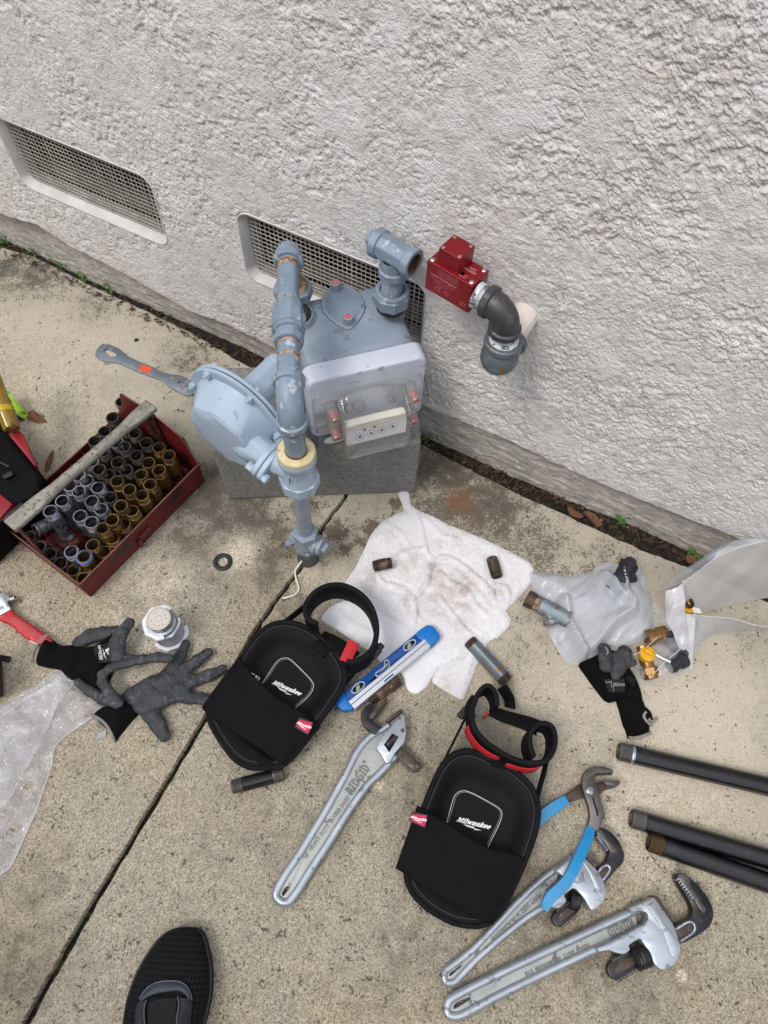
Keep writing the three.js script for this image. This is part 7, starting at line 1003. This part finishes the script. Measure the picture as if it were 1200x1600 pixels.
  part(t, 'mouth_edge', [tube(zr([[400, 485, 0.10], [500, 410, 0.12], [640, 300, 0.15], [760, 225, 0.165], [900, 165, 0.17], [1100, 110, 0.182]]), 0.0007, 60, 5), tube(zr([[430, 775, 0.08], [660, 800, 0.09], [870, 820, 0.10], [1080, 880, 0.11], [1300, 900, 0.12]]), 0.0006, 60, 5), tube(zr([[380, 1105, 0.04], [240, 1220, 0.035], [100, 1370, 0.03]]), 0.0007, 30, 5), tube(zr([[-60, 1160, 0.04], [20, 1120, 0.04], [160, 1000, 0.04]]), 0.0006, 30, 5)], film('#e8eaee', 0.55, 0.2));
  part(t, 'mouth_bead', [[403, 470], [455, 440], [500, 413], [595, 343], [640, 302], [735, 232]].map(([a, b], i) => ball(zr([[a, b, 0.101 + i * 0.011]])[0], 0.0016, 1, 1, 1, 8)), M.white);
  // fittings
  const brass = mat({ roughness: 0.35, metalness: 0.7, map: mottle('#a07b4c', '#8d6b40', 0.5, 4, 631) }), yel = mat({ phys: true, roughness: 0.4, map: mottle('#d9a508', '#cf9a06', 0.5, 4, 632), clearcoat: 0.3 }), dk = mat({ roughness: 0.5, metalness: 0.4, map: mottle('#3a3c42', '#2c2d32', 0.5, 5, 633) });
  const valve = (a, b, y, lab, small) => { const q = thing('brass_valve', lab, 'valve', at(a, b, 0), 'brass valves with yellow caps'), c = at(a, b, y), d = V(0.25, -0.25, 1).normalize(), k = small ? 0.8 : 1; part(q, 'yellow_cap', [latheAB(c.clone().addScaledVector(Y, -0.014), c, [[0, 0], [0, 0.014 * k], [0.010, 0.0145 * k], [0.0125, 0.0135 * k], [0.0135, 0.011 * k], [0.012, 0.0105 * k], [0.0125, 0]], 32)], yel); part(q, 'cap_grip', [boxAt(c.clone().add(V(0.001, 0.001, -0.002)), [0.016 * k, 0.006, 0.006], V(0.8, 0, 0.6), Y, 0.002), cyl(c.clone().add(V(-0.002, -0.001, -0.004)), c.clone().add(V(-0.002, 0.0032, -0.004)), 0.0048)], yel); part(q, 'brass_body', [latheAB(c.clone().addScaledVector(Y, -0.018), c.clone().addScaledVector(Y, -0.018).addScaledVector(d, 0.042), [[-0.02, 0], [-0.02, 0.011], [0.01, 0.0125], [0.02, 0.0115], [0.022, 0.0135], [0.040, 0.0135], [0.042, 0.012], [0.042, 0.008], [0.03, 0.008]], 26), prism(c.clone().addScaledVector(Y, -0.018).addScaledVector(d, 0.02), c.clone().addScaledVector(Y, -0.018).addScaledVector(d, 0.034), 0.0165, 6)], brass); return q; };
  valve(1013, 1021, 0.042, 'brass gas valve with round yellow cap in the clear pouch', false); valve(1077, 948, 0.05, 'brass valve with yellow cap seen through the open bag mouth', true);
  let q = thing('rusty_fitting', 'rusty grey pipe tee poking out of the middle bag beside the towel', 'pipe fitting', at(845, 945));
  const a0 = at(822, 934, 0.022), a1 = at(868, 958, 0.022), ad = a1.clone().sub(a0).normalize(), bl = a0.distanceTo(a1);
  part(q, 'nut', latheAB(a0, a0.clone().addScaledVector(ad, 0.018), [[0.004, 0.011], [0, 0.0115], [0, 0.0155], [0.002, 0.017], [0.016, 0.0165], [0.018, 0.015]], 28), M.brownSteel); part(q, 'thread', latheAB(a0.clone().addScaledVector(ad, 0.016), a0.clone().addScaledVector(ad, 0.028), [[0, 0.0155], ...threadProf(0.001, 0.011, 0.016), [0.012, 0.014]], 28), M.rustBlue);
  part(q, 'tee_body', [latheAB(a0.clone().addScaledVector(ad, 0.027), a1.clone().addScaledVector(ad, 0.02), [[0, 0.014], [0.003, 0.0165], [bl, 0.0165], [bl, 0.012]], 28), latheAB(a0.clone().lerp(a1, 0.72), at(862, 972, 0.016), [[0, 0.014], [0.02, 0.0145], [0.022, 0.0165], [0.030, 0.0165], [0.030, 0.012], [0.01, 0.012]], 28)], mat({ roughness: 0.5, metalness: 0.3, map: mottle('#6b767f', '#7b868f', 0.5, 5, 634, '#6a5546', 0.1) })); part(q, 'shaded_bore', cyl(a0.clone().addScaledVector(ad, 0.003), a0.clone().addScaledVector(ad, 0.004), 0.0112), M.hollow);
  q = thing('dark_fitting', 'dark grey iron fitting under the top corner of the middle bag', 'pipe fitting', at(982, 895)); { const c = at(984, 880, 0.03), d = at(966, 912, 0.026); part(q, 'fitting_body', [latheAB(c, d, [[0, 0], [0, 0.015], [0.003, 0.019], [0.012, 0.019], [0.014, 0.0165], [c.distanceTo(d) - 0.012, 0.0165], [c.distanceTo(d) - 0.010, 0.0195], [c.distanceTo(d), 0.0195], [c.distanceTo(d), 0.014]], 28)], dk); part(q, 'plug', prism(c.clone().addScaledVector(d.clone().sub(c).normalize(), -0.010), c.clone().addScaledVector(d.clone().sub(c).normalize(), 0.002), 0.011, 6), dk); }
  q = thing('dark_fitting', 'dark iron elbow lying beside the yellow capped valve in the clear pouch', 'pipe fitting', at(1050, 1015)); part(q, 'fitting_body', elbow(at(1050, 1012, 0.02), V(1, 0, 0.2).normalize(), V(-0.2, 0, -1).normalize(), 0.02, 0.0135, 0.003, 0.008), dk);
  q = thing('dark_fitting', 'dark iron pipe piece inside the milky bag, below its poking fitting', 'pipe fitting', at(915, 950)); part(q, 'fitting_body', pipeGeo(at(950, 926, 0.018), at(985, 898, 0.018), 0.018), dk);
  q = thing('brown_fitting', 'brown brass coupling inside the clear pouch behind the yellow cap', 'pipe fitting', at(1026, 995)); part(q, 'fitting_body', latheAB(at(1010, 998, 0.018), at(1042, 990, 0.018), [[0.01, 0.011], [0, 0.011], [0, 0.016], [0.01, 0.0165], [0.012, 0.014], [0.024, 0.014], [0.026, 0.0165], [0.04, 0.016], [0.04, 0.011]], 26), brass);
  q = thing('dark_fitting', 'dark iron coupling at the far end of the clear pouch', 'pipe fitting', at(1068, 1035)); part(q, 'fitting_body', latheAB(at(1046, 1040, 0.016), at(1074, 1028, 0.016), [[0.01, 0.010], [0, 0.010], [0, 0.015], [0.008, 0.0155], [0.01, 0.0135], [0.02, 0.0135], [0.022, 0.0155], [0.034, 0.015], [0.034, 0.010]], 26), dk);
  q = thing('metal_strip', 'small shiny metal strip beside the yellow cap in the clear pouch', 'metal strip', at(1037, 1028)); part(q, 'strip', ribbon([at(1026, 1022, 0.04), at(1036, 1028, 0.041), at(1048, 1034, 0.04)], V(0.4, 0.2, -1), 0.006, 0.001), M.chrome);
  q = thing('black_strap', 'short black ring strap behind the small yellow cap in the open bag', 'strap', at(1072, 932)); part(q, 'ring', tube([[1068, 915], [1072, 925], [1078, 935], [1082, 945], [1076, 948], [1070, 940]].map(([a, b]) => at(a, b, 0.055)), 0.0035, 40, 8), M.black);
  q = thing('paper_scrap', 'white scrap with dark edge in the open bag mouth', 'scrap', at(1090, 955)); part(q, 'scrap', loft([[at(1080, 948, 0.05), at(1092, 950, 0.052)], [at(1084, 958, 0.048), at(1098, 959, 0.05)]]), M.white);
}
// ---------- shoe ----------
{
  const z = (a, b, y) => at(150 + a / 5.217, 1420 + b / 5.217, y);
  const prof = [[150, 690, 790], [162, 628, 838], [200, 560, 872], [250, 505, 892], [320, 452, 912], [400, 398, 930], [500, 342, 943], [620, 292, 943], [720, 262, 936], [820, 242, 915], [939, 228, 884], [1100, 232, 850], [1250, 260, 820], [1380, 320, 770], [1440, 400, 690]];
  const t = thing('shoe', 'black mesh slip-on shoe pointing up at the bottom edge', 'shoe', z(580, 700, 0).setY(0));
  const ol = smooth([...prof.map(([y, l]) => z(l, y, 0.022)), ...prof.slice().reverse().map(([y, , r]) => z(r, y, 0.022))], 3, true, 0.4);
  const solM = mat({ phys: true, specularIntensity: 0.5, roughness: 0.6, map: mottle('#0a0b0d', '#0f1013', 0.5, 5, 701) });
  part(t, 'sole', plate(ol, 0.0, 0.024, 0.005, [], 3), solM); const cc = ol.reduce((s, p) => s.add(p), V()).multiplyScalar(1 / ol.length);
  part(t, 'sole_welt', tube(ol.filter((_, i) => i % 3 === 0).map((p) => cc.clone().lerp(p, 0.975).setY(0.026)), 0.0022, 200, 6, true), mat({ roughness: 0.5, color: '#17191e' }));
  const hgt = (f) => f < 0.35 ? lerp(0.03, 0.062, Math.pow(f / 0.35, 0.6)) : lerp(0.062, 0.095, clamp((f - 0.35) / 0.4)), rows = [];
  const tops = prof.map(([y, l, r], i) => { const f = (y - 150) / 1290; return { l: z(l, y, 0.024), r: z(r, y, 0.024), h: i === 0 ? 0.03 : hgt(f) * (f > 0.95 ? 0.85 : 1) }; });
  const dense = []; for (let i = 0; i < tops.length - 1; i++) for (let k = 0; k < 5; k++) { const u = k / 5; dense.push({ l: tops[i].l.clone().lerp(tops[i + 1].l, u), r: tops[i].r.clone().lerp(tops[i + 1].r, u), h: lerp(tops[i].h, tops[i + 1].h, u) }); } dense.push(tops[tops.length - 1]);
  const surf = (d, a) => { const c = Math.cos(a), s = Math.sin(a), m = d.l.clone().add(d.r).multiplyScalar(0.5), w = d.r.clone().sub(d.l).multiplyScalar(0.485); return m.addScaledVector(w, -Math.sign(c) * Math.pow(Math.abs(c), 0.75)).setY(0.02 + (d.h - 0.02) * Math.pow(s, 0.75)); };
  for (const d of dense) { const r = []; for (let k = 0; k <= 30; k++) r.push(surf(d, Math.PI * k / 30)); rows.push(r); }
  const mesh = texture(256, 256, (x, y) => { const u = x / 256 * 14 + y / 256 * 5, v = y / 256 * 10, row = Math.floor(v), a = (u + (row % 2) * 0.5) % 1 - 0.5, b = v % 1 - 0.5, k = Math.abs(a) * 2.2 + Math.abs(b) * 1.9; return k < 0.75 ? [0.0015, 0.0015, 0.002] : [0.0085, 0.0085, 0.0105]; }), meshB = texture(256, 256, (x, y) => { const u = x / 256 * 14 + y / 256 * 5, v = y / 256 * 10, row = Math.floor(v), a = (u + (row % 2) * 0.5) % 1 - 0.5, b = v % 1 - 0.5, k = Math.abs(a) * 2.2 + Math.abs(b) * 1.9; return sstep(0.6, 0.9, k); }, false);
  const g = loft(rows, false, (p) => [p.x / 0.075, p.z / 0.075]); part(t, 'mesh_upper', g, mat({ phys: true, specularIntensity: 0.3, roughness: 0.85, map: mesh, bumpMap: meshB, bumpScale: 0.0012, sheen: 0.08, sheenColor: new THREE.Color('#70747e') }));
  // strap over the instep and collar
  const onTop = (a, b, lift) => { let best = null, bd = 1e9; const p0 = z(a, b, 0.07); for (const r of rows) for (const p of r) { const e = z(a, b, p.y), d = (e.x - p.x) ** 2 + (e.z - p.z) ** 2; if (d < bd) { bd = d; best = p; } } void p0; const q = z(a, b, best.y); q.y += lift; return q; };
  const S = (l, lift) => smooth(l.map(([a, b]) => onTop(a, b, lift)), 5, false);
  const band = (o, i) => { const a = S(o, 0.003), b = S(i, 0.0035), m = a.map((p, k) => p.clone().lerp(b[k], 0.5).add(V(0, 0.002, 0))); return loft([a.map((p) => p.clone().add(V(0, -0.003, 0))), a, m, b, b.map((p) => p.clone().add(V(0, -0.004, 0)))]); };
  part(t, 'instep_strap', band([[362, 735], [385, 690], [430, 640], [500, 605], [590, 592], [680, 598], [735, 630], [768, 690], [775, 730]], [[372, 760], [400, 735], [450, 705], [510, 685], [590, 672], [670, 668], [715, 685], [745, 715], [750, 750]]), mat({ roughness: 0.55, map: mottle('#2b303c', '#333947', 0.5, 10, 702), bumpMap: weave, bumpScale: 0.0008 }));
  part(t, 'collar', band([[345, 760], [325, 830], [318, 939], [330, 1080]], [[415, 745], [400, 800], [398, 880], [410, 1080]]), mat({ roughness: 0.6, map: mottle('#121419', '#181b21', 0.5, 6, 703), bumpMap: weave, bumpScale: 0.0006 })); part(t, 'collar', band([[778, 735], [785, 800], [775, 890], [760, 1080]], [[690, 720], [680, 780], [665, 870], [655, 1080]]), mat({ roughness: 0.6, map: mottle('#121419', '#181b21', 0.5, 6, 703), bumpMap: weave, bumpScale: 0.0006 }));
  part(t, 'collar_piping', [tube(S([[418, 742], [402, 800], [400, 880], [412, 1000]], 0.005), 0.0011, 30, 5), tube(S([[672, 712], [682, 770], [668, 870], [660, 1000]], 0.005), 0.0011, 30, 5), tube(S([[358, 735], [385, 688], [430, 636], [500, 600], [590, 586], [680, 592], [738, 626], [774, 690], [785, 740]], 0.003), 0.0011, 60, 5)], mat({ roughness: 0.5, color: '#4a4e5a' }));
  part(t, 'tongue', loft([[[430, 760], [550, 730], [660, 725]], [[425, 850], [545, 830], [655, 830]], [[420, 960], [545, 945], [655, 945]]].map((r) => S(r, 0.002))), mat({ roughness: 0.9, map: mottle('#08080a', '#0d0d10', 0.5, 8, 704), bumpMap: weave, bumpScale: 0.0008 }));
}
renderer.render(scene, camera);
